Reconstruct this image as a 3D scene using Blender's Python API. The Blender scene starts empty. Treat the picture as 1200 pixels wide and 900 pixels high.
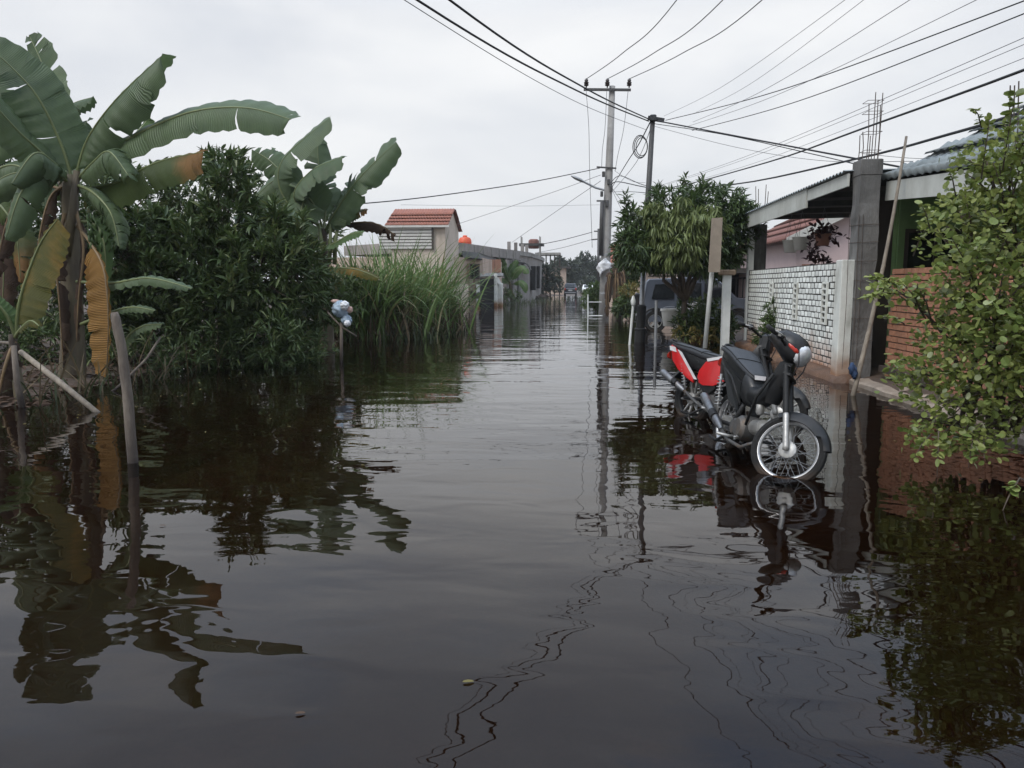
import bpy, math, random
import numpy as np
from mathutils import Vector, Matrix, noise as mnoise

random.seed(7)
rng = np.random.default_rng(11)
SC = bpy.context.scene
COL = SC.collection
R = math.radians
V = Vector

# ------------------------------------------------------------------ camera
CAM_H = 1.43
PITCH = 7.3
YAW = 4.74
cam_d = bpy.data.cameras.new('camera')
cam_d.sensor_width = 36.0
cam_d.lens = 27.0
cam_d.clip_start = 0.05
cam_d.clip_end = 5000
cam = bpy.data.objects.new('camera', cam_d)
cam.location = (0, 0, CAM_H)
cam.rotation_euler = (R(90 - PITCH), 0, R(YAW))
COL.objects.link(cam)
SC.camera = cam
CROT = cam.rotation_euler.to_matrix()

def ray(px, py):
    return CROT @ V(((px - 600) / 900.0, (450 - py) / 900.0, -1.0))

def at(px, py, d):
    """world point seen near (px,py) of the 1200x900 picture, d metres down the road"""
    r = ray(px, py)
    return V((0, 0, CAM_H)) + r * (d / r.y)

# ------------------------------------------------------------------ world, sun, exposure
SUN_EL, SUN_AZ = 52.0, 222.0      # high soft sun behind the cloud, behind and left of the camera
w = bpy.data.worlds.new('World')
SC.world = w
w.use_nodes = True
nt = w.node_tree
nt.nodes.clear()
def wn(t, **k):
    n = nt.nodes.new(t)
    for a, b in k.items():
        setattr(n, a, b)
    return n
out = wn('ShaderNodeOutputWorld')
bg = wn('ShaderNodeBackground')
bg.inputs['Strength'].default_value = 0.1
sky = wn('ShaderNodeTexSky', sky_type='NISHITA', sun_disc=False)
sky.sun_elevation = R(SUN_EL)
sky.sun_rotation = R(SUN_AZ)
sky.air_density = 1.4
sky.dust_density = 3.0
tc = wn('ShaderNodeTexCoord')
mp = wn('ShaderNodeMapping')
mp.inputs['Scale'].default_value = (1.0, 1.0, 2.6)
nz = wn('ShaderNodeTexNoise')
nz.inputs['Scale'].default_value = 2.3
nz.inputs['Detail'].default_value = 5
nz.inputs['Roughness'].default_value = 0.5
nz.inputs['Distortion'].default_value = 0.3
rp = wn('ShaderNodeValToRGB')
rp.color_ramp.elements[0].position = 0.32
rp.color_ramp.elements[0].color = (4.9, 5.1, 5.5, 1)
rp.color_ramp.elements[1].position = 0.66
rp.color_ramp.elements[1].color = (6.75, 6.77, 6.8, 1)
mx = wn('ShaderNodeMix', data_type='RGBA')
mx.inputs[0].default_value = 0.93
nt.links.new(tc.outputs['Generated'], mp.inputs['Vector'])
nt.links.new(mp.outputs[0], nz.inputs['Vector'])
nt.links.new(nz.outputs['Fac'], rp.inputs['Fac'])
# overcast sky: the cloud deck grows brighter from the horizon towards the zenith
sz = wn('ShaderNodeSeparateXYZ')
nt.links.new(tc.outputs['Generated'], sz.inputs[0])
zr_ = wn('ShaderNodeMapRange')
zr_.inputs['From Min'].default_value = 0.50
zr_.inputs['From Max'].default_value = 0.95
zr_.inputs['To Min'].default_value = 1.0
zr_.inputs['To Max'].default_value = 2.7
nt.links.new(sz.outputs['Z'], zr_.inputs['Value'])
zt_ = wn('ShaderNodeMix', data_type='RGBA', blend_type='MULTIPLY')
zt_.inputs[7].default_value = (0.56, 0.72, 0.96, 1)
zf_ = wn('ShaderNodeMapRange')
zf_.inputs['From Min'].default_value = 0.31
zf_.inputs['From Max'].default_value = 0.50
nt.links.new(sz.outputs['Z'], zf_.inputs['Value'])
n2_ = wn('ShaderNodeTexNoise')
n2_.inputs['Scale'].default_value = 2.6
n2_.inputs['Detail'].default_value = 4
nt.links.new(mp.outputs[0], n2_.inputs['Vector'])
r2_ = wn('ShaderNodeMapRange')
r2_.inputs['From Min'].default_value = 0.44
r2_.inputs['From Max'].default_value = 0.60
nt.links.new(n2_.outputs['Fac'], r2_.inputs['Value'])
m2_ = wn('ShaderNodeMath', operation='MULTIPLY')
nt.links.new(zf_.outputs[0], m2_.inputs[0])
nt.links.new(r2_.outputs[0], m2_.inputs[1])
m3_ = wn('ShaderNodeMath', operation='MULTIPLY_ADD')
m3_.inputs[1].default_value = 0.45
nt.links.new(zf_.outputs[0], m3_.inputs[0])
m4_ = wn('ShaderNodeMath', operation='MULTIPLY')
m4_.inputs[1].default_value = 0.55
nt.links.new(m2_.outputs[0], m4_.inputs[0])
nt.links.new(m4_.outputs[0], m3_.inputs[2])
nt.links.new(m3_.outputs[0], zt_.inputs[0])
nt.links.new(rp.outputs[0], zt_.inputs[6])
vm = wn('ShaderNodeVectorMath', operation='SCALE')
nt.links.new(zt_.outputs[2], vm.inputs[0])
nt.links.new(zr_.outputs[0], vm.inputs['Scale'])
nt.links.new(sky.outputs[0], mx.inputs[6])
nt.links.new(vm.outputs[0], mx.inputs[7])
nt.links.new(mx.outputs[2], bg.inputs['Color'])
nt.links.new(bg.outputs[0], out.inputs['Surface'])

sd = bpy.data.lights.new('sun', 'SUN')
sd.energy = 1.5
sd.angle = R(25)
sd.color = (1.0, 0.96, 0.9)
sun = bpy.data.objects.new('sun', sd)
_d = V((math.sin(R(SUN_AZ)) * math.cos(R(SUN_EL)), math.cos(R(SUN_AZ)) * math.cos(R(SUN_EL)), math.sin(R(SUN_EL))))
sun.rotation_euler = (-_d).to_track_quat('-Z', 'Y').to_euler()
sun.location = (0, -5, 30)
COL.objects.link(sun)

SC.view_settings.view_transform = 'Standard'
SC.view_settings.look = 'None'
SC.view_settings.exposure = 0.55
SC.view_settings.gamma = 1.0
SC.cycles.max_bounces = 6
SC.cycles.transparent_max_bounces = 8
SC.cycles.use_denoising = True

# ------------------------------------------------------------------ materials
def newmat(name):
    m = bpy.data.materials.new(name)
    m.use_nodes = True
    t = m.node_tree
    t.nodes.clear()
    o = t.nodes.new('ShaderNodeOutputMaterial')
    return m, t, o

def N(t, typ, ins=None, **k):
    n = t.nodes.new(typ)
    for a, b in k.items():
        setattr(n, a, b)
    for a, b in (ins or {}).items():
        n.inputs[a].default_value = b
    return n

def c4(c):
    return (c[0], c[1], c[2], 1)

def mat(name, c1, c2=None, rough=0.65, scale=6.0, bump=0.0, bscale=None, metal=0.0, stretch=None, detail=6,
        stain=None, zstain=None, spec=0.5, rnd=0.0, coat=0.0):
    """noise-varied paint/wood/stone; stain = (colour, scale, lo, hi); zstain = (colour, z0, z1) rising damp measured in the world"""
    m, t, o = newmat(name)
    L = t.links.new
    p = N(t, 'ShaderNodeBsdfPrincipled', {'Roughness': rough, 'Metallic': metal, 'Specular IOR Level': spec, 'Coat Weight': coat})
    co = N(t, 'ShaderNodeTexCoord')
    mpn = N(t, 'ShaderNodeMapping')
    if stretch:
        mpn.inputs['Scale'].default_value = stretch
    L(co.outputs['Object'], mpn.inputs['Vector'])
    nn = N(t, 'ShaderNodeTexNoise', {'Scale': scale, 'Detail': detail, 'Roughness': 0.6})
    L(mpn.outputs[0], nn.inputs['Vector'])
    ra = N(t, 'ShaderNodeMapRange', {'From Min': 0.3, 'From Max': 0.7})
    L(nn.outputs['Fac'], ra.inputs['Value'])
    c2 = c2 or tuple(x * 0.75 for x in c1)
    a = N(t, 'ShaderNodeMix', data_type='RGBA')
    a.inputs[6].default_value = c4(c1)
    a.inputs[7].default_value = c4(c2)
    L(ra.outputs[0], a.inputs[0])
    col = a.outputs[2]
    if rnd:
        oi = N(t, 'ShaderNodeObjectInfo')
        hv = N(t, 'ShaderNodeHueSaturation')
        mr = N(t, 'ShaderNodeMapRange', {'To Min': 1 - rnd, 'To Max': 1 + rnd})
        L(oi.outputs['Random'], mr.inputs['Value'])
        L(mr.outputs[0], hv.inputs['Value'])
        L(col, hv.inputs['Color'])
        col = hv.outputs[0]
    if stain:
        sc_, ss, lo, hi = stain
        n2 = N(t, 'ShaderNodeTexNoise', {'Scale': ss, 'Detail': 8, 'Roughness': 0.65})
        g0 = N(t, 'ShaderNodeNewGeometry')
        mp2 = N(t, 'ShaderNodeMapping')
        mp2.inputs['Scale'].default_value = (1, 1, 0.35)
        L(g0.outputs['Position'], mp2.inputs['Vector'])
        L(mp2.outputs[0], n2.inputs['Vector'])
        r2 = N(t, 'ShaderNodeMapRange', {'From Min': lo, 'From Max': hi})
        L(n2.outputs['Fac'], r2.inputs['Value'])
        b = N(t, 'ShaderNodeMix', data_type='RGBA')
        b.inputs[7].default_value = c4(sc_)
        L(r2.outputs[0], b.inputs[0])
        L(col, b.inputs[6])
        col = b.outputs[2]
    if zstain:
        zc, z0, z1 = zstain
        g = N(t, 'ShaderNodeNewGeometry')
        s = N(t, 'ShaderNodeSeparateXYZ')
        L(g.outputs['Position'], s.inputs[0])
        n3 = N(t, 'ShaderNodeTexNoise', {'Scale': 3.0, 'Detail': 6})
        L(g.outputs['Position'], n3.inputs['Vector'])
        ad = N(t, 'ShaderNodeMath', operation='MULTIPLY_ADD')
        L(n3.outputs['Fac'], ad.inputs[0])
        ad.inputs[1].default_value = -(z1 - z0) * 1.2
        L(s.outputs['Z'], ad.inputs[2])
        r3 = N(t, 'ShaderNodeMapRange', {'From Min': z0 - (z1 - z0) * .5, 'From Max': z1 - (z1 - z0) * .5, 'To Min': 0.95, 'To Max': 0.0})
        L(ad.outputs[0], r3.inputs['Value'])
        b = N(t, 'ShaderNodeMix', data_type='RGBA')
        b.inputs[7].default_value = c4(zc)
        L(r3.outputs[0], b.inputs[0])
        L(col, b.inputs[6])
        col = b.outputs[2]
    L(col, p.inputs['Base Color'])
    if bump:
        nb = N(t, 'ShaderNodeTexNoise', {'Scale': bscale or scale * 4, 'Detail': 8, 'Roughness': 0.65})
        L(mpn.outputs[0], nb.inputs['Vector'])
        bp = N(t, 'ShaderNodeBump', {'Strength': 0.8, 'Distance': bump})
        L(nb.outputs['Fac'], bp.inputs['Height'])
        L(bp.outputs[0], p.inputs['Normal'])
        rr = N(t, 'ShaderNodeMapRange', {'From Min': 0.3, 'From Max': 0.7, 'To Min': max(0.05, rough - 0.12), 'To Max': min(1, rough + 0.12)})
        L(nb.outputs['Fac'], rr.inputs['Value'])
        L(rr.outputs[0], p.inputs['Roughness'])
    L(p.outputs[0], o.inputs['Surface'])
    return m

def leafmat(name, c1, c2, c3=None, p3=0.0, rough=0.5, trans=0.3, veins=0.0, blotch=None, spec=0.4, tip=None):
    """per-leaf tint between c1 and c2; a share p3 of the leaves takes c3; blotch=(colour, lo, hi)"""
    m, t, o = newmat(name)
    L = t.links.new
    g = N(t, 'ShaderNodeNewGeometry')
    co = N(t, 'ShaderNodeTexCoord')
    a = N(t, 'ShaderNodeMix', data_type='RGBA')
    a.inputs[6].default_value = c4(c1)
    a.inputs[7].default_value = c4(c2)
    L(g.outputs['Random Per Island'], a.inputs[0])
    col = a.outputs[2]
    if c3:
        ml = N(t, 'ShaderNodeMath', operation='MULTIPLY')
        ml.inputs[1].default_value = 37.31
        L(g.outputs['Random Per Island'], ml.inputs[0])
        fr = N(t, 'ShaderNodeMath', operation='FRACT')
        L(ml.outputs[0], fr.inputs[0])
        gt = N(t, 'ShaderNodeMath', operation='LESS_THAN')
        gt.inputs[1].default_value = p3
        L(fr.outputs[0], gt.inputs[0])
        b = N(t, 'ShaderNodeMix', data_type='RGBA')
        b.inputs[7].default_value = c4(c3)
        L(gt.outputs[0], b.inputs[0])
        L(col, b.inputs[6])
        col = b.outputs[2]
    nn = N(t, 'ShaderNodeTexNoise', {'Scale': 1.6, 'Detail': 7, 'Roughness': 0.65})
    L(co.outputs['Object'], nn.inputs['Vector'])
    if blotch:
        bc, lo, hi = blotch
        r2 = N(t, 'ShaderNodeMapRange', {'From Min': lo, 'From Max': hi})
        L(nn.outputs['Fac'], r2.inputs['Value'])
        b = N(t, 'ShaderNodeMix', data_type='RGBA')
        b.inputs[7].default_value = c4(bc)
        L(r2.outputs[0], b.inputs[0])
        L(col, b.inputs[6])
        col = b.outputs[2]
    if tip:
        uv0 = N(t, 'ShaderNodeUVMap')
        sx = N(t, 'ShaderNodeSeparateXYZ')
        L(uv0.outputs[0], sx.inputs[0])
        ad = N(t, 'ShaderNodeMath', operation='MULTIPLY_ADD')
        L(nn.outputs['Fac'], ad.inputs[0]); ad.inputs[1].default_value = 1.2
        L(sx.outputs['X'], ad.inputs[2])
        r3 = N(t, 'ShaderNodeMapRange', {'From Min': tip[1] * 3 + .6, 'From Max': tip[2] * 3 + .6})
        L(ad.outputs[0], r3.inputs['Value'])
        b = N(t, 'ShaderNodeMix', data_type='RGBA')
        b.inputs[7].default_value = c4(tip[0])
        L(r3.outputs[0], b.inputs[0])
        L(col, b.inputs[6])
        col = b.outputs[2]
    hv = N(t, 'ShaderNodeHueSaturation')
    mr = N(t, 'ShaderNodeMapRange', {'From Min': 0.3, 'From Max': 0.7, 'To Min': 0.75, 'To Max': 1.25})
    L(nn.outputs['Fac'], mr.inputs['Value'])
    L(mr.outputs[0], hv.inputs['Value'])
    L(col, hv.inputs['Color'])
    col = hv.outputs[0]
    p = N(t, 'ShaderNodeBsdfPrincipled', {'Roughness': rough, 'Specular IOR Level': spec})
    tr = N(t, 'ShaderNodeBsdfTranslucent')
    if veins:
        uv = N(t, 'ShaderNodeUVMap')
        wv = N(t, 'ShaderNodeTexWave', {'Scale': 14.0, 'Distortion': 1.2, 'Detail': 2.0, 'Detail Scale': 2.0}, bands_direction='X')
        L(uv.outputs[0], wv.inputs['Vector'])
        bp = N(t, 'ShaderNodeBump', {'Strength': veins, 'Distance': 0.012})
        L(wv.outputs['Fac'], bp.inputs['Height'])
        L(bp.outputs[0], p.inputs['Normal'])
        mr2 = N(t, 'ShaderNodeMapRange', {'To Min': 0.82, 'To Max': 1.12})
        L(wv.outputs['Fac'], mr2.inputs['Value'])
        hv2 = N(t, 'ShaderNodeHueSaturation')
        L(mr2.outputs[0], hv2.inputs['Value'])
        L(col, hv2.inputs['Color'])
        col = hv2.outputs[0]
    L(col, p.inputs['Base Color'])
    L(col, tr.inputs['Color'])
    ms = N(t, 'ShaderNodeMixShader')
    ms.inputs[0].default_value = trans
    L(p.outputs[0], ms.inputs[1])
    L(tr.outputs[0], ms.inputs[2])
    L(ms.outputs[0], o.inputs['Surface'])
    return m

M = {}
M['bark'] = mat('bark', (.10, .075, .055), (.05, .038, .03), .9, 9, .02, stretch=(1, 1, .25))
M['stake'] = mat('weathered_wood', (.17, .14, .11), (.07, .055, .045), .85, 14, .012, stretch=(1, 1, .2), zstain=((.03, .022, .018), 0.0, .35))
M['stake_pale'] = mat('pale_stick', (.26, .22, .17), (.12, .10, .08), .85, 14, .008, stretch=(1, 1, .2))
M['bamboo'] = mat('bamboo', (.30, .26, .17), (.2, .17, .11), .6, 8, .003)
M['concrete'] = mat('concrete', (.30, .29, .27), (.2, .195, .18), .85, 3, .006, 60, stain=((.12, .115, .105), 1.2, .5, .75))
M['pole_concrete'] = mat('pole_concrete', (.33, .32, .30), (.24, .23, .22), .85, 4, .004, 80, stain=((.16, .15, .14), 1.0, .52, .8))
M['pillar'] = mat('raw_concrete', (.17, .165, .155), (.10, .097, .092), .9, 4, .012, 40, stain=((.06, .057, .052), 2.2, .46, .62), stretch=(1, 1, .4))
M['plaster_white'] = mat('worn_white_plaster', (.62, .63, .58), (.50, .51, .47), .8, 4, .006, 40, stain=((.25, .24, .2), 2.0, .55, .75), zstain=((.22, .10, .04), 0.05, .5))
M['white_paint'] = mat('white_paint', (.66, .67, .64), (.55, .56, .53), .6, 5, .002, stain=((.34, .33, .29), 1.5, .55, .8))
M['brick_white'] = mat('whitewashed_brick', (.78, .80, .76), (.64, .66, .62), .8, 18, .006, 40, stain=((.42, .40, .33), 1.6, .5, .75), zstain=((.30, .12, .045), .02, .62), rnd=.22)
M['mortar_dark'] = mat('dark_mortar', (.055, .052, .046), (.03, .029, .026), .95, 20, .01)
M['brick_orange'] = mat('bare_orange_brick', (.36, .165, .092), (.23, .105, .062), .9, 14, .008, 50, stain=((.16, .085, .05), 1.4, .5, .75), rnd=.25)
M['mortar_grey'] = mat('grey_mortar', (.17, .13, .105), (.1, .08, .065), .95, 20, .01)
M['mud'] = mat('wet_brown_plinth', (.13, .065, .033), (.07, .036, .02), .55, 4, .02, 30, stain=((.22, .12, .06), 2.2, .55, .7))
M['ledge'] = mat('ledge_concrete', (.30, .25, .20), (.19, .15, .115), .85, 6, .01, 40, stain=((.10, .065, .04), 1.6, .48, .7))
M['fascia'] = mat('fascia_paint', (.50, .51, .47), (.42, .43, .395), .7, 4, .003, stain=((.30, .295, .26), 1.1, .5, .75))
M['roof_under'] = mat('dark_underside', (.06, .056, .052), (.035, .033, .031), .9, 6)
M['roof_blue'] = mat('blue_grey_tile', (.235, .262, .265), (.165, .187, .19), .55, 3, .002, stain=((.07, .085, .085), 1.2, .5, .75), spec=.3)
M['roof_grey'] = mat('grey_corrugated_sheet', (.25, .28, .28), (.16, .18, .18), .5, 3, stain=((.12, .11, .1), 1.0, .5, .75))
M['roof_red'] = mat('red_roof_tile', (.30, .115, .075), (.21, .085, .06), .8, 3, .003, stain=((.15, .07, .05), 1.0, .55, .8))
M['roof_brown'] = mat('brown_roof_tile', (.20, .085, .065), (.13, .055, .042), .8, 3, .003)
M['cream'] = mat('cream_wall', (.55, .47, .39), (.46, .39, .32), .85, 2, .004, stain=((.3, .26, .21), .7, .52, .75))
M['cream_pink'] = mat('peach_wall', (.50, .39, .32), (.40, .31, .25), .85, 2, .004, stain=((.24, .19, .15), .8, .5, .75))
M['pink'] = mat('pink_wall', (.60, .47, .46), (.53, .41, .405), .85, 2, .004, stain=((.42, .33, .32), .8, .55, .8))
M['grey_wall'] = mat('raw_grey_render', (.27, .25, .235), (.19, .178, .165), .9, 1.5, .006, stain=((.11, .10, .095), .6, .5, .72))
M['green_wall'] = mat('green_wall', (.18, .29, .11), (.14, .23, .085), .8, 2, .003, stain=((.07, .11, .05), 1.0, .55, .8))
M['white_board'] = mat('white_board', (.58, .57, .53), (.46, .45, .42), .8, 4, .003)
M['dark_wood'] = mat('dark_wood', (.05, .035, .026), (.03, .022, .018), .6, 8, stretch=(1, 1, .3))
M['brown_wood'] = mat('brown_board', (.25, .18, .12), (.17, .12, .08), .75, 6, .004, stretch=(1, 1, .2))
M['black_metal'] = mat('black_metal', (.022, .022, .024), (.014, .014, .016), .5, 10, .001)
M['dark_pole'] = mat('dark_steel_pole', (.06, .058, .056), (.035, .034, .034), .6, 6, .002)
M['galv'] = mat('galvanised_steel', (.34, .345, .35), (.24, .245, .25), .5, 10, .001, metal=.6)
M['rebar'] = mat('rusty_rebar', (.10, .075, .06), (.05, .04, .035), .8, 20)
M['wire'] = mat('cable_black', (.012, .012, .013), (.008, .008, .009), .7, 10)
M['wire_grey'] = mat('cable_grey', (.10, .10, .105), (.07, .07, .075), .7, 10)
M['porcelain'] = mat('insulator_brown', (.035, .022, .018), (.02, .015, .013), .25, 8)
M['glass_dark'] = mat('dark_glass', (.012, .013, .015), (.008, .009, .01), .06, 2, spec=.7)
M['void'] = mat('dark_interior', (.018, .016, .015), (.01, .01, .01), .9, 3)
M['car_navy'] = mat('navy_car_paint', (.060, .068, .085), (.048, .055, .070), .28, 2, coat=.6)
M['car_grey'] = mat('dark_car_paint', (.026, .028, .032), (.02, .021, .024), .28, 2, coat=.6)
M['car_white'] = mat('white_car_paint', (.72, .72, .71), (.66, .66, .65), .3, 2, coat=.5)
M['tyre'] = mat('tyre_rubber', (.016, .0155, .015), (.010, .0098, .0095), .85, 30, .002, spec=.25, zstain=((.05, .035, .025), -.02, .07))
M['rim_metal'] = mat('rim_metal', (.62, .62, .62), (.45, .45, .45), .3, 14, metal=.75)
M['alloy'] = mat('dull_alloy', (.42, .41, .39), (.27, .265, .25), .45, 14, .001, metal=.6)
M['chrome'] = mat('muffler_metal', (.22, .225, .23), (.10, .10, .105), .42, 10, .001, metal=.8, stain=((.14, .11, .09), 6, .55, .75))
M['engine'] = mat('engine_metal', (.10, .098, .095), (.05, .048, .045), .55, 16, .003, metal=.4, stain=((.13, .085, .05), 7, .5, .7))
M['bike_black'] = mat('black_plastic', (.011, .0115, .0125), (.007, .0075, .008), .40, 12, .0006, stain=((.032, .027, .022), 5, .52, .8), spec=.35, zstain=((.05, .036, .025), -.02, .16))
M['bike_frame'] = mat('black_frame', (.012, .012, .012), (.008, .008, .008), .6, 12, .001, spec=.3)
M['seat_vinyl'] = mat('seat_vinyl', (.026, .028, .032), (.019, .021, .024), .55, 30, .0008, 140)
M['red'] = mat('red_plastic', (.50, .014, .016), (.40, .010, .012), .3, 6, coat=.4, stain=((.25, .02, .02), 6, .6, .85))
M['red_lens'] = mat('red_lens', (.45, .03, .015), (.35, .02, .01), .2, 6)
M['silver_sticker'] = mat('silver_trim', (.58, .56, .55), (.42, .40, .40), .35, 10)
M['lens'] = mat('lamp_lens', (.78, .79, .80), (.45, .46, .47), .10, 16, metal=.35)
M['black_grip'] = mat('rubber_grip', (.015, .015, .015), (.01, .01, .01), .8, 40, .001)
M['bag_white'] = mat('white_plastic_bag', (.70, .71, .72), (.55, .56, .58), .5, 6, .01, 14)
M['bag_blue'] = mat('blue_grey_fabric', (.32, .40, .48), (.22, .29, .37), .6, 8, .006, 20)
M['bag_pink'] = mat('pink_fabric', (.55, .38, .33), (.42, .28, .24), .7, 8)
M['rag_blue'] = mat('blue_rag', (.03, .06, .13), (.02, .04, .09), .9, 12, .01)
M['pot_white'] = mat('white_pot', (.60, .58, .54), (.5, .48, .44), .6, 6, .002, stain=((.35, .31, .25), 3, .55, .8))
M['pot_red'] = mat('terracotta_pot', (.30, .14, .10), (.22, .10, .075), .8, 8)
M['tank_orange'] = mat('orange_tank', (.62, .09, .03), (.52, .07, .025), .5, 4)
M['sign_tan'] = mat('tan_board', (.26, .215, .165), (.19, .155, .12), .8, 4, .003, stain=((.2, .16, .12), 3, .5, .75))
# foliage
M['banana'] = leafmat('banana_leaf', (.085, .128, .058), (.105, .152, .068), rough=.42, trans=.32, veins=.5, blotch=((.045, .07, .038), .5, .72))
M['banana_new'] = leafmat('bright_banana_leaf', (.075, .135, .04), (.09, .15, .045), rough=.45, trans=.35, veins=.5)
M['banana_edge'] = leafmat('browning_banana_leaf', (.07, .10, .03), (.08, .11, .032), rough=.55, trans=.35, veins=.6, tip=((.22, .115, .035), .74, .9))
M['banana_yellow'] = leafmat('yellow_banana_leaf', (.115, .125, .03), (.135, .13, .03), rough=.55, trans=.4, veins=.7, blotch=((.26, .16, .035), .45, .65))
M['banana_gold'] = leafmat('dry_golden_leaf', (.36, .20, .048), (.30, .155, .04), rough=.7, trans=.3, veins=1.0, blotch=((.16, .07, .02), .52, .7))
M['banana_dead'] = leafmat('dead_banana_leaf', (.12, .075, .045), (.075, .045, .03), rough=.85, trans=.15, veins=1.0, blotch=((.05, .028, .02), .5, .7))
M['midrib'] = mat('banana_midrib', (.16, .19, .075), (.11, .13, .055), .5, 6)
M['midrib_dry'] = mat('dry_midrib', (.2, .13, .06), (.12, .08, .04), .7, 6)
M['sheath'] = mat('banana_sheath', (.125, .105, .06), (.055, .04, .028), .75, 5, .012, 16, stretch=(1, 1, .22), stain=((.04, .028, .022), 2.5, .48, .66))
M['leaf_dark'] = leafmat('dark_tree_leaf', (.048, .078, .026), (.088, .128, .042), (.14, .165, .06), .12, rough=.42, trans=.2)
M['leaf_mid'] = leafmat('shrub_leaf', (.045, .075, .022), (.085, .125, .038), (.10, .10, .035), .06, rough=.5, trans=.25)
M['leaf_mango'] = leafmat('mango_leaf', (.042, .07, .022), (.078, .118, .036), rough=.42, trans=.22)
M['leaf_mango_new'] = leafmat('young_mango_leaf', (.115, .15, .045), (.165, .20, .065), rough=.45, trans=.3)
M['leaf_round'] = leafmat('round_light_leaf', (.11, .155, .035), (.27, .30, .085), (.26, .29, .16), .07, rough=.5, trans=.35)
M['leaf_round_dark'] = leafmat('inner_round_leaf', (.05, .08, .027), (.085, .125, .042), (.2, .17, .05), .02, rough=.5, trans=.3)
M['leaf_maroon'] = leafmat('maroon_leaf', (.045, .018, .020), (.07, .026, .028), rough=.5, trans=.2)
M['leaf_far'] = leafmat('far_tree_leaf', (.04, .052, .036), (.062, .078, .05), rough=.7, trans=.2)
M['leaf_yellowish'] = leafmat('yellowing_leaf', (.20, .16, .05), (.15, .13, .04), rough=.6, trans=.3)
M['grass_blade'] = leafmat('tall_grass_blade', (.080, .135, .042), (.15, .215, .07), (.26, .22, .11), .10, rough=.5, trans=.35)
M['grass_dry'] = leafmat('dry_grass_blade', (.12, .09, .05), (.06, .046, .028), rough=.8, trans=.25)
M['grass_low'] = leafmat('low_grass_blade', (.03, .043, .018), (.055, .072, .028), (.09, .075, .04), .10, rough=.6, trans=.3)

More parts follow.
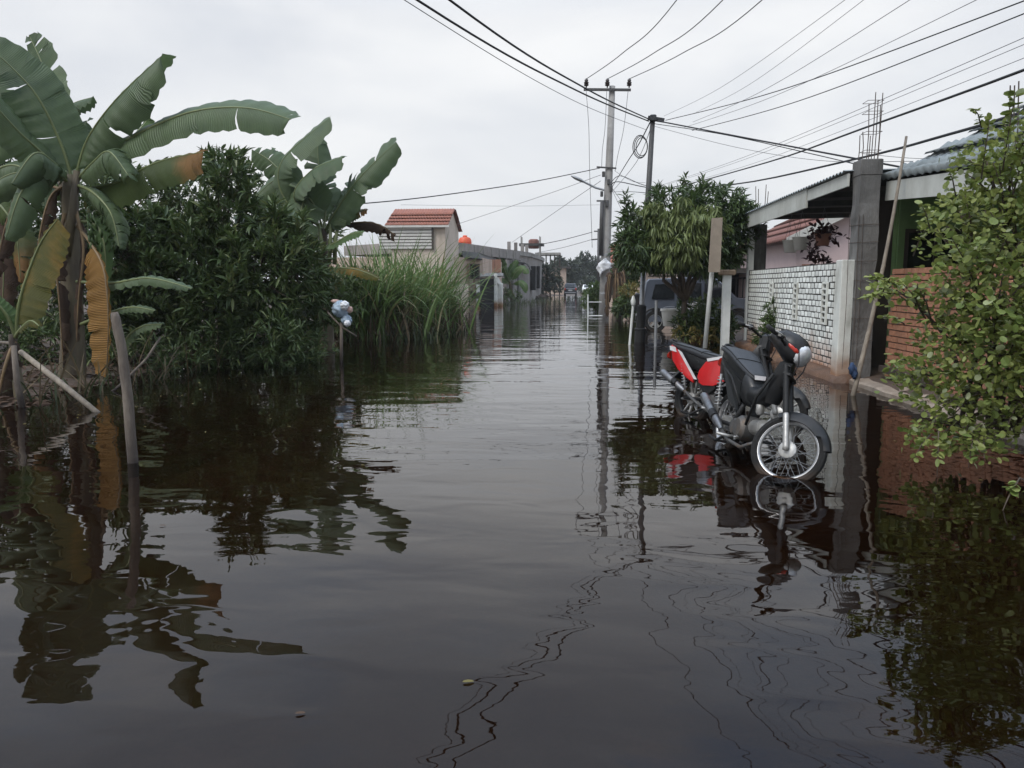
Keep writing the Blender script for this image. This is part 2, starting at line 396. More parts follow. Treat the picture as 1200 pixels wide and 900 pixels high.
# ------------------------------------------------------------------ mesh helpers
class MB:
    def __init__(self, xf=None):
        self.v, self.f, self.uv, self.xf = [], [], None, xf
    def add(self, vs, fs):
        b = len(self.v)
        self.v.extend([V(p) for p in vs])
        self.f.extend([tuple(i + b for i in q) for q in fs])
        return self
    def box(self, c, s, rot=None, taper=1.0, bev=0.0):
        x, y, z = s[0] / 2, s[1] / 2, s[2] / 2
        if bev > 0:
            vs, fs = [], []
            b = min(bev, x * .9, y * .9, z * .9)
            ring = []
            for (zz, ins) in ((-z, b), (-z + b, 0), (z - b, 0), (z, b)):
                k = taper if zz > 0 else 1
                X, Y = (x - ins) * k, (y - ins) * k
                ring.append([(X - b * .0, Y - b, zz), (X - b, Y, zz), (-X + b, Y, zz), (-X, Y - b, zz), (-X, -Y + b, zz), (-X + b, -Y, zz), (X - b, -Y, zz), (X, -Y + b, zz)])
            for r in ring:
                vs += r
            for k in range(3):
                for i in range(8):
                    j = (i + 1) % 8
                    fs.append((k * 8 + i, k * 8 + j, k * 8 + 8 + j, k * 8 + 8 + i))
            fs.append(tuple(range(7, -1, -1)))
            fs.append(tuple(range(24, 32)))
        else:
            t = taper
            vs = [(-x, -y, -z), (x, -y, -z), (x, y, -z), (-x, y, -z), (-x * t, -y * t, z), (x * t, -y * t, z), (x * t, y * t, z), (-x * t, y * t, z)]
            fs = [(3, 2, 1, 0), (4, 5, 6, 7), (0, 1, 5, 4), (1, 2, 6, 5), (2, 3, 7, 6), (3, 0, 4, 7)]
        m = rot if rot is not None else Matrix.Identity(3)
        return self.add([m @ V(p) + V(c) for p in vs], fs)
    def bar(self, a, b, w, h, up=(0, 0, 1)):
        a, b = V(a), V(b)
        d = b - a
        y = d.normalized()
        x = y.cross(V(up)).normalized()
        z = x.cross(y)
        m = Matrix((x, y, z)).transposed()
        return self.box((a + b) / 2, (w, d.length, h), m)
    def tube(self, pts, r, n=8, caps=True):
        pts = [V(p) for p in pts]
        if not hasattr(r, '__len__'):
            r = [r] * len(pts)
        vs, fs = [], []
        up = None
        for i, p in enumerate(pts):
            d = (pts[min(i + 1, len(pts) - 1)] - pts[max(i - 1, 0)])
            if d.length < 1e-9:
                d = V((0, 0, 1))
            d.normalize()
            if up is None:
                up = V((0, 0, 1)) if abs(d.z) < .9 else V((1, 0, 0))
            x = d.cross(up)
            if x.length < 1e-6:
                x = d.cross(V((0, 1, 0)))
            x.normalize()
            y = x.cross(d)
            up = y
            for k in range(n):
                a = 2 * math.pi * k / n
                vs.append(p + (x * math.cos(a) + y * math.sin(a)) * r[i])
        for i in range(len(pts) - 1):
            for k in range(n):
                j = (k + 1) % n
                fs.append((i * n + k, i * n + j, (i + 1) * n + j, (i + 1) * n + k))
        if caps:
            fs.append(tuple(range(n - 1, -1, -1)))
            fs.append(tuple((len(pts) - 1) * n + k for k in range(n)))
        return self.add(vs, fs)
    def loft(self, rings, close=True, caps=True):
        n = len(rings[0])
        vs = [p for r in rings for p in r]
        fs = []
        for i in range(len(rings) - 1):
            for k in range(n if close else n - 1):
                j = (k + 1) % n
                fs.append((i * n + k, i * n + j, (i + 1) * n + j, (i + 1) * n + k))
        if caps and close:
            fs.append(tuple(range(n - 1, -1, -1)))
            fs.append(tuple((len(rings) - 1) * n + k for k in range(n)))
        return self.add(vs, fs)
    def lathe(self, c, prof, axis=(0, 0, 1), n=20, close=False):
        """prof = [(radius, height along the axis)]"""
        a = V(axis).normalized()
        x = a.orthogonal().normalized()
        y = a.cross(x)
        rings = []
        for (r, h) in prof:
            rings.append([V(c) + a * h + (x * math.cos(2 * math.pi * k / n) + y * math.sin(2 * math.pi * k / n)) * r for k in range(n)])
        if close:
            rings.append(rings[0])
        return self.loft(rings, True, not close)
    def prism(self, poly, z0, z1):
        n = len(poly)
        vs = [V((p[0], p[1], z0)) for p in poly] + [V((p[0], p[1], z1)) for p in poly]
        fs = [tuple(range(n - 1, -1, -1)), tuple(range(n, 2 * n))]
        fs += [(i, (i + 1) % n, n + (i + 1) % n, n + i) for i in range(n)]
        return self.add(vs, fs)
    def slab(self, quad, t):
        """a four-cornered board of thickness t"""
        q = [V(p) for p in quad]
        nrm = (q[1] - q[0]).cross(q[3] - q[0]).normalized() * t
        return self.add(q + [p - nrm for p in q], [(0, 1, 2, 3), (7, 6, 5, 4), (0, 4, 5, 1), (1, 5, 6, 2), (2, 6, 7, 3), (3, 7, 4, 0)])
    def build(self, name, m, parent=None, smooth=False, uv=None):
        v = [self.xf @ p for p in self.v] if self.xf is not None else self.v
        off = V((0, 0, 0))
        if parent is None and v:
            a = np.array([tuple(p) for p in v])
            off = V((float(a[:, 0].mean()), float(a[:, 1].mean()), float(a[:, 2].min())))
            v = [p - off for p in v]
        me = bpy.data.meshes.new(name)
        me.from_pydata([tuple(p) for p in v], [], self.f)
        me.update()
        import bmesh
        if uv is None:
            b = bmesh.new(); b.from_mesh(me)
            bmesh.ops.recalc_face_normals(b, faces=b.faces[:])
            b.to_mesh(me); b.free()
        if uv is not None:
            lay = me.uv_layers.new(name='UVMap')
            li = np.empty(len(me.loops), dtype=np.int32)
            me.loops.foreach_get('vertex_index', li)
            lay.data.foreach_set('uv', np.array(uv, dtype=np.float32)[li].ravel())
        return finish(name, me, m, parent, smooth, off)

def finish(name, me, m, parent, smooth, off=V((0, 0, 0))):
    me.materials.append(m)
    if smooth:
        me.polygons.foreach_set('use_smooth', np.ones(len(me.polygons), dtype=bool))
        if smooth == 'auto':
            try:
                me.set_sharp_from_angle(angle=R(38))
            except Exception:
                pass
    o = bpy.data.objects.new(name, me)
    COL.objects.link(o)
    o.location = off
    if parent is not None:
        put(o, parent)
    return o

ROOTLOC = {}
def put(o, parent):
    """parent o (whose shape is in world coordinates) under parent"""
    o.parent = parent
    l = V((0, 0, 0))
    q = parent
    while q is not None:
        if q.parent is None:
            l = l + V(q.location)
        q = q.parent
    o.matrix_parent_inverse = Matrix.Translation(-l) if parent.parent is None else Matrix.Identity(4)

def tag(o, label=None, cat=None, group=None, kind=None):
    if label: o['label'] = label
    if cat: o['category'] = cat
    if group: o['group'] = group
    if kind: o['kind'] = kind
    return o

def thing(name, loc, label, cat, group=None):
    o = bpy.data.objects.new(name, None)
    o.empty_display_size = .2
    o.location = loc
    COL.objects.link(o)
    return tag(o, label, cat, group)

def npmesh(name, v, f, m, parent=None, smooth=False, kind=None):
    """v (n,3) array, f (k,4) or (k,3) int array"""
    v = np.asarray(v, dtype=np.float64)
    off = V((0, 0, 0))
    if parent is None:
        off = V((float(v[:, 0].mean()), float(v[:, 1].mean()), float(v[:, 2].min())))
        v = v - np.array(off)
    me = bpy.data.meshes.new(name)
    f = np.asarray(f, dtype=np.int32)
    k = f.shape[1]
    me.vertices.add(len(v))
    me.vertices.foreach_set('co', v.astype(np.float32).ravel())
    me.loops.add(f.size)
    me.loops.foreach_set('vertex_index', f.ravel())
    me.polygons.add(len(f))
    me.polygons.foreach_set('loop_start', np.arange(0, f.size, k, dtype=np.int32))
    me.polygons.foreach_set('loop_total', np.full(len(f), k, dtype=np.int32))
    me.update(calc_edges=True)
    me.validate()
    o = finish(name, me, m, parent, smooth, off)
    if kind:
        o['kind'] = kind
    return o

# leaf templates: x along the leaf, y across, z out of the leaf
def tpl_narrow():
    v = np.array([(0, 0, 0), (.3, .5, .06), (.3, 0, 0), (.3, -.5, .06), (.65, .42, .02), (.65, 0, -.05), (.65, -.42, .02), (1, 0, -.16)], float)
    f = np.array([(0, 2, 1, 1), (0, 3, 2, 2), (1, 2, 5, 4), (2, 3, 6, 5), (4, 5, 7, 7), (5, 6, 7, 7)])
    f = np.array([(0, 2, 1), (0, 3, 2), (1, 2, 5), (1, 5, 4), (2, 3, 6), (2, 6, 5), (4, 5, 7), (5, 6, 7)])
    return v, f
def tpl_round():
    v = [(0, 0, 0)]
    for k in range(8):
        a = math.pi + 2 * math.pi * k / 8
        v.append((.55 + .5 * math.cos(a), .5 * math.sin(a) * (1 if k not in (3, 4, 5) else .95), .06 * abs(math.sin(a)) - .05 * (.55 + .5 * math.cos(a)) ** 2))
    v[0] = (.55, 0, -.02)
    return np.array(v, float), np.array([(0, k + 1, (k + 1) % 8 + 1) for k in range(8)])
TN, TR = tpl_narrow(), tpl_round()

def leaves(pos, dirs, ln, wd, tpl=TN, upj=.5, up=None):
    """vectorised leaves: one template per position, pointing along dirs, faces turned mostly upward"""
    pos = np.asarray(pos, float); d = np.asarray(dirs, float)
    n = len(pos)
    d = d / (np.linalg.norm(d, axis=1, keepdims=True) + 1e-9)
    u = np.tile(np.array([0, 0, 1.0]), (n, 1)) if up is None else np.asarray(up, float)
    u = u + rng.normal(0, upj, (n, 3))
    y = np.cross(u, d)
    y /= np.linalg.norm(y, axis=1, keepdims=True) + 1e-9
    z = np.cross(d, y)
    ln = np.broadcast_to(np.asarray(ln, float), (n,))[:, None, None]
    wd = np.broadcast_to(np.asarray(wd, float), (n,))[:, None, None]
    tv, tf = tpl
    P = pos[:, None, :] + d[:, None, :] * tv[None, :, 0:1] * ln + y[:, None, :] * tv[None, :, 1:2] * wd + z[:, None, :] * tv[None, :, 2:3] * ln
    F = tf[None] + (np.arange(n) * len(tv))[:, None, None]
    return P.reshape(-1, 3), F.reshape(-1, 3)

def blades(base, tip_dir, ln, wd, bend, seg=6):
    """grass blades as curved tapering strips"""
    n = len(base)
    base = np.asarray(base, float); td = np.asarray(tip_dir, float)
    td = td / (np.linalg.norm(td, axis=1, keepdims=True) + 1e-9)
    hz = td.copy(); hz[:, 2] = 0
    hz = hz / (np.linalg.norm(hz, axis=1, keepdims=True) + 1e-9)
    side = np.stack([-hz[:, 1], hz[:, 0], np.zeros(n)], 1)
    tw = rng.normal(0, .7, n)
    side = side * np.cos(tw)[:, None] + hz * np.sin(tw)[:, None]
    vs = []
    p = base.copy(); d = td.copy()
    st = (np.broadcast_to(ln, (n,)) / seg)[:, None]
    wd = np.broadcast_to(wd, (n,)); bend = np.broadcast_to(bend, (n,))
    for i in range(seg + 1):
        k = i / seg
        hw = (wd * (1 - k ** 2.2) * (.6 + .8 * min(k * 3, .5)) / 2 + .0008)[:, None]
        vs.append(np.stack([p + side * hw, p - side * hw], 1))
        g = np.zeros((n, 3)); g[:, 2] = -1
        d = d + (g * bend[:, None] + hz * (bend * .5)[:, None]) * (k + .15) / seg * 3
        d = d / np.linalg.norm(d, axis=1, keepdims=True)
        p = p + d * st
    A = np.stack(vs, 1).reshape(-1, 3)
    q = np.array([(2 * i, 2 * i + 1, 2 * i + 3, 2 * i + 2) for i in range(seg)])
    F = q[None] + (np.arange(n) * 2 * (seg + 1))[:, None, None]
    return A, F.reshape(-1, 4)

def crown_points(lobes, dens, shell=.55):
    """sample tips in ellipsoid lobes [(centre, (rx,ry,rz))], weighted to the outside; returns points and outward dirs"""
    P, D = [], []
    for (c, r) in lobes:
        n = max(6, int(dens * (r[0] * r[1] + r[1] * r[2] + r[0] * r[2]) * 4.2))
        d = rng.normal(0, 1, (n, 3)); d /= np.linalg.norm(d, axis=1, keepdims=True)
        rad = (shell + (1 - shell) * rng.random(n) ** .6)
        # clumpy surface
        cl = np.array([mnoise.noise(V(tuple(x * 2.3 + np.array(c)))) for x in d])
        rad = rad * (1 + .28 * cl)
        keep = cl > -.45
        p = np.array(c) + d * rad[:, None] * np.array(r)
        P.append(p[keep]); D.append(d[keep])
    return np.concatenate(P), np.concatenate(D)

def whorls(P, D, k, ln, wd, up=.4, droop=0.0, spread=.8, tpl=TN):
    n = len(P)
    ax = D + np.array([0, 0, up]) + rng.normal(0, .35, (n, 3))
    ax /= np.linalg.norm(ax, axis=1, keepdims=True)
    pos = np.repeat(P, k, 0) + rng.normal(0, ln * .12, (n * k, 3))
    dirs = np.repeat(ax, k, 0) + rng.normal(0, spread, (n * k, 3))
    dirs[:, 2] -= droop
    L = ln * rng.uniform(.65, 1.25, n * k)
    return leaves(pos, dirs, L, L * wd, tpl, upj=.45)

def limb_mesh(mb, a, b, r0, r1, wob=.1, seg=6, n=7):
    a, b = V(a), V(b)
    pts, rr = [], []
    L = (b - a).length
    for i in range(seg + 1):
        k = i / seg
        j = V((random.uniform(-1, 1), random.uniform(-1, 1), random.uniform(-.4, .4))) * wob * L * .25 * math.sin(math.pi * k)
        pts.append(a.lerp(b, k) + j + V((0, 0, L * .06 * math.sin(math.pi * k))))
        rr.append(r0 + (r1 - r0) * k)
    mb.tube(pts, rr, n)
    return pts

def leafy_tree(name, base, lobes, label, cat, lm, dens, k, ln, wd, trunk_r=.06, droop=0., up=.4, group=None, shell=.5, spread=.8, stems=1, tpl=TN, extra=None, sprigs=0, sprig_len=.5):
    base = V(base)
    t = thing(name, base, label, cat, group)
    tr = MB()
    cs = [V(c) for c, r in lobes]
    top = sum(cs, V((0, 0, 0))) / len(cs)
    for s in range(stems):
        b = base + V((random.uniform(-.25, .25), random.uniform(-.2, .2), 0)) * (0 if s == 0 else 1)
        fork = b.lerp(top, .4) + V((random.uniform(-.15, .15), random.uniform(-.15, .15), 0))
        limb_mesh(tr, b - V((0, 0, .15)), fork, trunk_r, trunk_r * .7, .25)
        for i, c in enumerate(cs):
            if i % stems == s:
                pts = limb_mesh(tr, fork, c, trunk_r * .6, trunk_r * .25, .3)
                r = lobes[i][1]
                for _ in range(6):
                    e = c + V((random.uniform(-1, 1) * r[0], random.uniform(-1, 1) * r[1], random.uniform(-.7, 1) * r[2])) * .75
                    limb_mesh(tr, pts[random.choice((4, 5, 6))], e, trunk_r * .25, trunk_r * .08, .4, 4, 5)
    P, D = crown_points(lobes, dens, shell)
    if sprigs:
        cand = np.where(D[:, 2] > .05)[0]
        ext_p, ext_d = [], []
        for i in rng.choice(cand, min(sprigs, len(cand)), replace=False):
            a_ = V(tuple(P[i])); d_ = (V(tuple(D[i])) * .6 + V((rng.normal(0, .3), rng.normal(0, .3), 1.0))).normalized()
            ll = sprig_len * rng.uniform(.4, 1.2)
            tr.tube([a_ - d_ * .3, a_ + d_ * ll * .5, a_ + d_ * ll], [.012, .009, .004], 5)
            for j in range(5):
                ext_p.append(tuple(a_ + d_ * ll * (j + 1) / 5)); ext_d.append(tuple(d_ * (1.2 if j == 4 else .5)))
        P = np.concatenate([P, np.array(ext_p)]); D = np.concatenate([D, np.array(ext_d)])
    tr.build('trunk', M['bark'], t, True)
    v, f = whorls(P, D, k, ln, wd, up, droop, spread, tpl)
    npmesh('crown', v, f, lm, t)
    if extra:
        extra(t, P, D)
    return t

def plobes(lst, d, ry=None):
    """lobes given as (px, py, radius px x, radius px z, depth offset)"""
    o = []
    for (px, py, rx, rz, dd) in lst:
        D = d + dd
        o.append((tuple(at(px, py, D)), (rx * D / 900, ry or (rx * D / 900), rz * D / 900)))
    return o

# ------------------------------------------------------------------ ground, road bed, flood water
def lerp_tab(t, x):
    for (a, va), (b, vb) in zip(t, t[1:]):
        if x <= b:
            k = max(0, (x - a) / (b - a))
            return va + (vb - va) * k
    return t[-1][1]
LEFT = [(-15, -6.6), (6, -6.4), (14, -6.5), (20, -5.9), (25, -5.3), (36, -5.9), (50, -7.4), (62, -7.0), (75, -5.4), (105, -3.6), (300, -3.5)]
RIGHT = [(-15, 4.1), (20, 4.1), (26, 4.6), (31, 3.4), (36, 2.6), (45, 2.2), (75, 2.0), (105, 2.2), (300, 2.5)]
def sst(a, b, x):
    k = min(1, max(0, (x - a) / (b - a)))
    return k * k * (3 - 2 * k)
def gz(x, y):
    nn = mnoise.noise(V((x * .8, y * .8, 3.1))) * .04 + mnoise.noise(V((x * 2.9, y * 2.9, 7.7))) * .015
    l, r = lerp_tab(LEFT, y), lerp_tab(RIGHT, y)
    l += mnoise.noise(V((y * .45, 1.3, 0))) * .6
    z = -.115 + .03 * sst(.5, 1.4, x) + nn * .3
    z += (.22 + nn * 2) * sst(l + .9, l - 1.6, x) if x < l + .9 else 0
    if x > r - .25:
        z += (.20 + nn) * sst(r - .25, r + .15, x)
    z += .2 * sst(100, 114, y)
    z += .5 * sst(20, 80, abs(x)) 
    return z
xs = sorted(set([-700, -400, -200, -120, -80, -55, -40, -30, -24, -19] + [round(-16 + .35 * i, 3) for i in range(64)] + [round(6.4 + .9 * i, 2) for i in range(12)] + [19, 24, 30, 40, 60, 90, 150, 300, 700]))
ys = sorted(set([-60, -30, -14, -8, -4, -2] + [round(.35 * i, 3) for i in range(0, 90)] + [32 + 1.1 * i for i in range(40)] + [80, 86, 92, 98, 104, 110, 116, 125, 140, 170, 220, 300, 500, 1200]))
gv = [(x, y, gz(x, y)) for y in ys for x in xs]
nx = len(xs)
gf = [(j * nx + i, j * nx + i + 1, (j + 1) * nx + i + 1, (j + 1) * nx + i) for j in range(len(ys) - 1) for i in range(nx - 1)]
M['ground'] = mat('wet_brown_earth', (.075, .047, .031), (.042, .028, .02), .85, .9, .02, 9, stain=((.04, .035, .02), .8, .52, .7))
go = npmesh('ground', np.array(gv), np.array(gf), M['ground'], None, True, 'structure')

# the drowned road: a thin sheet on the bed
M['road'] = mat('worn_road', (.115, .100, .085), (.075, .064, .055), .9, .7, .01, 12, stain=((.16, .14, .12), 1.2, .55, .7))
rxs = [-3.2 + .4 * i for i in range(12)]
rv, rf = [], []
for y in ys:
    for x in rxs:
        k = min(1, max(0, (y - 60) / 45))
        X = x * (1 - .45 * k) - .1 * k
        rv.append((X, y, max(gz(X, y) + .012, -.098 + .03 * sst(.5, 1.4, X) + .2 * sst(100, 114, y))))
for j in range(len(ys) - 1):
    for i in range(len(rxs) - 1):
        a = j * len(rxs) + i
        rf.append((a, a + 1, a + 1 + len(rxs), a + len(rxs)))
npmesh('road', np.array(rv), np.array(rf), M['road'], None, True, 'structure')

def water_material():
    m, t, o = newmat('flood_water')
    L = t.links.new
    g = N(t, 'ShaderNodeNewGeometry')
    def wave(scale, sx, sy, detail, seed, dist=0.0):
        mpn = N(t, 'ShaderNodeMapping')
        mpn.inputs['Scale'].default_value = (sx, sy, 1)
        mpn.inputs['Location'].default_value = (seed, seed * .7, seed * .3)
        mpn.inputs['Rotation'].default_value = (0, 0, R(9))
        L(g.outputs['Position'], mpn.inputs['Vector'])
        n = N(t, 'ShaderNodeTexNoise', {'Scale': scale, 'Detail': detail, 'Roughness': .45, 'Distortion': dist})
        L(mpn.outputs[0], n.inputs['Vector'])
        return n.outputs['Fac']
    a = wave(.9, .55, 1.25, 1.0, 3.0, .4)        # slow swell
    b = wave(3.2, .6, 1.2, 1.5, 11.0, .5)        # ripples
    c = wave(11.0, .5, 1.3, 2.0, 23.0, .2)       # fine chop, in patches
    msk = wave(.22, 1, 1, 2.0, 40.0)
    mr = N(t, 'ShaderNodeMapRange', {'From Min': .42, 'From Max': .66, 'To Min': .12, 'To Max': 1.0})
    L(msk, mr.inputs['Value'])
    # open water further down the road is ruffled a little more than the lee near the camera
    sp = N(t, 'ShaderNodeSeparateXYZ')
    L(g.outputs['Position'], sp.inputs[0])
    fr = N(t, 'ShaderNodeMapRange', {'From Min': 4.0, 'From Max': 14.0, 'To Min': .15, 'To Max': 1.0})
    L(sp.outputs['Y'], fr.inputs['Value'])
    m0 = N(t, 'ShaderNodeMath', operation='MULTIPLY'); L(mr.outputs[0], m0.inputs[0]); L(fr.outputs[0], m0.inputs[1])
    m1 = N(t, 'ShaderNodeMath', operation='MULTIPLY'); L(c, m1.inputs[0]); L(m0.outputs[0], m1.inputs[1])
    s1 = N(t, 'ShaderNodeMath', operation='MULTIPLY'); L(a, s1.inputs[0]); s1.inputs[1].default_value = WAVES[0]
    s2 = N(t, 'ShaderNodeMath', operation='MULTIPLY_ADD'); L(b, s2.inputs[0]); s2.inputs[1].default_value = WAVES[1]; L(s1.outputs[0], s2.inputs[2])
    s3 = N(t, 'ShaderNodeMath', operation='MULTIPLY_ADD'); L(m1.outputs[0], s3.inputs[0]); s3.inputs[1].default_value = WAVES[2]; L(s2.outputs[0], s3.inputs[2])
    bp = N(t, 'ShaderNodeBump', {'Strength': 1.0, 'Distance': 1.0})
    L(s3.outputs[0], bp.inputs['Height'])
    gl = N(t, 'ShaderNodeBsdfGlossy', {'Roughness': .012, 'Color': (1, 1, 1, 1)})
    tr = N(t, 'ShaderNodeBsdfTransparent', {'Color': (.285, .195, .125, 1)})
    fn = N(t, 'ShaderNodeFresnel', {'IOR': 1.38})
    L(bp.outputs[0], gl.inputs['Normal'])
    L(bp.outputs[0], fn.inputs['Normal'])
    ms = N(t, 'ShaderNodeMixShader')
    L(fn.outputs[0], ms.inputs[0]); L(tr.outputs[0], ms.inputs[1]); L(gl.outputs[0], ms.inputs[2])
    L(ms.outputs[0], o.inputs['Surface'])
    return m
HAZE = 0.00045
WAVES = (.020, .0042, .0012)
wb = MB()
wb.add([(-95, -13, 0), (95, -13, 0), (95, 124, 0), (-95, 124, 0)], [(0, 1, 2, 3)])
wo = wb.build('flood_water', water_material())
tag(wo, kind='structure')

# ------------------------------------------------------------------ right side: houses, walls
def rects(t, name, m, lst):
    for (c, s) in lst:
        MB().box(c, s).build(name, m, t)

def brick_mesh(L, D, H, seed, bv=.12):
    random.seed(seed)
    mb = MB()
    mb.box((0, 0, 0), (D, L, H), bev=min(L, D, H) * bv)
    me = bpy.data.meshes.new('brick')
    vs = [p + V((random.uniform(-1, 1) * .0015, random.uniform(-1, 1) * .002, random.uniform(-1, 1) * .002)) for p in mb.v]
    me.from_pydata([tuple(p) for p in vs], [], mb.f)
    me.update()
    return me

def brick_wall(t, xface, y0, y1, z0, z1, bl, bh, gap, m, limit, skip=None, depth=.06, seed=3, vgap=None, jit=.009, bv=.12):
    """running-bond bricks facing -x, the nearest `limit` as parts, the others joined"""
    ms = [brick_mesh(bl - (vgap or gap), depth, bh - gap, seed + i, bv) for i in range(4)]
    for me in ms:
        me.materials.append(m)
    random.seed(seed)
    items = []
    rows = int(round((z1 - z0) / bh))
    for r in range(rows):
        z = z0 + (r + .5) * bh
        off = (bl / 2 if r % 2 else 0)
        y = y0 + off - bl
        while y < y1 - .02:
            a, b = max(y, y0), min(y + bl, y1)
            if b - a > bl * .3 and not (skip and skip((a + b) / 2, z)):
                items.append(((a + b) / 2, z, (b - a) / bl))
            y += bl
    items.sort(key=lambda q: q[0])
    rest = MB()
    for i, (y, z, k) in enumerate(items):
        px = xface + depth / 2 + random.uniform(-jit, jit * .7)
        rot = (random.uniform(-.02, .02), 0, random.uniform(-.02, .02))
        if i < limit:
            o = bpy.data.objects.new('brick', random.choice(ms))
            COL.objects.link(o)
            o.location = (px, y + random.uniform(-.004, .004), z + random.uniform(-.004, .004))
            o.rotation_euler = rot
            o.scale = (1, k, 1)
            put(o, t)
        else:
            rest.box((px, y, z), (depth, (bl - (vgap or gap)) * k, bh - gap))
    if rest.v:
        tag(rest.build('brick_courses', m, t), kind='stuff')

# white brick wall
WX = 4.08
vents = [13.05, 14.75, 16.55]
def in_vent(y, z):
    return any(abs(y - v) < .13 and .78 < z < 1.5 for v in vents)
t = thing('brick_wall', (WX, 15.5, 0), 'whitewashed brick boundary wall with three ladder-like vent slots, rust stained at the foot', 'wall')
MB().box((WX + .055, 15.45, .87), (.11, 6.7, 1.84)).build('mortar_core', M['mortar_dark'], t)
brick_wall(t, WX - .005, 12.15, 18.75, .08, 1.78, .205, .1, .020, M['brick_white'], 300, in_vent, vgap=.042, jit=.002, bv=.06)
for v in vents:
    mb = MB()
    mb.box((WX - .012, v - .105, 1.14), (.05, .035, .70), bev=.006).box((WX - .012, v + .105, 1.14), (.05, .035, .70), bev=.006)
    for k in range(8):
        mb.box((WX - .010, v, .81 + k * .094), (.045, .178, .034), bev=.005)
    mb.build('vent_block', M['plaster_white'], t)
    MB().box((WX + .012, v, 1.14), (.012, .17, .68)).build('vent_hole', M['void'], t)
pl = MB()
pl.loft([[V((WX - .30 + mnoise.noise(V((y, 0, 5))) * .07, y, -.2)), V((WX - .27 + mnoise.noise(V((y * 1.7, 0, 2))) * .05, y, .06 + mnoise.noise(V((y * 1.3, 4, 2))) * .035)), V((WX - .12, y, .12 + mnoise.noise(V((y * 2.3, 1, 2))) * .03)), V((WX + .1, y, .13)), V((WX + .1, y, -.2))] for y in [11.6 + .24 * i for i in range(31)]])
tag(pl.build('plinth', M['mud'], None, True), 'wet brown earth footing running along the foot of the white brick wall', 'footing')

# raw concrete pillar with rebar
t = thing('concrete_pillar', (4.2, 11.85, 0), 'rough grey concrete pillar with rusty reinforcing bars sticking out of its top', 'pillar')
mb = MB()
rng_ = random.Random(4)
rings = []
for i in range(17):
    z = -.12 + i * 3.12 / 16
    j = lambda: rng_.uniform(-.012, .012)
    rings.append([V((4.06 + j(), 11.68 + j(), z)), V((4.34 + j(), 11.68 + j(), z)), V((4.34 + j(), 12.02 + j(), z)), V((4.06 + j(), 12.02 + j(), z))])
mb.loft(rings)
mb.build('shaft', M['pillar'], t)
MB().box((4.2, 11.85, 3.115), (.31, .36, .23), bev=.012).build('cap', M['pillar'], t)
MB().box((3.965, 11.86, .93), (.185, .27, 1.75), bev=.008).build('painted_strip', M['plaster_white'], t)
for i, (dx, dy, h) in enumerate([(-.12, -.1, .42), (-.04, -.12, .36), (.1, -.1, .95), (.12, .1, .9), (.05, .02, .98), (-.1, .11, .4), (.02, .12, .85), (.13, 0, .8)]):
    mb = MB()
    b = V((4.2 + dx, 11.85 + dy, 3.2))
    mb.tube([b, b + V((.01, 0, h * .5)), b + V((random.uniform(-.02, .03), random.uniform(-.03, .03), h))], .007, 5)
    mb.build('reinforcing_bar', M['rebar'], t)
mb = MB()
for z in (3.36, 3.62, 3.9, 4.05):
    mb.tube([(4.12, 11.75, z), (4.34, 11.75, z), (4.34, 11.97, z), (4.12, 11.97, z), (4.12, 11.75, z)], .004, 4)
mb.build('tie_wire', M['rebar'], t)
# thin wires tied round the shaft
mb = MB()
for z in (.35, .62, .95, 1.24, 1.5, 1.78, 2.05, 2.3):
    mb.tube([(4.05, 11.66, z), (4.35, 11.66, z + .01), (4.35, 12.03, z), (4.05, 12.03, z + .01), (4.05, 11.66, z)], .004, 4)
for y, x in ((11.66, 4.06), (11.66, 4.12), (11.66, 3.93)):
    mb.tube([(x, y - .003, .2), (x + .01, y - .004, 1.2), (x - .01, y - .003, 2.45)], .004, 4)
mb.build('binding_wire', M['rebar'], t)

# far white post of the canopy and its beam stub
t = thing('canopy', (4.1, 15.5, 2.9), 'open canopy of grey corrugated sheet with a pale fascia board over the white brick wall', 'canopy')
def corrugated(p0, along, up, na, nu, amp, wl, thick=.0):
    """sheet with waves across `along`, rows up the slope"""
    a, u = V(along), V(up)
    n = a.normalized().cross(u.normalized()).normalized()
    if n.z < 0: n = -n
    rows = []
    for j in range(nu + 1):
        rows.append([V(p0) + a * (i / na) + u * (j / nu) + n * (amp * math.sin(2 * math.pi * (a.length * i / na) / wl)) for i in range(na + 1)])
    vs = [p for r in rows for p in r]
    fs = [(j * (na + 1) + i, j * (na + 1) + i + 1, (j + 1) * (na + 1) + i + 1, (j + 1) * (na + 1) + i) for j in range(nu) for i in range(na)]
    return vs, fs
# fascia pieces as seen: long one, then a shorter shallower one at the pillar
z_e = 2.93
f1 = MB().box((3.97, 16.75, z_e), (.035, 5.55, .33), bev=.004); f1.build('fascia_board', M['fascia'], t)
f2 = MB().box((3.985, 12.97, z_e + .045), (.035, 1.99, .19), bev=.004); f2.build('fascia_board', M['fascia'], t)
v_, f_ = corrugated((3.91, 11.95, 3.10), (0, 7.75, 0), (2.6, 0, .06), 300, 6, .018, .155)
npmesh('roof_sheet', np.array([tuple(p) for p in v_]), np.array(f_), M['roof_grey'], t, True)
v_, f_ = corrugated((4.01, 12.02, 3.055), (0, 7.5, 0), (2.45, 0, .06), 4, 2, 0, 1)
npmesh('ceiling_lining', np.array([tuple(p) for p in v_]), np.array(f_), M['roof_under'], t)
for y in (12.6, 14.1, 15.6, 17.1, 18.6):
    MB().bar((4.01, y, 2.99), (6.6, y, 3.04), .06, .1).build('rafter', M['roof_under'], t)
MB().box((4.13, 18.95, 1.35), (.14, .16, 2.86), bev=.01).build('post', M['white_paint'], t)
MB().box((4.37, 19.15, 1.40), (.30, .22, 2.95), bev=.01).build('post', M['pillar'], t)['label'] = 'dark grey square post behind the white post'
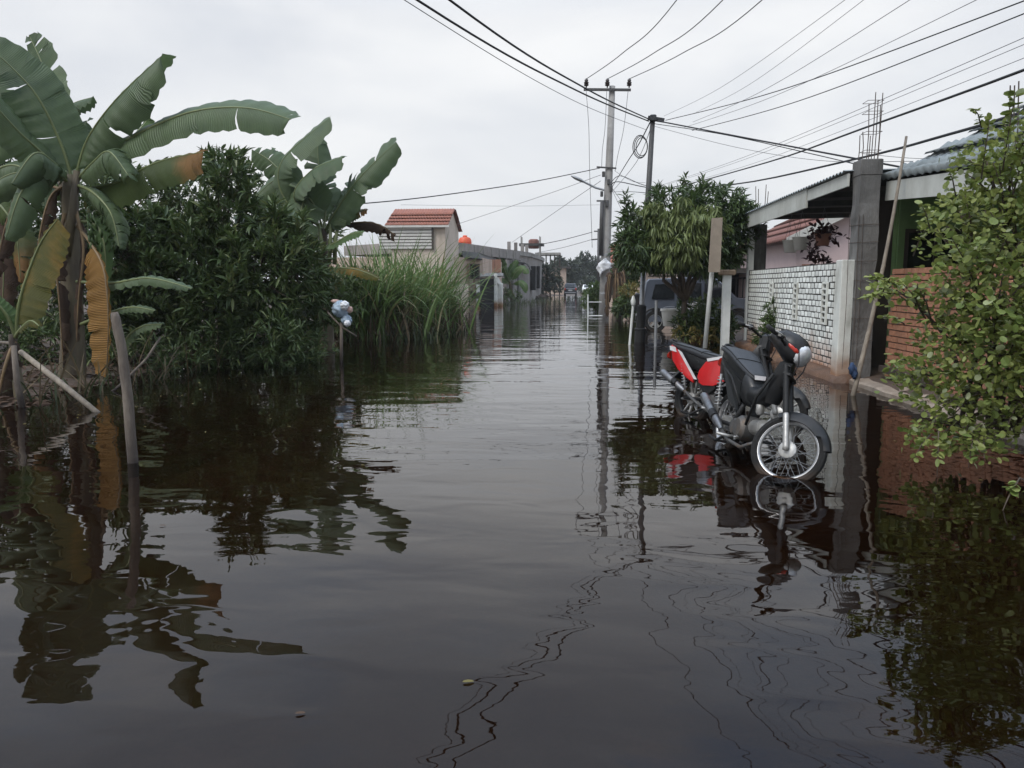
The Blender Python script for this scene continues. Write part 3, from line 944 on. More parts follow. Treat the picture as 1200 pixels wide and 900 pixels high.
for (dx, h) in ((.0, .62), (.06, .56), (.22, .66), (.27, .5)):
    MB().tube([(4.23 + dx, 19.1, 3.0), (4.24 + dx, 19.1, 3.15 + h * .5), (4.23 + dx * 1.1, 19.12, 3.15 + h)], .009, 5).build('reinforcing_bar', M['rebar'], t)

# pink house seen under the canopy
t = thing('pink_house', (7.5, 24, 0), 'pink house with brown tiled gable roof and pale barge board, seen under the canopy', 'house')
d0 = 21.0
wl_ = MB()
gx0, gx1, gzE, gap_, gyb = 5.75, 11.0, 2.72, 4.3, 29.0
apx = (gx0 + gx1) / 2
wl_.loft([[V((gx0, y, -.1)), V((gx1, y, -.1)), V((gx1, y, gzE)), V((apx, y, gzE + (apx - gx0) * .52)), V((gx0, y, gzE))] for y in (d0, gyb)])
wl_.build('wall', M['pink'], t)
def tile_rows(p0, along, up, ncol, nrow, step, wave, m, name, parent, sub=6):
    """tiled roof: stepped courses with a roll per tile column; p0 = eave corner"""
    p0, a, u = V(p0), V(along), V(up)
    n = a.cross(u).normalized()
    if n.z < 0: n = -n
    vs, fs = [], []
    na = ncol * sub
    for r in range(nrow):
        for e, (k, h) in enumerate(((r / nrow, step), ((r + 1.06) / nrow, 0.0))):
            for i in range(na + 1):
                ph = (i % sub) / sub
                hh = wave * (math.sin(math.pi * ph) ** 2)
                vs.append(p0 + a * (i / na) + u * min(k, 1.0) + n * (h + hh))
        b = r * 2 * (na + 1)
        for i in range(na):
            fs.append((b + i, b + i + 1, b + na + 1 + i + 1, b + na + 1 + i))
        # riser
        k0 = len(vs)
        for i in range(na + 1):
            ph = (i % sub) / sub
            vs.append(p0 + a * (i / na) + u * (r / nrow) + n * (wave * (math.sin(math.pi * ph) ** 2) - .02))
        for i in range(na):
            fs.append((k0 + i, k0 + i + 1, b + i + 1, b + i))
    return npmesh(name, np.array([tuple(p) for p in vs]), np.array(fs), m, parent, False)
rise = (apx - gx0 + .35) * .52
tile_rows((gx0 - .35, gyb + .3, gzE - .12), (0, -(gyb - d0) - .6, 0), (apx - gx0 + .35, 0, rise), 34, 10, .03, .03, M['roof_brown'], 'roof', t, 4)
tile_rows((gx1 + .35, d0 - .3, gzE - .12), (0, (gyb - d0) + .6, 0), (-(gx1 - apx + .35), 0, rise), 30, 10, .03, .03, M['roof_brown'], 'roof', t, 4)
MB().slab([(gx0 - .35, d0 - .33, gzE - .06), (gx0 - .35, d0 - .33, gzE - .28), (apx, d0 - .33, gzE + rise - .34), (apx, d0 - .33, gzE + rise - .10)], -.03).build('barge_board', M['white_board'], t)
MB().slab([(apx, d0 - .33, gzE + rise - .10), (apx, d0 - .33, gzE + rise - .34), (gx1 + .35, d0 - .33, gzE - .28), (gx1 + .35, d0 - .33, gzE - .06)], -.03).build('barge_board', M['white_board'], t)
fr_ = MB()
for k in range(9):
    MB().bar((5.95 + k * .11, d0 - .05, .9), (5.95 + k * .11, d0 - .05, 1.95), .02, .02, (0, 1, 0)).build('bar', M['brick_orange'], t)
for z in (1.97, .93):
    MB().bar((5.9, d0 - .05, z), (6.9, d0 - .05, z), .03, .03).build('rail', M['brick_orange'], t)
# hanging pots and plants under the canopy
def pot(loc, r, h, m, label, group, leafm=None, nl=90, spread=.22):
    t = thing('hanging_pot', loc, label, 'plant pot', group)
    x, y, z = loc
    MB().lathe(loc, [(r * .7, 0), (r * .75, .01), (r, h * .9), (r * 1.08, h * .9), (r * 1.08, h), (r * .95, h), (r * .93, h * .85), (0, h * .84)], n=14).build('bowl', m, t, 'auto')
    hg = MB()
    top = V((x, y, 3.0))
    for k in range(3):
        a = 2.1 * k
        hg.tube([(x + r * math.cos(a), y + r * math.sin(a), z + h), tuple(top)], .004, 4)
    hg.build('hanger', M['wire_grey'], t)
    if leafm:
        P = np.array([(x, y, z + h * 1.0)]) + rng.normal(0, spread * .55, (nl, 3)) * np.array([1, .8, .7])
        v, f = leaves(P, rng.normal(0, 1, (nl, 3)) + np.array([0, 0, .2]), .13, .07, TR, .8)
        npmesh('leaves', v, f, leafm, t)
    return t
pot(tuple(at(926, 296, 17.6)), .17, .27, M['pot_white'], 'left white pot hanging under the canopy roof before the pink wall', 'pots hanging under the canopy')
pot(tuple(at(938, 293, 17.0)), .17, .27, M['pot_white'], 'right white pot hanging under the canopy roof, beside the maroon plant', 'pots hanging under the canopy')
pot(tuple(at(964, 288, 16.4)), .16, .24, M['pot_red'], 'dull red pot with maroon leaves hanging under the canopy', 'pots hanging under the canopy', M['leaf_maroon'], 130, .26)
def bush(name, base, lobes, label, cat, lm, dens, k, ln, wd, **kw):
    return leafy_tree(name, base, lobes, label, cat, lm, dens, k, ln, wd, trunk_r=kw.pop('trunk_r', .025), **kw)
b_ = at(966, 330, 16.8)
bush('maroon_shrub', (b_.x, b_.y, .3), plobes([(958, 296, 9, 10, 0), (965, 309, 15, 8, 0), (948, 290, 7, 9, .2), (980, 312, 9, 5, 0)], 16.8, .25), 'dark maroon leafed shrub rising behind the top of the white brick wall', 'shrub', M['leaf_maroon'], 24, 5, .13, .4)

# near house: orange brick wall, green wall behind a veranda, blue-grey tiled roof
t = thing('green_house', (6.5, 9, 0), 'green walled house with blue-grey tiled roof and unfinished orange brick front wall', 'house')
OX = 4.57
MB().box((OX + .09, 8.4, .83), (.12, 6.7, 1.66)).build('mortar_core', M['mortar_grey'], t)
fw = tag(MB().box((OX + .05, 8.4, .04), (.2, 6.72, .09)).build('footing', M['ledge'], t))
brick_wall(t, OX - .01, 5.1, 11.72, .09, 1.67, .215, .088, .016, M['brick_orange'], 300, seed=9, depth=.07)
MB().box((8.35, 7.1, 1.97), (3.2, 9.4, 3.9)).build('wall', M['green_wall'], t)
MB().loft([[V((4.95, y, 0)), V((9.6, y, 0)), V((9.6, y, 5.2)), V((4.95, y, 3.0))] for y in (12.58, 12.72)]).build('wall', M['green_wall'], t)
MB().box((4.72, 12.78, 1.45), (.62, .06, 2.8)).build('recess_shade_panel', M['dark_wood'], t)  # added dark sheet standing in for the shade of the recess beside the pillar
MB().box((5.03, 12.56, 1.42), (.13, .05, 2.76)).build('corner_trim', M['green_wall'], t)
wf = MB()
for (c, s) in [((5.53, 12.56, 2.27), (.94, .06, .06)), ((5.53, 12.56, 1.33), (.94, .06, .06)), ((5.09, 12.56, 1.8), (.06, .06, .9)), ((5.97, 12.56, 1.8), (.06, .06, .9)), ((5.53, 12.56, 1.8), (.04, .05, .9))]:
    wf.box(c, s)
wfo = wf.build('window', M['dark_wood'], t)
MB().box((5.53, 12.575, 1.8), (.84, .012, .9)).build('pane', M['glass_dark'], wfo)
tile_rows((4.47, 12.0, 2.98), (0, -10.2, -.75), (4.7, 0, 2.35), 46, 16, .06, .03, M['roof_blue'], 'roof', t, 5)
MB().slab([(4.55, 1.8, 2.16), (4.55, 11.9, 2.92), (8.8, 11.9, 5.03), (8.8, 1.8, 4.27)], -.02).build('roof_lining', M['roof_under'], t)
MB().bar((4.51, 1.8, 2.05), (4.51, 11.9, 2.80), .035, .27).build('fascia_board', M['fascia'], t)
MB().slab([(4.51, 11.915, 2.93), (4.51, 11.915, 2.72), (8.8, 11.915, 4.85), (8.8, 11.915, 5.06)], -.03).build('barge_board', M['fascia'], t)

# concrete ledge along the drain, broken stone on it
mb = MB()
rg = []
for i in range(40):
    y = 1.6 + i * .255
    n1, n2 = mnoise.noise(V((y * 1.1, 3, 1))) * .05, mnoise.noise(V((y * 2.9, 8, 1))) * .022
    rg.append([V((4.04 + n1, y, -.25)), V((4.02 + n1, y, .055 + n2)), V((4.05 + n1, y, .075 + n2)), V((4.42, y, .085 + n2 * .6)), V((4.44, y, -.25))])
mb.loft(rg)
tag(mb.build('drain_ledge', M['ledge'], None), 'low worn concrete ledge along the drowned drain, below the round leafed shrub', 'ledge')
random.seed(5)
for i in range(9):
    y = 5.2 + i * .62
    s = random.uniform(.06, .13)
    mb = MB()
    pts = []
    for r_, h in ((.7, 0), (1, .3), (.8, .7), (.3, .9)):
        pts.append([V((4.22 + (random.uniform(.8, 1.2) * r_ * s) * math.cos(a), y + random.uniform(.8, 1.3) * r_ * s * math.sin(a), .085 + h * s * .7)) for a in [k * math.pi / 3.5 for k in range(7)]])
    mb.loft(pts)
    tag(mb.build('stone', M['ledge']), 'broken concrete lump lying on the drain ledge under the shrub', 'stone', 'lumps on the drain ledge')

# beam lying under the orange wall
tag(MB().bar((4.42, 9.9, .22), (4.45, 11.5, .24), .12, .09).build('timber_beam', M['dark_wood']), 'dark timber beam lying at the foot of the orange brick wall', 'beam')

# leaning bamboo pole with a blue rag
a, b = at(998, 470, 10.3), at(1062, 160, 11.3)
t = thing('leaning_pole', a, 'long thin grey pole leaning up beside the concrete pillar', 'pole')
pts = [a.lerp(b, k / 10) + V((.05 * math.sin(k * .31), 0, 0)) for k in range(11)]
MB().tube(pts, [.034 - .0016 * k for k in range(11)], 8).build('shaft', M['stake_pale'], t, True)
mb = MB()
for k in (2, 4, 5, 7, 9):
    p = pts[k]
    mb.lathe(p - V((0, 0, .012)), [(.026, 0), (.037 - .0016 * k, .008), (.037 - .0016 * k, .016), (.026, .024)], (b - a), 8)
mb.build('node', M['stake_pale'], t)
c = at(1000, 432, 10.35)
mb = MB()
random.seed(2)
for q in range(3):
    rings = []
    for i in range(5):
        h = (i - 2) * .04
        rr = .045 * (1 - abs(i - 2) * .28)
        rings.append([c + V((rr * math.cos(k * .9) * random.uniform(.7, 1.3) + q * .02 - .02, rr * math.sin(k * .9) * random.uniform(.7, 1.3), h - q * .03)) for k in range(7)])
    mb.loft(rings)
tag(mb.build('rag', M['rag_blue'], None, True), 'dark blue rag knotted round the foot of the leaning pole', 'rag')

# ------------------------------------------------------------------ banana plants
def banana_leaf(parent, pts, width, m, fold=.35, tear=.25, droop=.0, side=None, seg=44, name='leaf', prof=(.55, .42), petiole=.12, ribm=None, wav=.02, ribr=.022, asym=(1., 1.)):
    """a torn banana leaf: pts = control points of its midrib, lamina folded down both sides in strips; side = rough normal of the upper face"""
    pts = [V(p) for p in pts]
    n = len(pts)
    def cr(k):
        s = k * (n - 1); i = min(int(s), n - 2); u = s - i
        p0, p1, p2, p3 = pts[max(i - 1, 0)], pts[i], pts[i + 1], pts[min(i + 2, n - 1)]
        return .5 * ((2 * p1) + (p2 - p0) * u + (2 * p0 - 5 * p1 + 4 * p2 - p3) * u * u + (3 * p1 - p0 - 3 * p2 + p3) * u ** 3)
    C = [cr(i / seg) for i in range(seg + 1)]
    L = sum((C[i + 1] - C[i]).length for i in range(seg))
    side = V(side or (0, -.3, 1))
    vs, fs, uv = [], [], []
    cuts = [0]
    for sgn, kk in ((1, asym[0]), (-1, asym[1])):
        i0 = int(seg * petiole)
        strips = []
        i = i0
        while i < seg:
            ln = max(1, int(random.expovariate(1.0) * (3 if tear > .5 else 8)) + 1) if tear > 0 else seg
            strips.append((i, min(seg, i + ln)))
            i += ln
        for (a, b) in strips:
            fo = fold + random.uniform(-1, 1) * tear * .45
            lag = random.uniform(-.5, 1.0) * tear * .10 * L
            b0 = len(vs)
            W = 5
            for j in range(a, b + 1):
                k = (j / seg - petiole) / (1 - petiole)
                k = min(max(k, 0.0), 1)
                w = width * .5 * kk * (min(1, k / .16) ** prof[0]) * (max(0, min(1, (1.0 - k) / .30)) ** prof[1]) 
                t = (C[min(j + 1, seg)] - C[max(j - 1, 0)]).normalized()
                x = t.cross(side)
                if x.length < 1e-4: x = t.orthogonal()
                x.normalize()
                up = x.cross(t).normalized()
                for q in range(W):
                    r = q / (W - 1)
                    ang = fo * (r ** .8) + droop * r * r
                    out_ = x * sgn * math.cos(ang) - up * math.sin(ang) + V((0, 0, -.25 * droop * r))
                    edge = (random.uniform(.72, 1.0) if (j in (a, b) and a != i0 and tear > 0) else 1)
                    vs.append(C[j] + out_ * (w * r * edge) + t * (lag * r + .10 * w * r * r * (2 if j == b else 1)) + up * (wav * math.sin(j * 1.9 + sgn) * r))
                    uv.append((j / seg * 3, r * sgn))
            for j in range(b - a):
                for q in range(W - 1):
                    A = b0 + j * W + q
                    fs.append((A, A + 1, A + W + 1, A + W) if sgn > 0 else (A + 1, A, A + W, A + W + 1))
    mb = MB(); mb.v = vs; mb.f = fs
    o = mb.build(name, m, parent, True, uv)
    rb = MB()
    rb.tube([p for p in C], [ribr * (1.25 - 1.05 * i / seg) for i in range(seg + 1)], 6)
    rb.build('midrib', ribm or M['midrib'], o, True)
    return o

def ppts(lst):
    return [at(*p) for p in lst]

def banana_trunk(parent, a, b, r0, r1, m=None, flare=1.15, name='trunk'):
    a, b = V(a), V(b)
    n = 18
    rings = []
    for i in range(n + 1):
        k = i / n
        c = a.lerp(b, k) + V((.03 * math.sin(k * 5), 0, 0))
        r = (r0 + (r1 - r0) * k) * (flare if i == 0 else 1)
        rings.append([c + V((math.cos(q) * r, math.sin(q) * r, 0)) * (1 + .07 * math.sin(q * 3 + k * 6) + .05 * math.sin(q * 5 - k * 9)) for q in [2 * math.pi * j / 14 for j in range(14)]])
    mb = MB().loft(rings)
    return mb.build(name, m or M['sheath'], parent, True)

random.seed(21)
# big plant at the left
D = 11.0
bb = at(82, 452, D)
t = thing('banana_plant', bb, 'tall banana plant at the left, one broad leaf arching out over the dark shrubs', 'banana plant')
crown = at(84, 205, D)
banana_trunk(t, bb - V((0, 0, .15)), crown, .19, .10)
# sheathed stalk splitting at the top
for (x, y, x2, y2, dd) in [(78, 300, 90, 200, -.12), (84, 300, 70, 195, .1)]:
    MB().tube([at(x, y, D + dd), at((x + x2) / 2 + 1, (y + y2) / 2, D + dd * 1.2), at(x2, y2, D + dd)], [.07, .06, .045], 8).build('leaf_stalk', M['sheath'], t, True)
G = M['banana']
F_ = (0, -1, .35)      # upper face turned to the road
banana_leaf(t, ppts([(86, 215, 11), (70, 165, 10.9), (38, 105, 10.7), (-22, 46, 10.4)]), .85, G, .15, .22, side=(.55, -.8, .35))
banana_leaf(t, ppts([(84, 212, 11), (72, 150, 11.4), (58, 95, 11.8), (34, 41, 12.0)]), .55, G, .3, .55, side=(-.3, -1, .2), petiole=.35)
banana_leaf(t, ppts([(88, 212, 11), (102, 165, 10.9), (135, 118, 10.6), (189, 66, 10.3)]), .95, G, .4, .5, side=(-.35, -.75, .6), petiole=.12, droop=.2, prof=(.5, .24))
banana_leaf(t, ppts([(88, 214, 11), (135, 172, 10.8), (215, 134, 10.4), (285, 126, 10.1), (341, 140, 9.9)]), .68, G, .42, .10, side=(.05, -.8, .6), petiole=.18, prof=(.5, .22))
banana_leaf(t, ppts([(88, 222, 11), (130, 216, 10.8), (185, 190, 10.5), (238, 178, 10.2)]), .60, M['banana_edge'], .3, .35, side=(.25, -.75, .6), petiole=.16, droop=.15, prof=(.5, .18), asym=(1.25, .45))
banana_leaf(t, ppts([(82, 205, 11), (70, 160, 11.3), (80, 126, 11.5), (108, 114, 11.6)]), .42, G, .7, .5, side=(-.3, -.3, 1), petiole=.35)
banana_leaf(t, ppts([(80, 212, 11), (50, 180, 10.7), (18, 150, 10.4), (-30, 95, 10.0)]), .62, G, .5, .25, side=(.2, -.8, .6), petiole=.12, droop=.2)
banana_leaf(t, ppts([(80, 215, 11), (55, 205, 11.2), (10, 205, 11.3), (-40, 240, 11.3)]), .62, G, .7, .35, side=(0, -.6, .8), petiole=.15, droop=.2)
banana_leaf(t, ppts([(90, 218, 11), (100, 195, 11.6), (120, 190, 12.2), (160, 200, 12.8)]), .45, G, .6, .5, side=(0, -.4, .9), petiole=.2, droop=.2)
banana_leaf(t, ppts([(88, 214, 11), (110, 190, 10.6), (128, 178, 10.3), (150, 205, 10.1)]), .55, G, .6, .5, side=(-.1, -.7, .7), petiole=.12, droop=.3)
banana_leaf(t, ppts([(82, 214, 11), (62, 190, 10.6), (40, 180, 10.3), (14, 215, 10.1)]), .6, G, .6, .5, side=(.1, -.7, .7), petiole=.12, droop=.3)
banana_leaf(t, ppts([(86, 218, 11), (84, 190, 11.6), (90, 160, 12.0), (102, 142, 12.2)]), .5, G, .4, .6, side=(0, -1, .2), petiole=.2)
banana_leaf(t, ppts([(88, 212, 11), (125, 190, 12), (165, 150, 12.6), (172, 140, 12.7)]), .30, M['banana_new'], .5, .3, side=(-.2, -.8, .5), petiole=.3)
banana_leaf(t, ppts([(84, 215, 11), (60, 230, 10.9), (46, 280, 10.8), (40, 345, 10.8)]), .34, M['banana_dead'], 1.0, .9, side=(-.5, -1, .1), petiole=.12, ribm=M['midrib_dry'])
banana_leaf(t, ppts([(82, 225, 11), (30, 215, 11.2), (8, 260, 11.3), (-5, 320, 11.3)]), .40, M['banana_dead'], 1.0, .9, side=(-.2, -1, .1), petiole=.12, ribm=M['midrib_dry'])
banana_leaf(t, ppts([(88, 245, 10.9), (98, 290, 10.75), (92, 350, 10.75), (90, 400, 10.8)]), .24, M['banana_dead'], 1.2, .8, side=(.4, -1, .1), petiole=.1, ribm=M['midrib_dry'])
banana_leaf(t, ppts([(76, 250, 10.85), (66, 300, 10.7), (70, 360, 10.7), (74, 425, 10.8)]), .26, M['banana_dead'], 1.2, .8, side=(-.4, -1, .1), petiole=.08, ribm=M['midrib_dry'])
banana_leaf(t, ppts([(88, 262, 11), (106, 285, 10.6), (122, 318, 10.35), (127, 380, 10.3), (124, 440, 10.35)]), .52, M['banana_gold'], .25, .12, side=(.15, -1, .1), petiole=.26, ribm=M['midrib_dry'], asym=(1.2, .12), prof=(.3, .3), wav=.035)
banana_leaf(t, ppts([(92, 260, 10.9), (110, 262, 10.8), (122, 285, 10.7), (124, 330, 10.7)]), .22, M['banana_new'], .5, .2, side=(.3, -1, .2), petiole=.15)
for (p, m_, w_) in [([(90, 330, 10.8), (130, 332, 10.5), (175, 326, 10.2), (225, 338, 9.9)], 'banana', .22), ([(95, 380, 10.8), (130, 366, 10.5), (155, 360, 10.4), (182, 364, 10.2)], 'banana', .16), ([(140, 420, 10.9), (150, 395, 10.7), (168, 382, 10.5), (190, 380, 10.3)], 'banana', .2)]:
    banana_leaf(t, ppts(p), w_, M[m_], .5, .15, side=(0, -.7, .7), petiole=.12)
banana_leaf(t, ppts([(84, 215, 11), (50, 200, 10.5), (25, 225, 10.2), (8, 275, 10.1)]), .55, G, .6, .5, side=(.1, -.8, .6), petiole=.12, droop=.3)
banana_leaf(t, ppts([(86, 216, 11), (108, 225, 10.6), (130, 250, 10.4), (140, 290, 10.35)]), .42, G, .7, .6, side=(-.1, -.8, .6), petiole=.12, droop=.3)
# hanging bunch of fruit
mb = MB()
bc = at(118, 262, 10.7)
for r_ in range(5):
    for k in range(7):
        a = k * .9 + r_ * .4
        p = bc + V((.11 * math.cos(a), .11 * math.sin(a), -.1 * r_))
        mb.tube([p, p + V((.05 * math.cos(a), .05 * math.sin(a), .05)), p + V((.06 * math.cos(a), .06 * math.sin(a), .13))], [.014, .02, .008], 6)
tag(mb.build('fruit_bunch', M['banana_new'], t, True), kind='stuff')

# plant cut by the left edge
eb = at(-25, 440, 12.6)
t = thing('banana_plant', eb, 'banana plant half cut off by the left edge, behind the tall one', 'banana plant')
banana_trunk(t, eb - V((0, 0, .15)), at(-22, 215, 12.6), .18, .10)
for (p, w_, m_) in [([(-22, 215, 12.6), (0, 160, 12.3), (22, 135, 12.1), (52, 150, 12.0)], .7, 'banana'), ([(-22, 215, 12.6), (5, 195, 12.2), (30, 200, 12.0), (52, 240, 11.9)], .65, 'banana'), ([(-22, 215, 12.6), (-15, 150, 12.8), (-8, 100, 13), (12, 60, 13.1)], .75, 'banana'),
                    ([(-22, 220, 12.6), (0, 240, 12.2), (18, 270, 12.1), (24, 325, 12.0)], .55, 'banana_edge'), ([(-22, 225, 12.6), (-5, 260, 12.2), (4, 310, 12.1), (2, 370, 12.1)], .45, 'banana_dead'), ([(-22, 215, 12.6), (-60, 180, 12.3), (-90, 190, 12), (-120, 240, 12)], .7, 'banana')]:
    banana_leaf(t, ppts(p), w_, M[m_], .5, .45, side=(-.1, -.8, .55), petiole=.14, droop=.2)

# young yellowing plant at the far left
yb = at(24, 505, 9.0)
t = thing('banana_plant', yb, 'young banana plant at the left edge with a yellow-green upright leaf', 'banana plant')
banana_trunk(t, yb - V((0, 0, .1)), at(17, 392, 9), .085, .045, M['sheath'])
banana_leaf(t, ppts([(19, 395, 9), (24, 350, 8.9), (45, 290, 8.8), (68, 256, 8.7)]), .66, M['banana_yellow'], .15, .08, side=(-.1, -1, .15), petiole=.14, asym=(1.1, .12), prof=(.4, .3))
banana_leaf(t, ppts([(18, 393, 9), (8, 370, 8.9), (-10, 350, 8.8), (-40, 330, 8.7)]), .26, M['banana_new'], .5, .2, side=(0, -.6, .8), petiole=.15)
banana_leaf(t, ppts([(18, 395, 9), (26, 384, 8.8), (36, 376, 8.7), (46, 382, 8.6)]), .14, M['banana_yellow'], .5, .2, side=(0, -.6, .8), petiole=.2)
banana_leaf(t, ppts([(17, 400, 9), (6, 430, 8.9), (-2, 470, 8.9), (-4, 520, 8.9)]), .34, M['banana_dead'], .9, .6, side=(.1, -1, .1), petiole=.05, ribm=M['midrib_dry'])

# second plant behind the shrubs
D = 17.0
b2 = at(382, 420, D)
t = thing('banana_plant', b2, 'second banana plant behind the dark shrubs, ragged leaves raised against the sky', 'banana plant')
c2 = at(380, 268, D)
banana_trunk(t, b2 - V((0, 0, .15)), c2, .17, .09)
banana_leaf(t, ppts([(378, 268, 17), (335, 235, 16.9), (330, 190, 16.8), (385, 139, 16.6)]), .95, G, .35, .3, side=(-.6, -.7, .5), petiole=.22, prof=(.4, .3))
banana_leaf(t, ppts([(378, 268, 17), (345, 232, 16.6), (365, 200, 16.4), (402, 184, 16.2)]), .9, G, .45, .15, side=(-.4, -.6, .8), petiole=.2, prof=(.4, .25))
banana_leaf(t, ppts([(380, 272, 17), (392, 250, 16.7), (420, 210, 16.4), (461, 169, 16.2)]), .85, G, .4, .55, side=(-.5, -.8, .4), petiole=.12, prof=(.4, .3))
banana_leaf(t, ppts([(379, 270, 17), (368, 240, 16.8), (356, 235, 16.6), (346, 290, 16.4)]), .95, G, .5, .5, side=(0, -1, .2), petiole=.15)
banana_leaf(t, ppts([(379, 270, 17), (382, 232, 17.2), (374, 200, 17.4), (372, 160, 17.5)]), .7, G, .4, .6, side=(.2, -1, .2), petiole=.2)
banana_leaf(t, ppts([(379, 272, 17), (350, 225, 17.4), (325, 210, 17.8), (295, 235, 18)]), .9, G, .5, .4, side=(0, -.8, .5), petiole=.2, droop=.2)
banana_leaf(t, ppts([(382, 274, 17), (395, 262, 16.8), (415, 250, 16.7), (430, 246, 16.6)]), .32, M['banana_edge'], .5, .4, side=(-.2, -.7, .6), petiole=.15)
banana_leaf(t, ppts([(382, 274, 17), (410, 262, 16.9), (440, 262, 16.8), (464, 276, 16.8)]), .42, M['banana_dead'], 1.1, .9, side=(0, -.6, .8), petiole=.25, ribm=M['midrib_dry'])
banana_leaf(t, ppts([(380, 290, 16.8), (392, 285, 16.5), (410, 275, 16.3), (426, 272, 16.2)]), .34, M['banana_new'], .35, .1, side=(-.1, -.6, .8), petiole=.1)
banana_leaf(t, ppts([(382, 315, 16.6), (400, 314, 16.2), (422, 317, 16.0), (444, 326, 15.9)]), .30, M['banana_yellow'], .5, .15, side=(0, -.6, .8), petiole=.1)
banana_leaf(t, ppts([(390, 330, 16.4), (382, 338, 16.2), (366, 352, 16.0), (354, 372, 15.9)]), .40, G, .4, .4, side=(-.2, -.9, .5), petiole=.1)
banana_leaf(t, ppts([(378, 270, 17), (340, 215, 17.2), (318, 190, 17.3), (300, 178, 17.4)]), .75, G, .4, .5, side=(-.3, -.9, .4), petiole=.2)
banana_leaf(t, ppts([(380, 270, 17), (350, 250, 16.4), (325, 250, 16.1), (300, 275, 15.9)]), .8, G, .5, .4, side=(0, -.8, .6), petiole=.14, droop=.2)
banana_leaf(t, ppts([(382, 272, 17), (400, 235, 17.2), (415, 215, 17.4), (440, 205, 17.5)]), .6, G, .5, .6, side=(-.2, -.8, .6), petiole=.2)
for x_ in (376, 386, 392):
    MB().tube([at(x_, 310, 16.8), at(x_ + 1, 285, 16.8), at(x_ + (x_ - 382) * .4, 262, 16.8)], [.05, .045, .03], 7).build('leaf_stalk', M['midrib'], t, True)

# ------------------------------------------------------------------ trees and shrubs at the left
leafy_tree('shrub_tree', at(265, 440, 14.2), plobes([(268, 205, 20, 26, .2), (266, 255, 34, 26, .2), (222, 275, 32, 24, 0), (176, 296, 30, 26, .3), (322, 270, 30, 24, .3), (238, 310, 56, 40, -.3), (305, 325, 52, 50, -.2), (180, 335, 42, 42, 0), (345, 315, 34, 46, .2), (262, 355, 50, 40, -.5)], 14.2, .7),
           'dense dark shrub tree with narrow whorled leaves between the two banana plants', 'tree', M['leaf_dark'], 20, 9, .26, .2, trunk_r=.07, stems=3, up=.6, spread=.62, sprigs=38, sprig_len=.42)
leafy_tree('shrub', at(215, 448, 13.4), plobes([(190, 385, 48, 38, 0), (250, 390, 52, 36, .1), (310, 392, 48, 34, .2), (150, 385, 40, 35, .3)], 13.4, .6),
           'low dark shrub leaning over the water below the narrow leafed tree', 'shrub', M['leaf_dark'], 30, 8, .20, .18, trunk_r=.03, stems=3, up=.5)
leafy_tree('shrub', at(160, 445, 13.9), plobes([(150, 268, 34, 20, .3), (185, 262, 26, 18, .3), (135, 310, 30, 30, 0), (180, 330, 30, 30, -.5), (155, 365, 30, 26, -.5)], 13.9, .5),
           'lighter green shrub between the tall banana plant and the narrow leafed tree', 'shrub', M['leaf_mid'], 26, 8, .19, .24, trunk_r=.03, stems=2, up=.4, sprigs=20, sprig_len=.35)
leafy_tree('shrub', at(372, 425, 15.6), plobes([(355, 355, 32, 38, 0), (392, 350, 30, 30, .3), (350, 395, 30, 25, -.3), (330, 395, 30, 25, -.2)], 15.6, .6),
           'dark green shrub in front of the trunk of the second banana plant', 'shrub', M['leaf_mid'], 30, 8, .19, .22, trunk_r=.03, stems=2, up=.4)
leafy_tree('shrub', at(70, 440, 13.2), plobes([(20, 280, 50, 55, 0), (110, 270, 46, 46, .4), (150, 300, 38, 50, .3), (30, 360, 55, 50, 0), (125, 360, 45, 50, .2)], 13.2, .6),
           'broad bush filling in behind the trunk of the tall banana plant', 'shrub', M['leaf_mid'], 24, 8, .17, .26, trunk_r=.03, stems=3, up=.3)
leafy_tree('tree', at(-60, 430, 14.5), plobes([(-70, 230, 60, 70, 0), (-20, 215, 45, 55, .5), (-80, 340, 70, 60, 0), (5, 300, 40, 60, .4)], 14.5, .9),
           'leafy tree cut by the left edge of the picture, behind the banana leaves', 'tree', M['leaf_mid'], 20, 8, .2, .26, trunk_r=.08, stems=1, up=.3)
leafy_tree('tree', at(300, 410, 21), plobes([(150, 250, 70, 60, 0), (250, 240, 70, 55, .5), (340, 270, 60, 50, .4), (200, 330, 90, 60, 0), (320, 340, 80, 55, 0), (70, 260, 70, 60, .4), (60, 340, 80, 60, 0)], 20.5, 1.0),
           'dark tree mass standing behind the shrubs and banana plants on the left bank', 'tree', M['leaf_dark'], 15, 8, .25, .26, trunk_r=.1, stems=3, up=.3)
leafy_tree('shrub', at(425, 400, 21), plobes([(418, 345, 26, 34, 0), (445, 360, 26, 26, .3), (405, 375, 24, 22, -.3)], 20.5, .7),
           'green shrub between the second banana plant and the tall grass', 'shrub', M['leaf_mid'], 24, 8, .2, .2, trunk_r=.03, stems=2, up=.4)

leafy_tree('shrub', at(110, 446, 12.4), plobes([(60, 405, 40, 34, 0), (115, 410, 38, 34, .1), (165, 418, 38, 30, .2), (20, 420, 36, 30, 0), (-20, 400, 40, 40, 0), (215, 420, 36, 24, .3)], 12.4, .5),
           'dark waterside shrub behind the wooden stake and below the tall banana plant', 'shrub', M['leaf_dark'], 26, 8, .17, .2, trunk_r=.025, stems=3, up=.3)
leafy_tree('shrub', at(300, 446, 13.4), plobes([(265, 422, 40, 22, 0), (320, 420, 38, 24, .3), (360, 412, 26, 22, .8)], 13.4, .5),
           'low dark shrub trailing in the water right of the narrow leafed tree', 'shrub', M['leaf_dark'], 26, 8, .18, .18, trunk_r=.025, stems=2, up=.2)
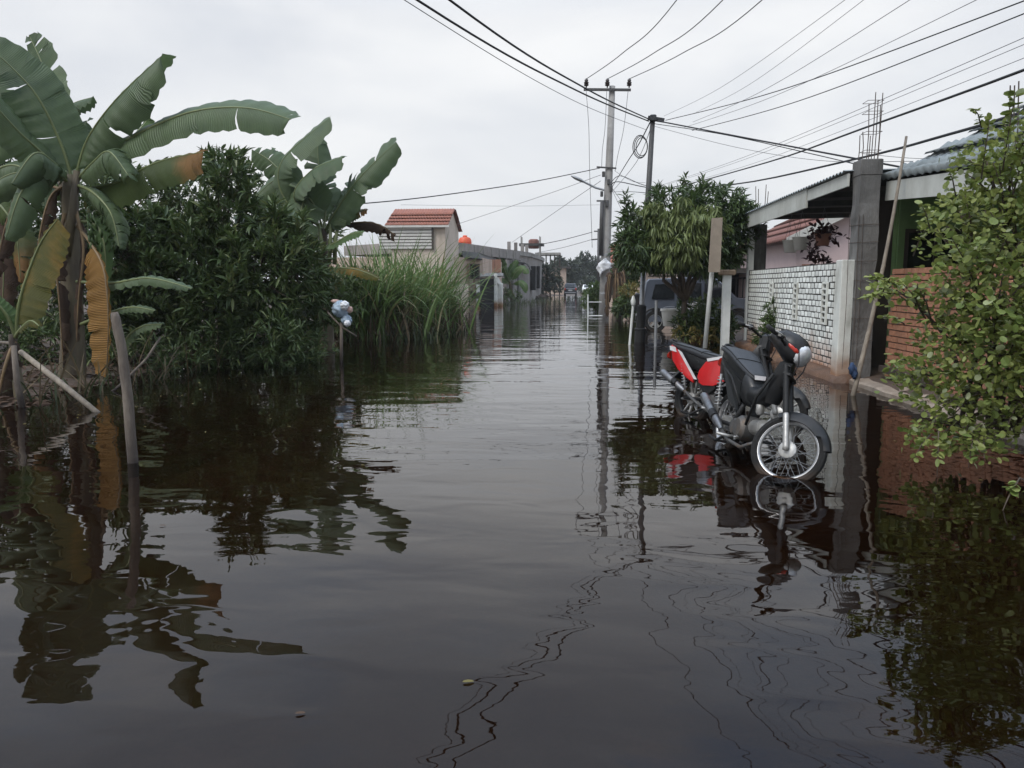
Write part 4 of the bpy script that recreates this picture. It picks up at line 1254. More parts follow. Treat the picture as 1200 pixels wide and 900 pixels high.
# bare and leafy stems, low dark undergrowth at the bank
n = 500
yy = rng.uniform(8.0, 24, n)
xl = np.array([lerp_tab(LEFT, y) for y in yy])
xx = xl - rng.gamma(1.6, .55, n) + .25
base = np.stack([xx, yy, np.full(n, -.05)], 1)
v, f = blades(base, np.stack([rng.normal(.12, .35, n), rng.normal(-.1, .35, n), np.ones(n)], 1), rng.uniform(.25, .8, n), rng.uniform(.012, .03, n), rng.uniform(.25, .9, n))
tag(npmesh('undergrowth', v, f, M['grass_low'], None, False), 'low dark grass and weeds along the left water edge', None, None, 'stuff')
n = 170
yy = rng.uniform(8.5, 17, n)
xl = np.array([lerp_tab(LEFT, y) for y in yy])
base = np.stack([xl - rng.gamma(1.5, .5, n) + .3, yy, np.full(n, -.1)], 1)
v, f = blades(base, np.stack([rng.normal(.1, .55, n), rng.normal(-.1, .45, n), np.ones(n)], 1), rng.uniform(.4, 1.3, n), rng.uniform(.015, .035, n), rng.uniform(.0, .5, n))
tag(npmesh('dead_stems', v, f, M['grass_dry'], None, False), 'dry brown stems and dead leaf strips in the shade of the left bank', None, None, 'stuff')

# tall grass
def grass_clump(name, spots, h, label, nb, m='grass_blade', wd=.03):
    bs = []
    for (px, py, d, r) in spots:
        c = at(px, py, d)
        k = nb // len(spots)
        bs.append(np.stack([rng.normal(c.x, r, k), rng.normal(d, r, k), np.full(k, -.05)], 1))
    bs = np.concatenate(bs)
    n = len(bs)
    td = np.stack([rng.normal(.0, .24, n), rng.normal(-.05, .26, n), np.ones(n)], 1)
    v, f = blades(bs, td, rng.uniform(.45, 1.2, n) * h, wd * rng.uniform(.5, 1.3, n), rng.uniform(.15, 1.2, n), 8)
    o = npmesh(name, v, f, M[m], None, False)
    return tag(o, label, None, None, 'stuff')
grass_clump('tall_grass', [(428, 388, 20.5, .28), (440, 385, 21.0, .30), (462, 385, 21.8, .28), (484, 385, 23, .3), (500, 380, 24.5, .26), (512, 377, 25, .22), (450, 378, 24.5, .35), (478, 376, 26, .35)], 2.95, 'tall green cane-like grass on the left bank beyond the banana plants', 1500, wd=.07)
grass_clump('tall_grass', [(440, 385, 21.3, .6), (475, 385, 23.0, .6), (505, 379, 25, .4)], 2.2, 'shorter arching blades among the tall cane-like grass', 800, wd=.06)
grass_clump('dry_grass', [(450, 388, 20.8, .5), (485, 383, 22.6, .5), (512, 378, 24.6, .4), (526, 374, 27, .3)], 1.35, 'dry brown grass stalks at the foot of the tall green grass', 800, 'grass_dry', .045)
grass_clump('low_grass', [(470, 392, 20.6, .6), (500, 386, 22.6, .5), (522, 379, 25.0, .4), (600, 356, 62, 1.6), (620, 353, 68, 1.8), (585, 358, 56, 1.2), (640, 350, 84, 2.0)], .55, 'low green grass at the water edge below the tall grass and the grey house', 1600, 'grass_low', .03)

# ------------------------------------------------------------------ sticks in the water at the left
sp_ = [at(161, 592, 5.85) + V((0, 0, -.12)), at(157, 560, 5.85), at(150, 470, 5.87), at(143, 410, 5.88), at(134, 366, 5.9)]
kp, kr = [], []
for i in range(29):
    k = i / 28 * 4
    q = min(int(k), 3)
    p = sp_[q].lerp(sp_[q + 1], k - q)
    kp.append(p + V((.008 * mnoise.noise(V((k * 2.1, 1, 0))), .008 * mnoise.noise(V((k * 2.1, 5, 0))), 0)))
    kr.append((.045 - .0025 * k) * (1 + .16 * mnoise.noise(V((k * 3.3, 9, 2)))))
kr[-1] *= .75
t = tag(MB().tube(kp, kr, 11).build('wooden_stake', M['stake'], None, True),
        'weathered round wooden stake standing in the water, nearest of the sticks at the left', 'stake')
tag(MB().tube([at(24, 412, 8.6), at(70, 448, 8.4), at(122, 490, 8.2)], [.03, .034, .03], 8).build('leaning_stick', M['stake_pale'], None, True), 'pale stick slanting down to the water from the young banana plant', 'stick')
tag(MB().tube([at(16, 405, 8.5), at(20, 450, 8.5), at(34, 512, 8.5)], [.03, .035, .04], 8).build('wooden_post', M['stake'], None, True), 'crooked grey post carrying the upper end of the slanting pale stick', 'post')
tag(MB().tube([at(-20, 400, 9.5), at(10, 402, 9.4), at(22, 408, 9.2)], [.02, .022, .02], 7).build('crossbar_stick', M['stake'], None, True), 'thin dark stick running off the left edge from the crooked post', 'stick')
tag(MB().tube([at(75, 528, 7.9), at(102, 508, 8.0), at(112, 498, 8.1)], [.012, .014, .01], 6).build('fallen_twig', M['stake_pale'], None, True), 'pale twig lying half in the water below the slanting stick', 'twig')
tag(MB().tube([at(188, 395, 10.6), at(172, 420, 10.4), at(140, 452, 10.0), at(112, 474, 9.8)], [.014, .016, .018, .018], 6).build('fallen_branch', M['stake'], None, True), 'thin grey branch leaning down behind the wooden stake', 'branch')
# forked stick with a stuffed bundle
sb = at(400, 432, 14.0)
t = thing('forked_stick', sb, 'brown forked stick standing in the water beside the banana plant under the blue bundle', 'stick')
MB().tube([sb - V((0, 0, .12)), at(400, 405, 14), at(400, 378, 14)], [.035, .032, .028], 8).build('stem', M['stake'], t, True)
MB().tube([at(384, 366, 14.1), at(400, 383, 14), at(418, 394, 13.9)], [.016, .018, .012], 6).build('branch', M['stake'], t, True)
bc = at(400, 360, 13.95)
t = thing('stuffed_bundle', bc - V((0, 0, .25)), 'bundle of pale blue and white stuffed cloth stuck on the forked stick', 'bundle')
def blob(c, r, m, parent, name, seed, squash=(1, 1, 1), amp=.5):
    rings = []
    for i in range(17):
        a = math.pi * (i + .02) / 16.04
        rings.append([V(c) + V((math.sin(a) * math.cos(q) * r * squash[0], math.sin(a) * math.sin(q) * r * squash[1], math.cos(a) * r * squash[2])) * (1.12 - amp * abs(mnoise.noise(V((math.sin(a) * math.cos(q) * 3.2 + seed, math.sin(a) * math.sin(q) * 3.2, math.cos(a) * 3.2)))) * 1.6) for q in [2 * math.pi * k / 26 for k in range(26)]])
    return MB().loft(rings).build(name, m, parent, True)
blob(at(399, 362, 13.95), .15, M['bag_blue'], t, 'upper_lump', 1)
blob(at(404, 358, 13.82), .085, M['bag_white'], t, 'white_patch', 5)
blob(at(393, 353, 13.95), .055, M['bag_pink'], t, 'pink_tag', 3, (1.5, .7, .6))
blob(at(410, 363, 13.85), .055, M['bag_pink'], t, 'pink_tag', 8, (1, .8, 1.1))
blob(at(406, 375, 13.92), .11, M['bag_blue'], t, 'lower_lump', 9, (.9, .8, .9))
blob(at(407, 379, 13.8), .06, M['bag_white'], t, 'white_patch', 12)
tag(MB().tube([at(473, 394, 21), at(473.5, 350, 21), at(474.5, 322, 21)], [.03, .028, .024], 8).build('thin_post', M['bamboo'], None, True), 'thin pale bamboo post standing upright in front of the tall grass', 'post')

# ------------------------------------------------------------------ houses down the left side
def window_part(t, c, s, mframe, mpane, axis='y'):
    """framed window on a wall that faces -y (axis y) or +x (axis x)"""
    x, y, z = c
    w, h = s
    fo = MB()
    if axis == 'y':
        for (cc, ss) in [((x, y, z + h / 2), (w + .1, .12, .08)), ((x, y, z - h / 2), (w + .1, .12, .08)), ((x - w / 2, y, z), (.08, .12, h - .08)), ((x + w / 2, y, z), (.08, .12, h - .08)), ((x, y, z), (.05, .1, h - .08))]:
            fo.box(cc, ss)
        o = fo.build('window', mframe, t)
        MB().box((x, y + .03, z), (w - .06, .02, h - .06)).build('pane', mpane, o)
    else:
        for (cc, ss) in [((x, y, z + h / 2), (.12, w + .1, .08)), ((x, y, z - h / 2), (.12, w + .1, .08)), ((x, y - w / 2, z), (.12, .08, h - .08)), ((x, y + w / 2, z), (.12, .08, h - .08)), ((x, y, z), (.1, .05, h - .08))]:
            fo.box(cc, ss)
        o = fo.build('window', mframe, t)
        MB().box((x - .03, y, z), (.02, w - .06, h - .06)).build('pane', mpane, o)

# red roofed house
D = 46.0
hx0, hx1 = at(455, 260, D).x, at(524, 260, D).x
ze, zr = at(490, 263, D).z, at(490, 244, D + 2.6).z
t = thing('red_roof_house', ((hx0 + hx1) / 2, D + 3, 0), 'tall cream house with red tiled gable roof and white boarded front above the tall grass', 'house')
MB().loft([[V((x, D, -.1)), V((x, D + 5.2, -.1)), V((x, D + 5.2, ze)), V((x, D + 2.6, zr - .1)), V((x, D, ze))] for x in (hx0 + .15, hx1 - .12)]).build('wall', M['cream'], t)
tile_rows((hx0 - .15, D - .3, ze - .08), (hx1 - hx0 + .25, 0, 0), (0, 2.9, zr - ze + .12), 22, 12, .05, .05, M['roof_red'], 'roof', t, 4)
tile_rows((hx1 + .1, D + 5.5, ze - .08), (-(hx1 - hx0 + .25), 0, 0), (0, -2.9, zr - ze + .12), 22, 12, .05, .05, M['roof_red'], 'roof', t, 4)
MB().box(((hx0 + hx1) / 2, D - .28, ze - .12), (hx1 - hx0 + .3, .05, .14)).build('fascia_board', M['white_board'], t)
xa, xb = at(444, 270, D - .1).x, at(506, 270, D - .1).x
zt, zb_ = at(480, 266, D).z, at(480, 292, D).z
nb = 7
for k in range(nb):
    z = zt + (zb_ - zt) * (k + .5) / nb
    MB().box(((xa + xb) / 2, D - .1 - .01 * (k % 2), z), (xb - xa, .05, abs(zt - zb_) / nb * .72)).build('board', M['white_board'], t)
MB().box(((xa + xb) / 2, D - .045, (zt + zb_) / 2), (xb - xa, .05, zt - zb_)).build('board_backing', M['dark_wood'], t)
MB().box((xb + .04, D - .1, (zt + zb_) / 2), (.10, .12, zt - zb_ + .1)).build('corner_board', M['dark_wood'], t)

# long flat roofed house with canopy, gate
def wall_poly(t, name, m, pts, z0, z1):
    MB().prism(pts, z0, z1).build(name, m, t)
t = thing('flat_roof_house', (-9, 55, 0), 'long peach house with flat grey roof edge, sloping dark eaves and an orange block wall', 'house')
A0, A1, A2 = at(500, 345, 47), at(566, 345, 51.0), at(588, 345, 60)
wall_poly(t, 'wall', M['cream_pink'], [(A0.x, 47.6), (A1.x, 51.0), (A2.x, 60), (-16, 64), (-18, 50)], -.1, at(560, 303, 52).z)
pz0, pz1 = at(560, 300, 53).z, at(560, 288, 53).z
Q0, Q1, Q2 = at(498, 290, 50), at(545, 290, 53), at(609, 290, 66)
MB().prism([(Q0.x, 50), (Q1.x, 53), (Q2.x, 66), (-13, 70), (-17, 56)], at(560, 299, 56).z, at(560, 287.5, 56).z).build('parapet', M['grey_wall'], t)
for k in range(1, 7):
    p = V((Q1.x, 53, 0)).lerp(V((Q2.x, 66, 0)), k / 7)
    MB().box((p.x + .03, p.y, (pz0 + pz1) / 2 + .1), (.1, .08, pz1 - pz0 + .1)).build('parapet_rib', M['concrete'], t)
e0, e1, e2 = at(541, 297, 50.0), at(562, 300, 50.8), at(583, 308, 59)
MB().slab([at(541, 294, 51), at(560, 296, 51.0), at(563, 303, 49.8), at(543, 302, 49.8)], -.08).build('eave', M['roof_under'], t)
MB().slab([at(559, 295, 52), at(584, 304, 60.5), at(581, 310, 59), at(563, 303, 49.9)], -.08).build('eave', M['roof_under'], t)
# orange breeze-block wall above the gate
B0, B1 = at(564, 311, 51.6), at(587, 311, 59)
o = MB().slab([at(563.5, 304, 51.1), at(587, 304, 58.6), at(587, 319, 58.6), at(563.5, 320, 51.1)], -.15).build('block_wall', M['brick_orange'], t)
MB().slab([at(563, 320, 50.7), at(590, 320, 58.4), at(590, 323, 57.6), at(563, 324, 50)], -.15).build('gate_canopy', M['concrete'], t)
for px_ in (549, 556):
    p = at(px_, 330, 50.0)
    MB().box((p.x, p.y - .1, 1.4), (.14, .14, 2.9)).build('porch_post', M['brown_wood'], t)
window_part(t, (at(556, 318, 49.6).x, 49.75, at(556, 318, 49.7).z), (.55, .9), M['dark_wood'], M['glass_dark'])
MB().prism([(at(528, 345, 46.5).x, 46.5), (at(549, 345, 47.5).x, 47.5), (at(549, 345, 47.9).x, 47.9), (at(528, 345, 47).x, 47.0)], -.1, at(540, 333, 47).z).build('yard_wall', M['cream'], t)
t = thing('gate', at(570, 352, 50), 'black double metal gate between pale posts under the orange block wall', 'gate')
g0, g1 = at(563, 350, 50.0), at(579, 350, 52.5)
zt = at(571, 326, 51).z
for k in range(12):
    p = g0.lerp(g1, (k + .5) / 12)
    MB().box((p.x, p.y, zt / 2), (.085, .03, zt)).build('bar', M['black_metal'], t)
for z in (.25, zt * .55, zt - .05):
    MB().bar((g0.x, g0.y + .05, z), (g1.x, g1.y + .05, z), .04, .07).build('rail', M['black_metal'], t)
MB().slab([(g0.x, g0.y + .12, 0), (g1.x, g1.y + .12, 0), (g1.x, g1.y + .12, zt - .1), (g0.x, g0.y + .12, zt - .1)], .02).build('sheet', M['black_metal'], t)
for p, h in ((g0, 1.5), (g1, zt + .3)):
    MB().box((p.x + (.12 if p is g1 else -.15), p.y - .1, h / 2), (.22, .22, h), bev=.02).build('gate_post', M['plaster_white'], t)
MB().slab([at(577, 323, 52), at(583, 326, 54), at(589, 338, 55.5), at(584, 336, 54)], .1).build('awning', M['white_board'], t)
t = tag(MB().box((at(585, 344, 54).x, 54, .75), (.5, .5, 1.7), bev=.03).build('gate_pier', M['plaster_white']), 'short pale wall pier right of the black gate', 'pier')
t = thing('parked_motorcycle', at(552, 352, 47.5), 'dark motorcycle parked on the bank left of the black gate', 'motorcycle')
mc = at(551, 347, 47.4)
MB().lathe((mc.x - .1, mc.y, .42), [(.2, -.04), (.3, -.04), (.3, .04), (.2, .04)], (1, .35, 0), 16, True).build('wheel', M['tyre'], t)
MB().lathe((mc.x + .5, mc.y + .9, .42), [(.2, -.04), (.3, -.04), (.3, .04), (.2, .04)], (1, .35, 0), 16, True).build('wheel', M['tyre'], t)
MB().loft([[V((mc.x + .2 + a_ * .35, mc.y + .2 + a_, .55 + .35 * abs(a_ - .3))) + V((dx, 0, dz)) for dx, dz in ((-.12, 0), (.12, 0), (.12, .3), (-.12, .3))] for a_ in (-.2, .1, .5, .8)]).build('body', M['bike_black'], t)
MB().tube([(mc.x - .2, mc.y, 1.1), (mc.x + .05, mc.y - .1, 1.05), (mc.x + .35, mc.y - .1, 1.1)], .02, 6).build('handlebar', M['bike_frame'], t)

# orange water tank
tc_ = at(545, 291, 58)
t = thing('water_tank', tc_, 'orange ribbed water tank standing on the flat roof', 'water tank')
r_ = .5
MB().lathe(tc_ - V((0, 0, .1)), [(r_ * .9, 0), (r_, .05), (r_, .2), (r_ * .94, .23), (r_, .26), (r_, .46), (r_ * .94, .49), (r_, .52), (r_ * .96, .72), (r_ * .75, .88), (r_ * .3, .95)], n=24).build('drum', M['tank_orange'], t, 'auto')
MB().lathe(tc_ + V((0, 0, .84)), [(.17, 0), (.17, .08), (.13, .12), (0, .12)], n=14).build('lid', M['tank_orange'], t, 'auto')
MB().lathe(tc_ - V((0, 0, .5)), [(r_ * .7, 0), (r_ * .7, .39)], n=12).build('stand', M['concrete'], t)

# grey unfinished house with an arch
t = thing('grey_house', (-8, 82, 0), 'unfinished grey rendered house with a rounded corner parapet and a dark arched canopy', 'house')
g = [(at(594, 345, 71).x, 71), (at(620, 345, 78).x, 78), (at(633, 345, 88).x, 88), (at(637, 345, 95).x, 95), (-14, 98), (-15, 74)]
zt = at(610, 300, 76).z
MB().prism(g, -.1, zt).build('wall', M['grey_wall'], t)
g2 = [(p[0] + .12, p[1] - .15) for p in g[:4]] + [(p[0], p[1]) for p in g[4:]]
MB().prism(g2, zt + .003, zt + .42).build('parapet', M['concrete'], t)
ca = at(611, 316, 74.2)
rings = []
for i in range(9):
    a = math.pi * i / 8
    rr_ = .72
    rings.append([ca + V((math.cos(a) * rr_ * 1.2, -.5 + .2, math.sin(a) * rr_)), ca + V((math.cos(a) * rr_ * 1.2, 2.0, math.sin(a) * rr_)), ca + V((math.cos(a) * rr_ * 1.05, 2.0, math.sin(a) * rr_ * .85)), ca + V((math.cos(a) * rr_ * 1.05, -.3, math.sin(a) * rr_ * .85))])
MB().loft(rings).build('arched_canopy', M['roof_under'], t)
for (pa, pb, d_) in [((623, 312), (627, 340), 79.5), ((629, 312), (631, 338), 85)]:
    p, q = at(pa[0], pa[1], d_), at(pb[0], pb[1], d_)
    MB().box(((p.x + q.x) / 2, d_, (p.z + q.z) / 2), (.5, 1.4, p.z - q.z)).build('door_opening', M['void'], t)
for px_, d_ in ((601, 72.5), (607, 74.3)):
    p = at(px_, 320, d_)
    MB().box((p.x + .2, p.y, 1.9), (.25, .5, 3.9)).build('pilaster', M['concrete'], t)
for px_, d_ in ((596, 71), (604, 72.4), (612, 75), (617, 76.6)):
    p = at(px_, 294, d_)
    MB().box((p.x, p.y + .4, zt + .75), (.3, .3, .75)).build('column_stub', M['grey_wall'], t)
tw = at(622, 300, 80)
t = thing('tower_frame', (tw.x, 80, zt), 'small roofed water tower frame standing on the grey house', 'tower')
for dx in (-.95, .95):
    for dy in (-.6, .6):
        MB().box((tw.x + dx, 80 + dy, zt + 1.1), (.12, .12, 2.0)).build('leg', M['concrete'], t)
MB().box((tw.x + .1, 80, at(620, 287, 80).z), (2.5, 1.7, .25)).build('top_slab', M['roof_under'], t)
MB().lathe((tw.x + .3, 80, zt + .9), [(.5, 0), (.55, .05), (.55, .8), (.4, .95)], n=14).build('drum', M['brown_roof'] if 'brown_roof' in M else M['roof_brown'], t)
t = thing('carport', (-5.4, 100, 0), 'far flat carport on thin posts beyond the grey house', 'carport')
ck = at(648, 298, 100)
MB().box((ck.x - .6, 100, ck.z), (3.2, 4, .28)).build('roof', M['concrete'], t)
for px_ in (640, 645, 650, 656):
    p = at(px_, 298, 98.5)
    MB().box((p.x, p.y, ck.z / 2 - .1), (.16, .16, ck.z - .1)).build('post', M['dark_wood'], t)
MB().box((-8.5, 103, 1.6), (6, .3, 3.2)).build('wall', M['cream'], t)
t = thing('far_house', (-4.6, 122, 0), 'small far cream house with dark flat eaves at the end of the road', 'house')
MB().box((at(653, 325, 118).x - 1.2, 121, 2.0), (5, 5, 4.2)).build('wall', M['cream_pink'], t)
MB().box((at(653, 325, 118).x - 1.0, 121, 4.2), (6, 6, .25)).build('roof', M['roof_under'], t)
window_part(t, (at(652, 325, 118).x, 118.45, 2.2), (1.0, 1.1), M['white_board'], M['glass_dark'])

# gravel and stone heap at the far left edge
random.seed(9)
for i in range(8):
    p = at(646 + i * 1.5 - 6, 346, 84 + i * 1.3)
    s = random.uniform(.25, .5)
    pts = [[V((p.x - 1.2 + (random.uniform(.8, 1.2) * r_ * s * 1.4) * math.cos(a), p.y + r_ * s * math.sin(a), h * s)) for a in [k * math.pi / 3.5 for k in range(7)]] for r_, h in ((.8, 0), (1, .3), (.7, .8), (.2, 1))]
    tag(MB().loft(pts).build('boulder', M['ground'], None), 'brown earth lump on the far left bank before the bushes', 'boulder', 'earth lumps on the far left bank')

# banana sapling and bushes by the grey house
p = at(600, 352, 63)
t = thing('banana_plant', p, 'small banana sapling standing before the grey house far down the left bank', 'banana plant')
banana_trunk(t, p - V((0, 0, .1)), at(598, 330, 63), .16, .1)
for (q, w_) in [([(598, 332, 63), (592, 318, 62.5), (588, 306, 62), (583, 300, 61.6)], .7), ([(598, 332, 63), (604, 320, 62.6), (612, 314, 62.2), (618, 320, 62)], .7), ([(598, 333, 63), (596, 322, 63), (601, 312, 63), (606, 305, 63)], .7), ([(598, 334, 63), (590, 328, 62.5), (585, 330, 62), (580, 338, 61.8)], .6), ([(599, 334, 63), (608, 330, 62.4), (614, 334, 62), (617, 342, 62)], .6)]:
    banana_leaf(t, ppts(q), w_, M['banana_new'], .4, .4, side=(0, -.8, .5), petiole=.1, ribr=.03)
leafy_tree('bush', at(645, 347, 92), plobes([(640, 325, 9, 14, 0), (648, 322, 9, 14, 1), (654, 334, 7, 9, 0), (638, 337, 8, 8, -1)], 92, 1.2), 'tall green bush between the grey house and the carport', 'bush', M['leaf_far'], 5, 8, .42, .3, trunk_r=.1)
leafy_tree('bush', at(590, 355, 56), plobes([(592, 345, 8, 7, 0), (602, 346, 9, 6, 2)], 57, .8), 'low scrub at the water edge beside the banana sapling', 'bush', M['leaf_mid'], 8, 8, .25, .25, trunk_r=.05)
# far trees at the end of the road
random.seed(31)
for i, (px_, py_, rx_, rz_, d_, lab) in enumerate([
        (668, 318, 12, 14, 140, 'grey green far tree left of the road end, behind the small cream house'), (684, 312, 13, 17, 150, 'tallest far tree at the end of the road'),
        (699, 318, 12, 16, 145, 'far dark tree right behind the utility pole'), (655, 312, 10, 12, 150, 'far pale tree seen over the flat carport'), (716, 312, 14, 16, 150, 'far tree over the red roof at the right end of the road'),
        (738, 310, 16, 18, 150, 'far tree mostly hidden by the mango tree'), (690, 332, 10, 9, 132, 'low far bush beside the parked cars')]):
    leafy_tree('far_tree', at(px_, 349, d_), plobes([(px_ - rx_ * .4, py_ + 4, rx_ * .7, rz_ * .8, 0), (px_ + rx_ * .4, py_ + 2, rx_ * .7, rz_ * .9, 1), (px_, py_ - rz_ * .25, rx_ * .6, rz_ * .7, 0), (px_ - 1, py_ + rz_, rx_ * .8, rz_ * .6, 0)], d_),
               lab, 'tree', M['leaf_far'], 3.0, 7, .62, .35, trunk_r=.2, spread=.9)

# ------------------------------------------------------------------ vehicles
def car(name, origin, heading, L, W, H, prof, glass, m, label, cat, wheel_r, axles, details):
    """car built from a side outline lofted across its width with the cabin leaning in; local x forward, y left, z up"""
    xf = Matrix.Translation(origin) @ Matrix.Rotation(heading, 4, 'Z')
    t = thing(name, origin, label, cat)
    sec = []
    belt = details['belt']
    for s in (-1, -.94, -.5, 0, .5, .94, 1):
        ring = []
        for (x, z) in prof:
            inset = max(0, (z - belt) / (H - belt)) * .16
            edge = .035 if abs(s) == 1 else 0
            zz = z - (.03 if abs(s) == 1 and z > belt else 0)
            ring.append(V((x * (1 - edge * .4), s * (W / 2) * (1 - inset) * (1 if abs(s) < 1 else 1.0) , zz)))
        sec.append(ring)
    MB(xf).loft(sec).build('body', m, t, 'auto')
    for (nm, quad, mm) in glass:
        MB(xf).slab([V(q) for q in quad], .02).build(nm, mm, t)
    for ax in axles:
        for s in (-1, 1):
            c = V((ax, s * (W / 2 - .10), wheel_r))
            wheel = MB(xf).lathe(c, [(wheel_r * .62, -.11), (wheel_r * .92, -.11), (wheel_r, -.07), (wheel_r, .07), (wheel_r * .92, .11), (wheel_r * .62, .11)], (0, 1, 0), 24, True).build('wheel', M['tyre'], t, 'auto')
            mb = MB(xf)
            mb.lathe(c + V((0, s * .06, 0)), [(wheel_r * .63, 0), (wheel_r * .63, s * .04), (wheel_r * .57, s * .04), (wheel_r * .57, 0)], (0, 1, 0), 20, True)
            mb.lathe(c + V((0, s * .05, 0)), [(0, 0), (wheel_r * .16, 0), (wheel_r * .14, s * .05), (0, s * .05)], (0, 1, 0), 12)
            for k in range(5):
                a = k * 2 * math.pi / 5 + .3
                mb.bar(c + V((math.cos(a) * wheel_r * .1, s * .075, math.sin(a) * wheel_r * .1)), c + V((math.cos(a) * wheel_r * .6, s * .075, math.sin(a) * wheel_r * .6)), wheel_r * .17, .04, (0, 1, 0))
            mb.build('rim', M['alloy'], wheel, 'auto')
            ar = MB(xf)
            pts = [c + V((math.cos(a) * wheel_r * 1.16, s * .105, math.sin(a) * wheel_r * 1.16)) for a in [math.pi * k / 12 for k in range(-1, 14)]]
            ar.tube(pts, .03, 6)
            ar.build('wheel_arch', M['bike_black'], t, True)
    for (nm, c, s_, mm) in details['boxes']:
        MB(xf).box(c, s_, bev=min(s_) * .25).build(nm, mm, t)
    return t, xf

# boxy SUV parked across the drive at the right, tail to the road
suv_o = V((4.06, 25.6, -.06))
suv_prof = [(-1.95, .34), (-2.0, .62), (-1.98, .95), (-1.9, 1.06), (-1.80, 1.62), (-1.72, 1.70), (-.2, 1.76), (.42, 1.70), (1.02, 1.12), (1.75, 1.02), (1.92, .88), (1.98, .6), (1.95, .34)]
sw = .80
gl = []
for s in (-1, 1):
    def sp_(x, z, s=s):
        return (x, s * (sw * (1 - .16 * (z - 1.0) / .76) + .012), z)
    gl += [('rear_side_window', [sp_(-1.62, 1.08), sp_(-.92, 1.08), sp_(-.92, 1.55), sp_(-1.52, 1.53)], M['glass_dark']),
           ('door_window', [sp_(-.82, 1.08), sp_(-.08, 1.08), sp_(-.08, 1.57), sp_(-.82, 1.56)], M['glass_dark']),
           ('door_window', [sp_(.02, 1.08), sp_(.86, 1.08), sp_(.48, 1.55), sp_(.02, 1.57)], M['glass_dark'])]
gl += [('rear_window', [(-1.895, -.58, 1.12), (-1.895, .58, 1.12), (-1.80, .5, 1.58), (-1.80, -.5, 1.58)], M['glass_dark']),
       ('windscreen', [(1.0, -.62, 1.16), (1.0, .62, 1.16), (.50, .56, 1.64), (.50, -.56, 1.64)], M['glass_dark'])]
car('parked_suv', suv_o, math.pi * 0 + R(-3), 4.0, 1.6, 1.76, suv_prof, gl, M['car_navy'], 'boxy dark blue off-road car parked under the mango tree, wheel deep in water', 'car', .36, (-1.50, 1.05),
    {'belt': 1.02, 'boxes': [('bumper', (-2.03, 0, .45), (.14, 1.5, .22), M['bike_black']), ('bumper', (2.0, 0, .45), (.14, 1.5, .22), M['bike_black']), ('tail_light', (-1.97, .72, .85), (.08, .14, .3), M['red_lens']), ('tail_light', (-1.97, -.72, .85), (.08, .14, .3), M['red_lens']), ('side_sill', (0, -.82, .32), (1.7, .06, .1), M['bike_black']), ('side_trim', (-.1, -.812, .72), (3.0, .02, .06), M['bike_black']), ('door_handle', (-.7, -.82, .98), (.16, .03, .03), M['bike_black']), ('door_handle', (.1, -.82, .98), (.16, .03, .03), M['bike_black']), ('mud_flap', (-1.93, -.72, .25), (.03, .2, .3), M['bike_black']), ('exhaust_pipe', (-2.02, .4, .28), (.2, .05, .05), M['chrome']),
                             ('roof_rail', (-.7, -.62, 1.80), (2.0, .03, .03), M['bike_black']), ('roof_rail', (-.7, .62, 1.80), (2.0, .03, .03), M['bike_black']),
                             ('spare_wheel_cover', (-2.06, -.1, .95), (.16, .6, .6), M['bike_black']), ('side_panel_sticker', (-1.0 + .62, -.817, .86), (.7, .01, .22), M['silver_sticker'])]})
# dark car far down the road, tail to us
fc = at(668.5, 346.5, 104)
gl2 = [('rear_window', [(-1.80, -.60, 1.18), (-1.80, .60, 1.18), (-1.62, .52, 1.6), (-1.62, -.52, 1.6)], M['glass_dark'])]
for s in (-1, 1):
    gl2 += [('side_window', [(-1.5, s * .80, 1.14), (.7, s * .80, 1.14), (.3, s * .72, 1.58), (-1.4, s * .72, 1.58)], M['glass_dark'])]
car('far_car', V((fc.x, 104.5, .0)), R(90), 4.1, 1.65, 1.72, [(-1.95, .34), (-2.0, .6), (-1.95, 1.0), (-1.8, 1.1), (-1.62, 1.64), (-1.5, 1.70), (.2, 1.72), (.6, 1.62), (1.1, 1.12), (1.8, 1.0), (2.0, .8), (2.0, .34)], gl2, M['car_grey'], 'dark car seen from behind, far down the flooded road', 'car', .32, (-1.2, 1.3),
    {'belt': 1.08, 'boxes': [('bumper', (-2.02, 0, .46), (.16, 1.6, .26), M['car_grey']), ('tail_light', (-1.96, .70, .98), (.1, .2, .3), M['red_lens']), ('tail_light', (-1.96, -.70, .98), (.1, .2, .3), M['red_lens']), ('number_plate', (-2.0, 0, .8), (.06, .5, .16), M['white_paint']), ('bumper_stripe', (-2.11, 0, .5), (.02, 1.4, .05), M['silver_sticker'])]})
wc = at(684, 344, 118)
car('far_car', V((wc.x + .6, 118, .12)), R(-90), 4.1, 1.65, 1.5, [(-1.95, .34), (-2.0, .6), (-1.9, .92), (-1.2, 1.0), (-.8, 1.42), (.5, 1.46), (1.1, .98), (1.9, .85), (2.0, .34)],
    [('windscreen', [(1.06, -.6, 1.03), (1.06, .6, 1.03), (.56, .54, 1.42), (.56, -.54, 1.42)], M['glass_dark'])], M['car_white'], 'small white car facing us at the far road end, beside the dark car', 'car', .3, (-1.2, 1.25),
    {'belt': .98, 'boxes': [('headlight', (1.97, .6, .7), (.08, .25, .12), M['lens']), ('headlight', (1.97, -.6, .7), (.08, .25, .12), M['lens']), ('grille', (2.0, 0, .55), (.05, .8, .14), M['bike_black'])]})

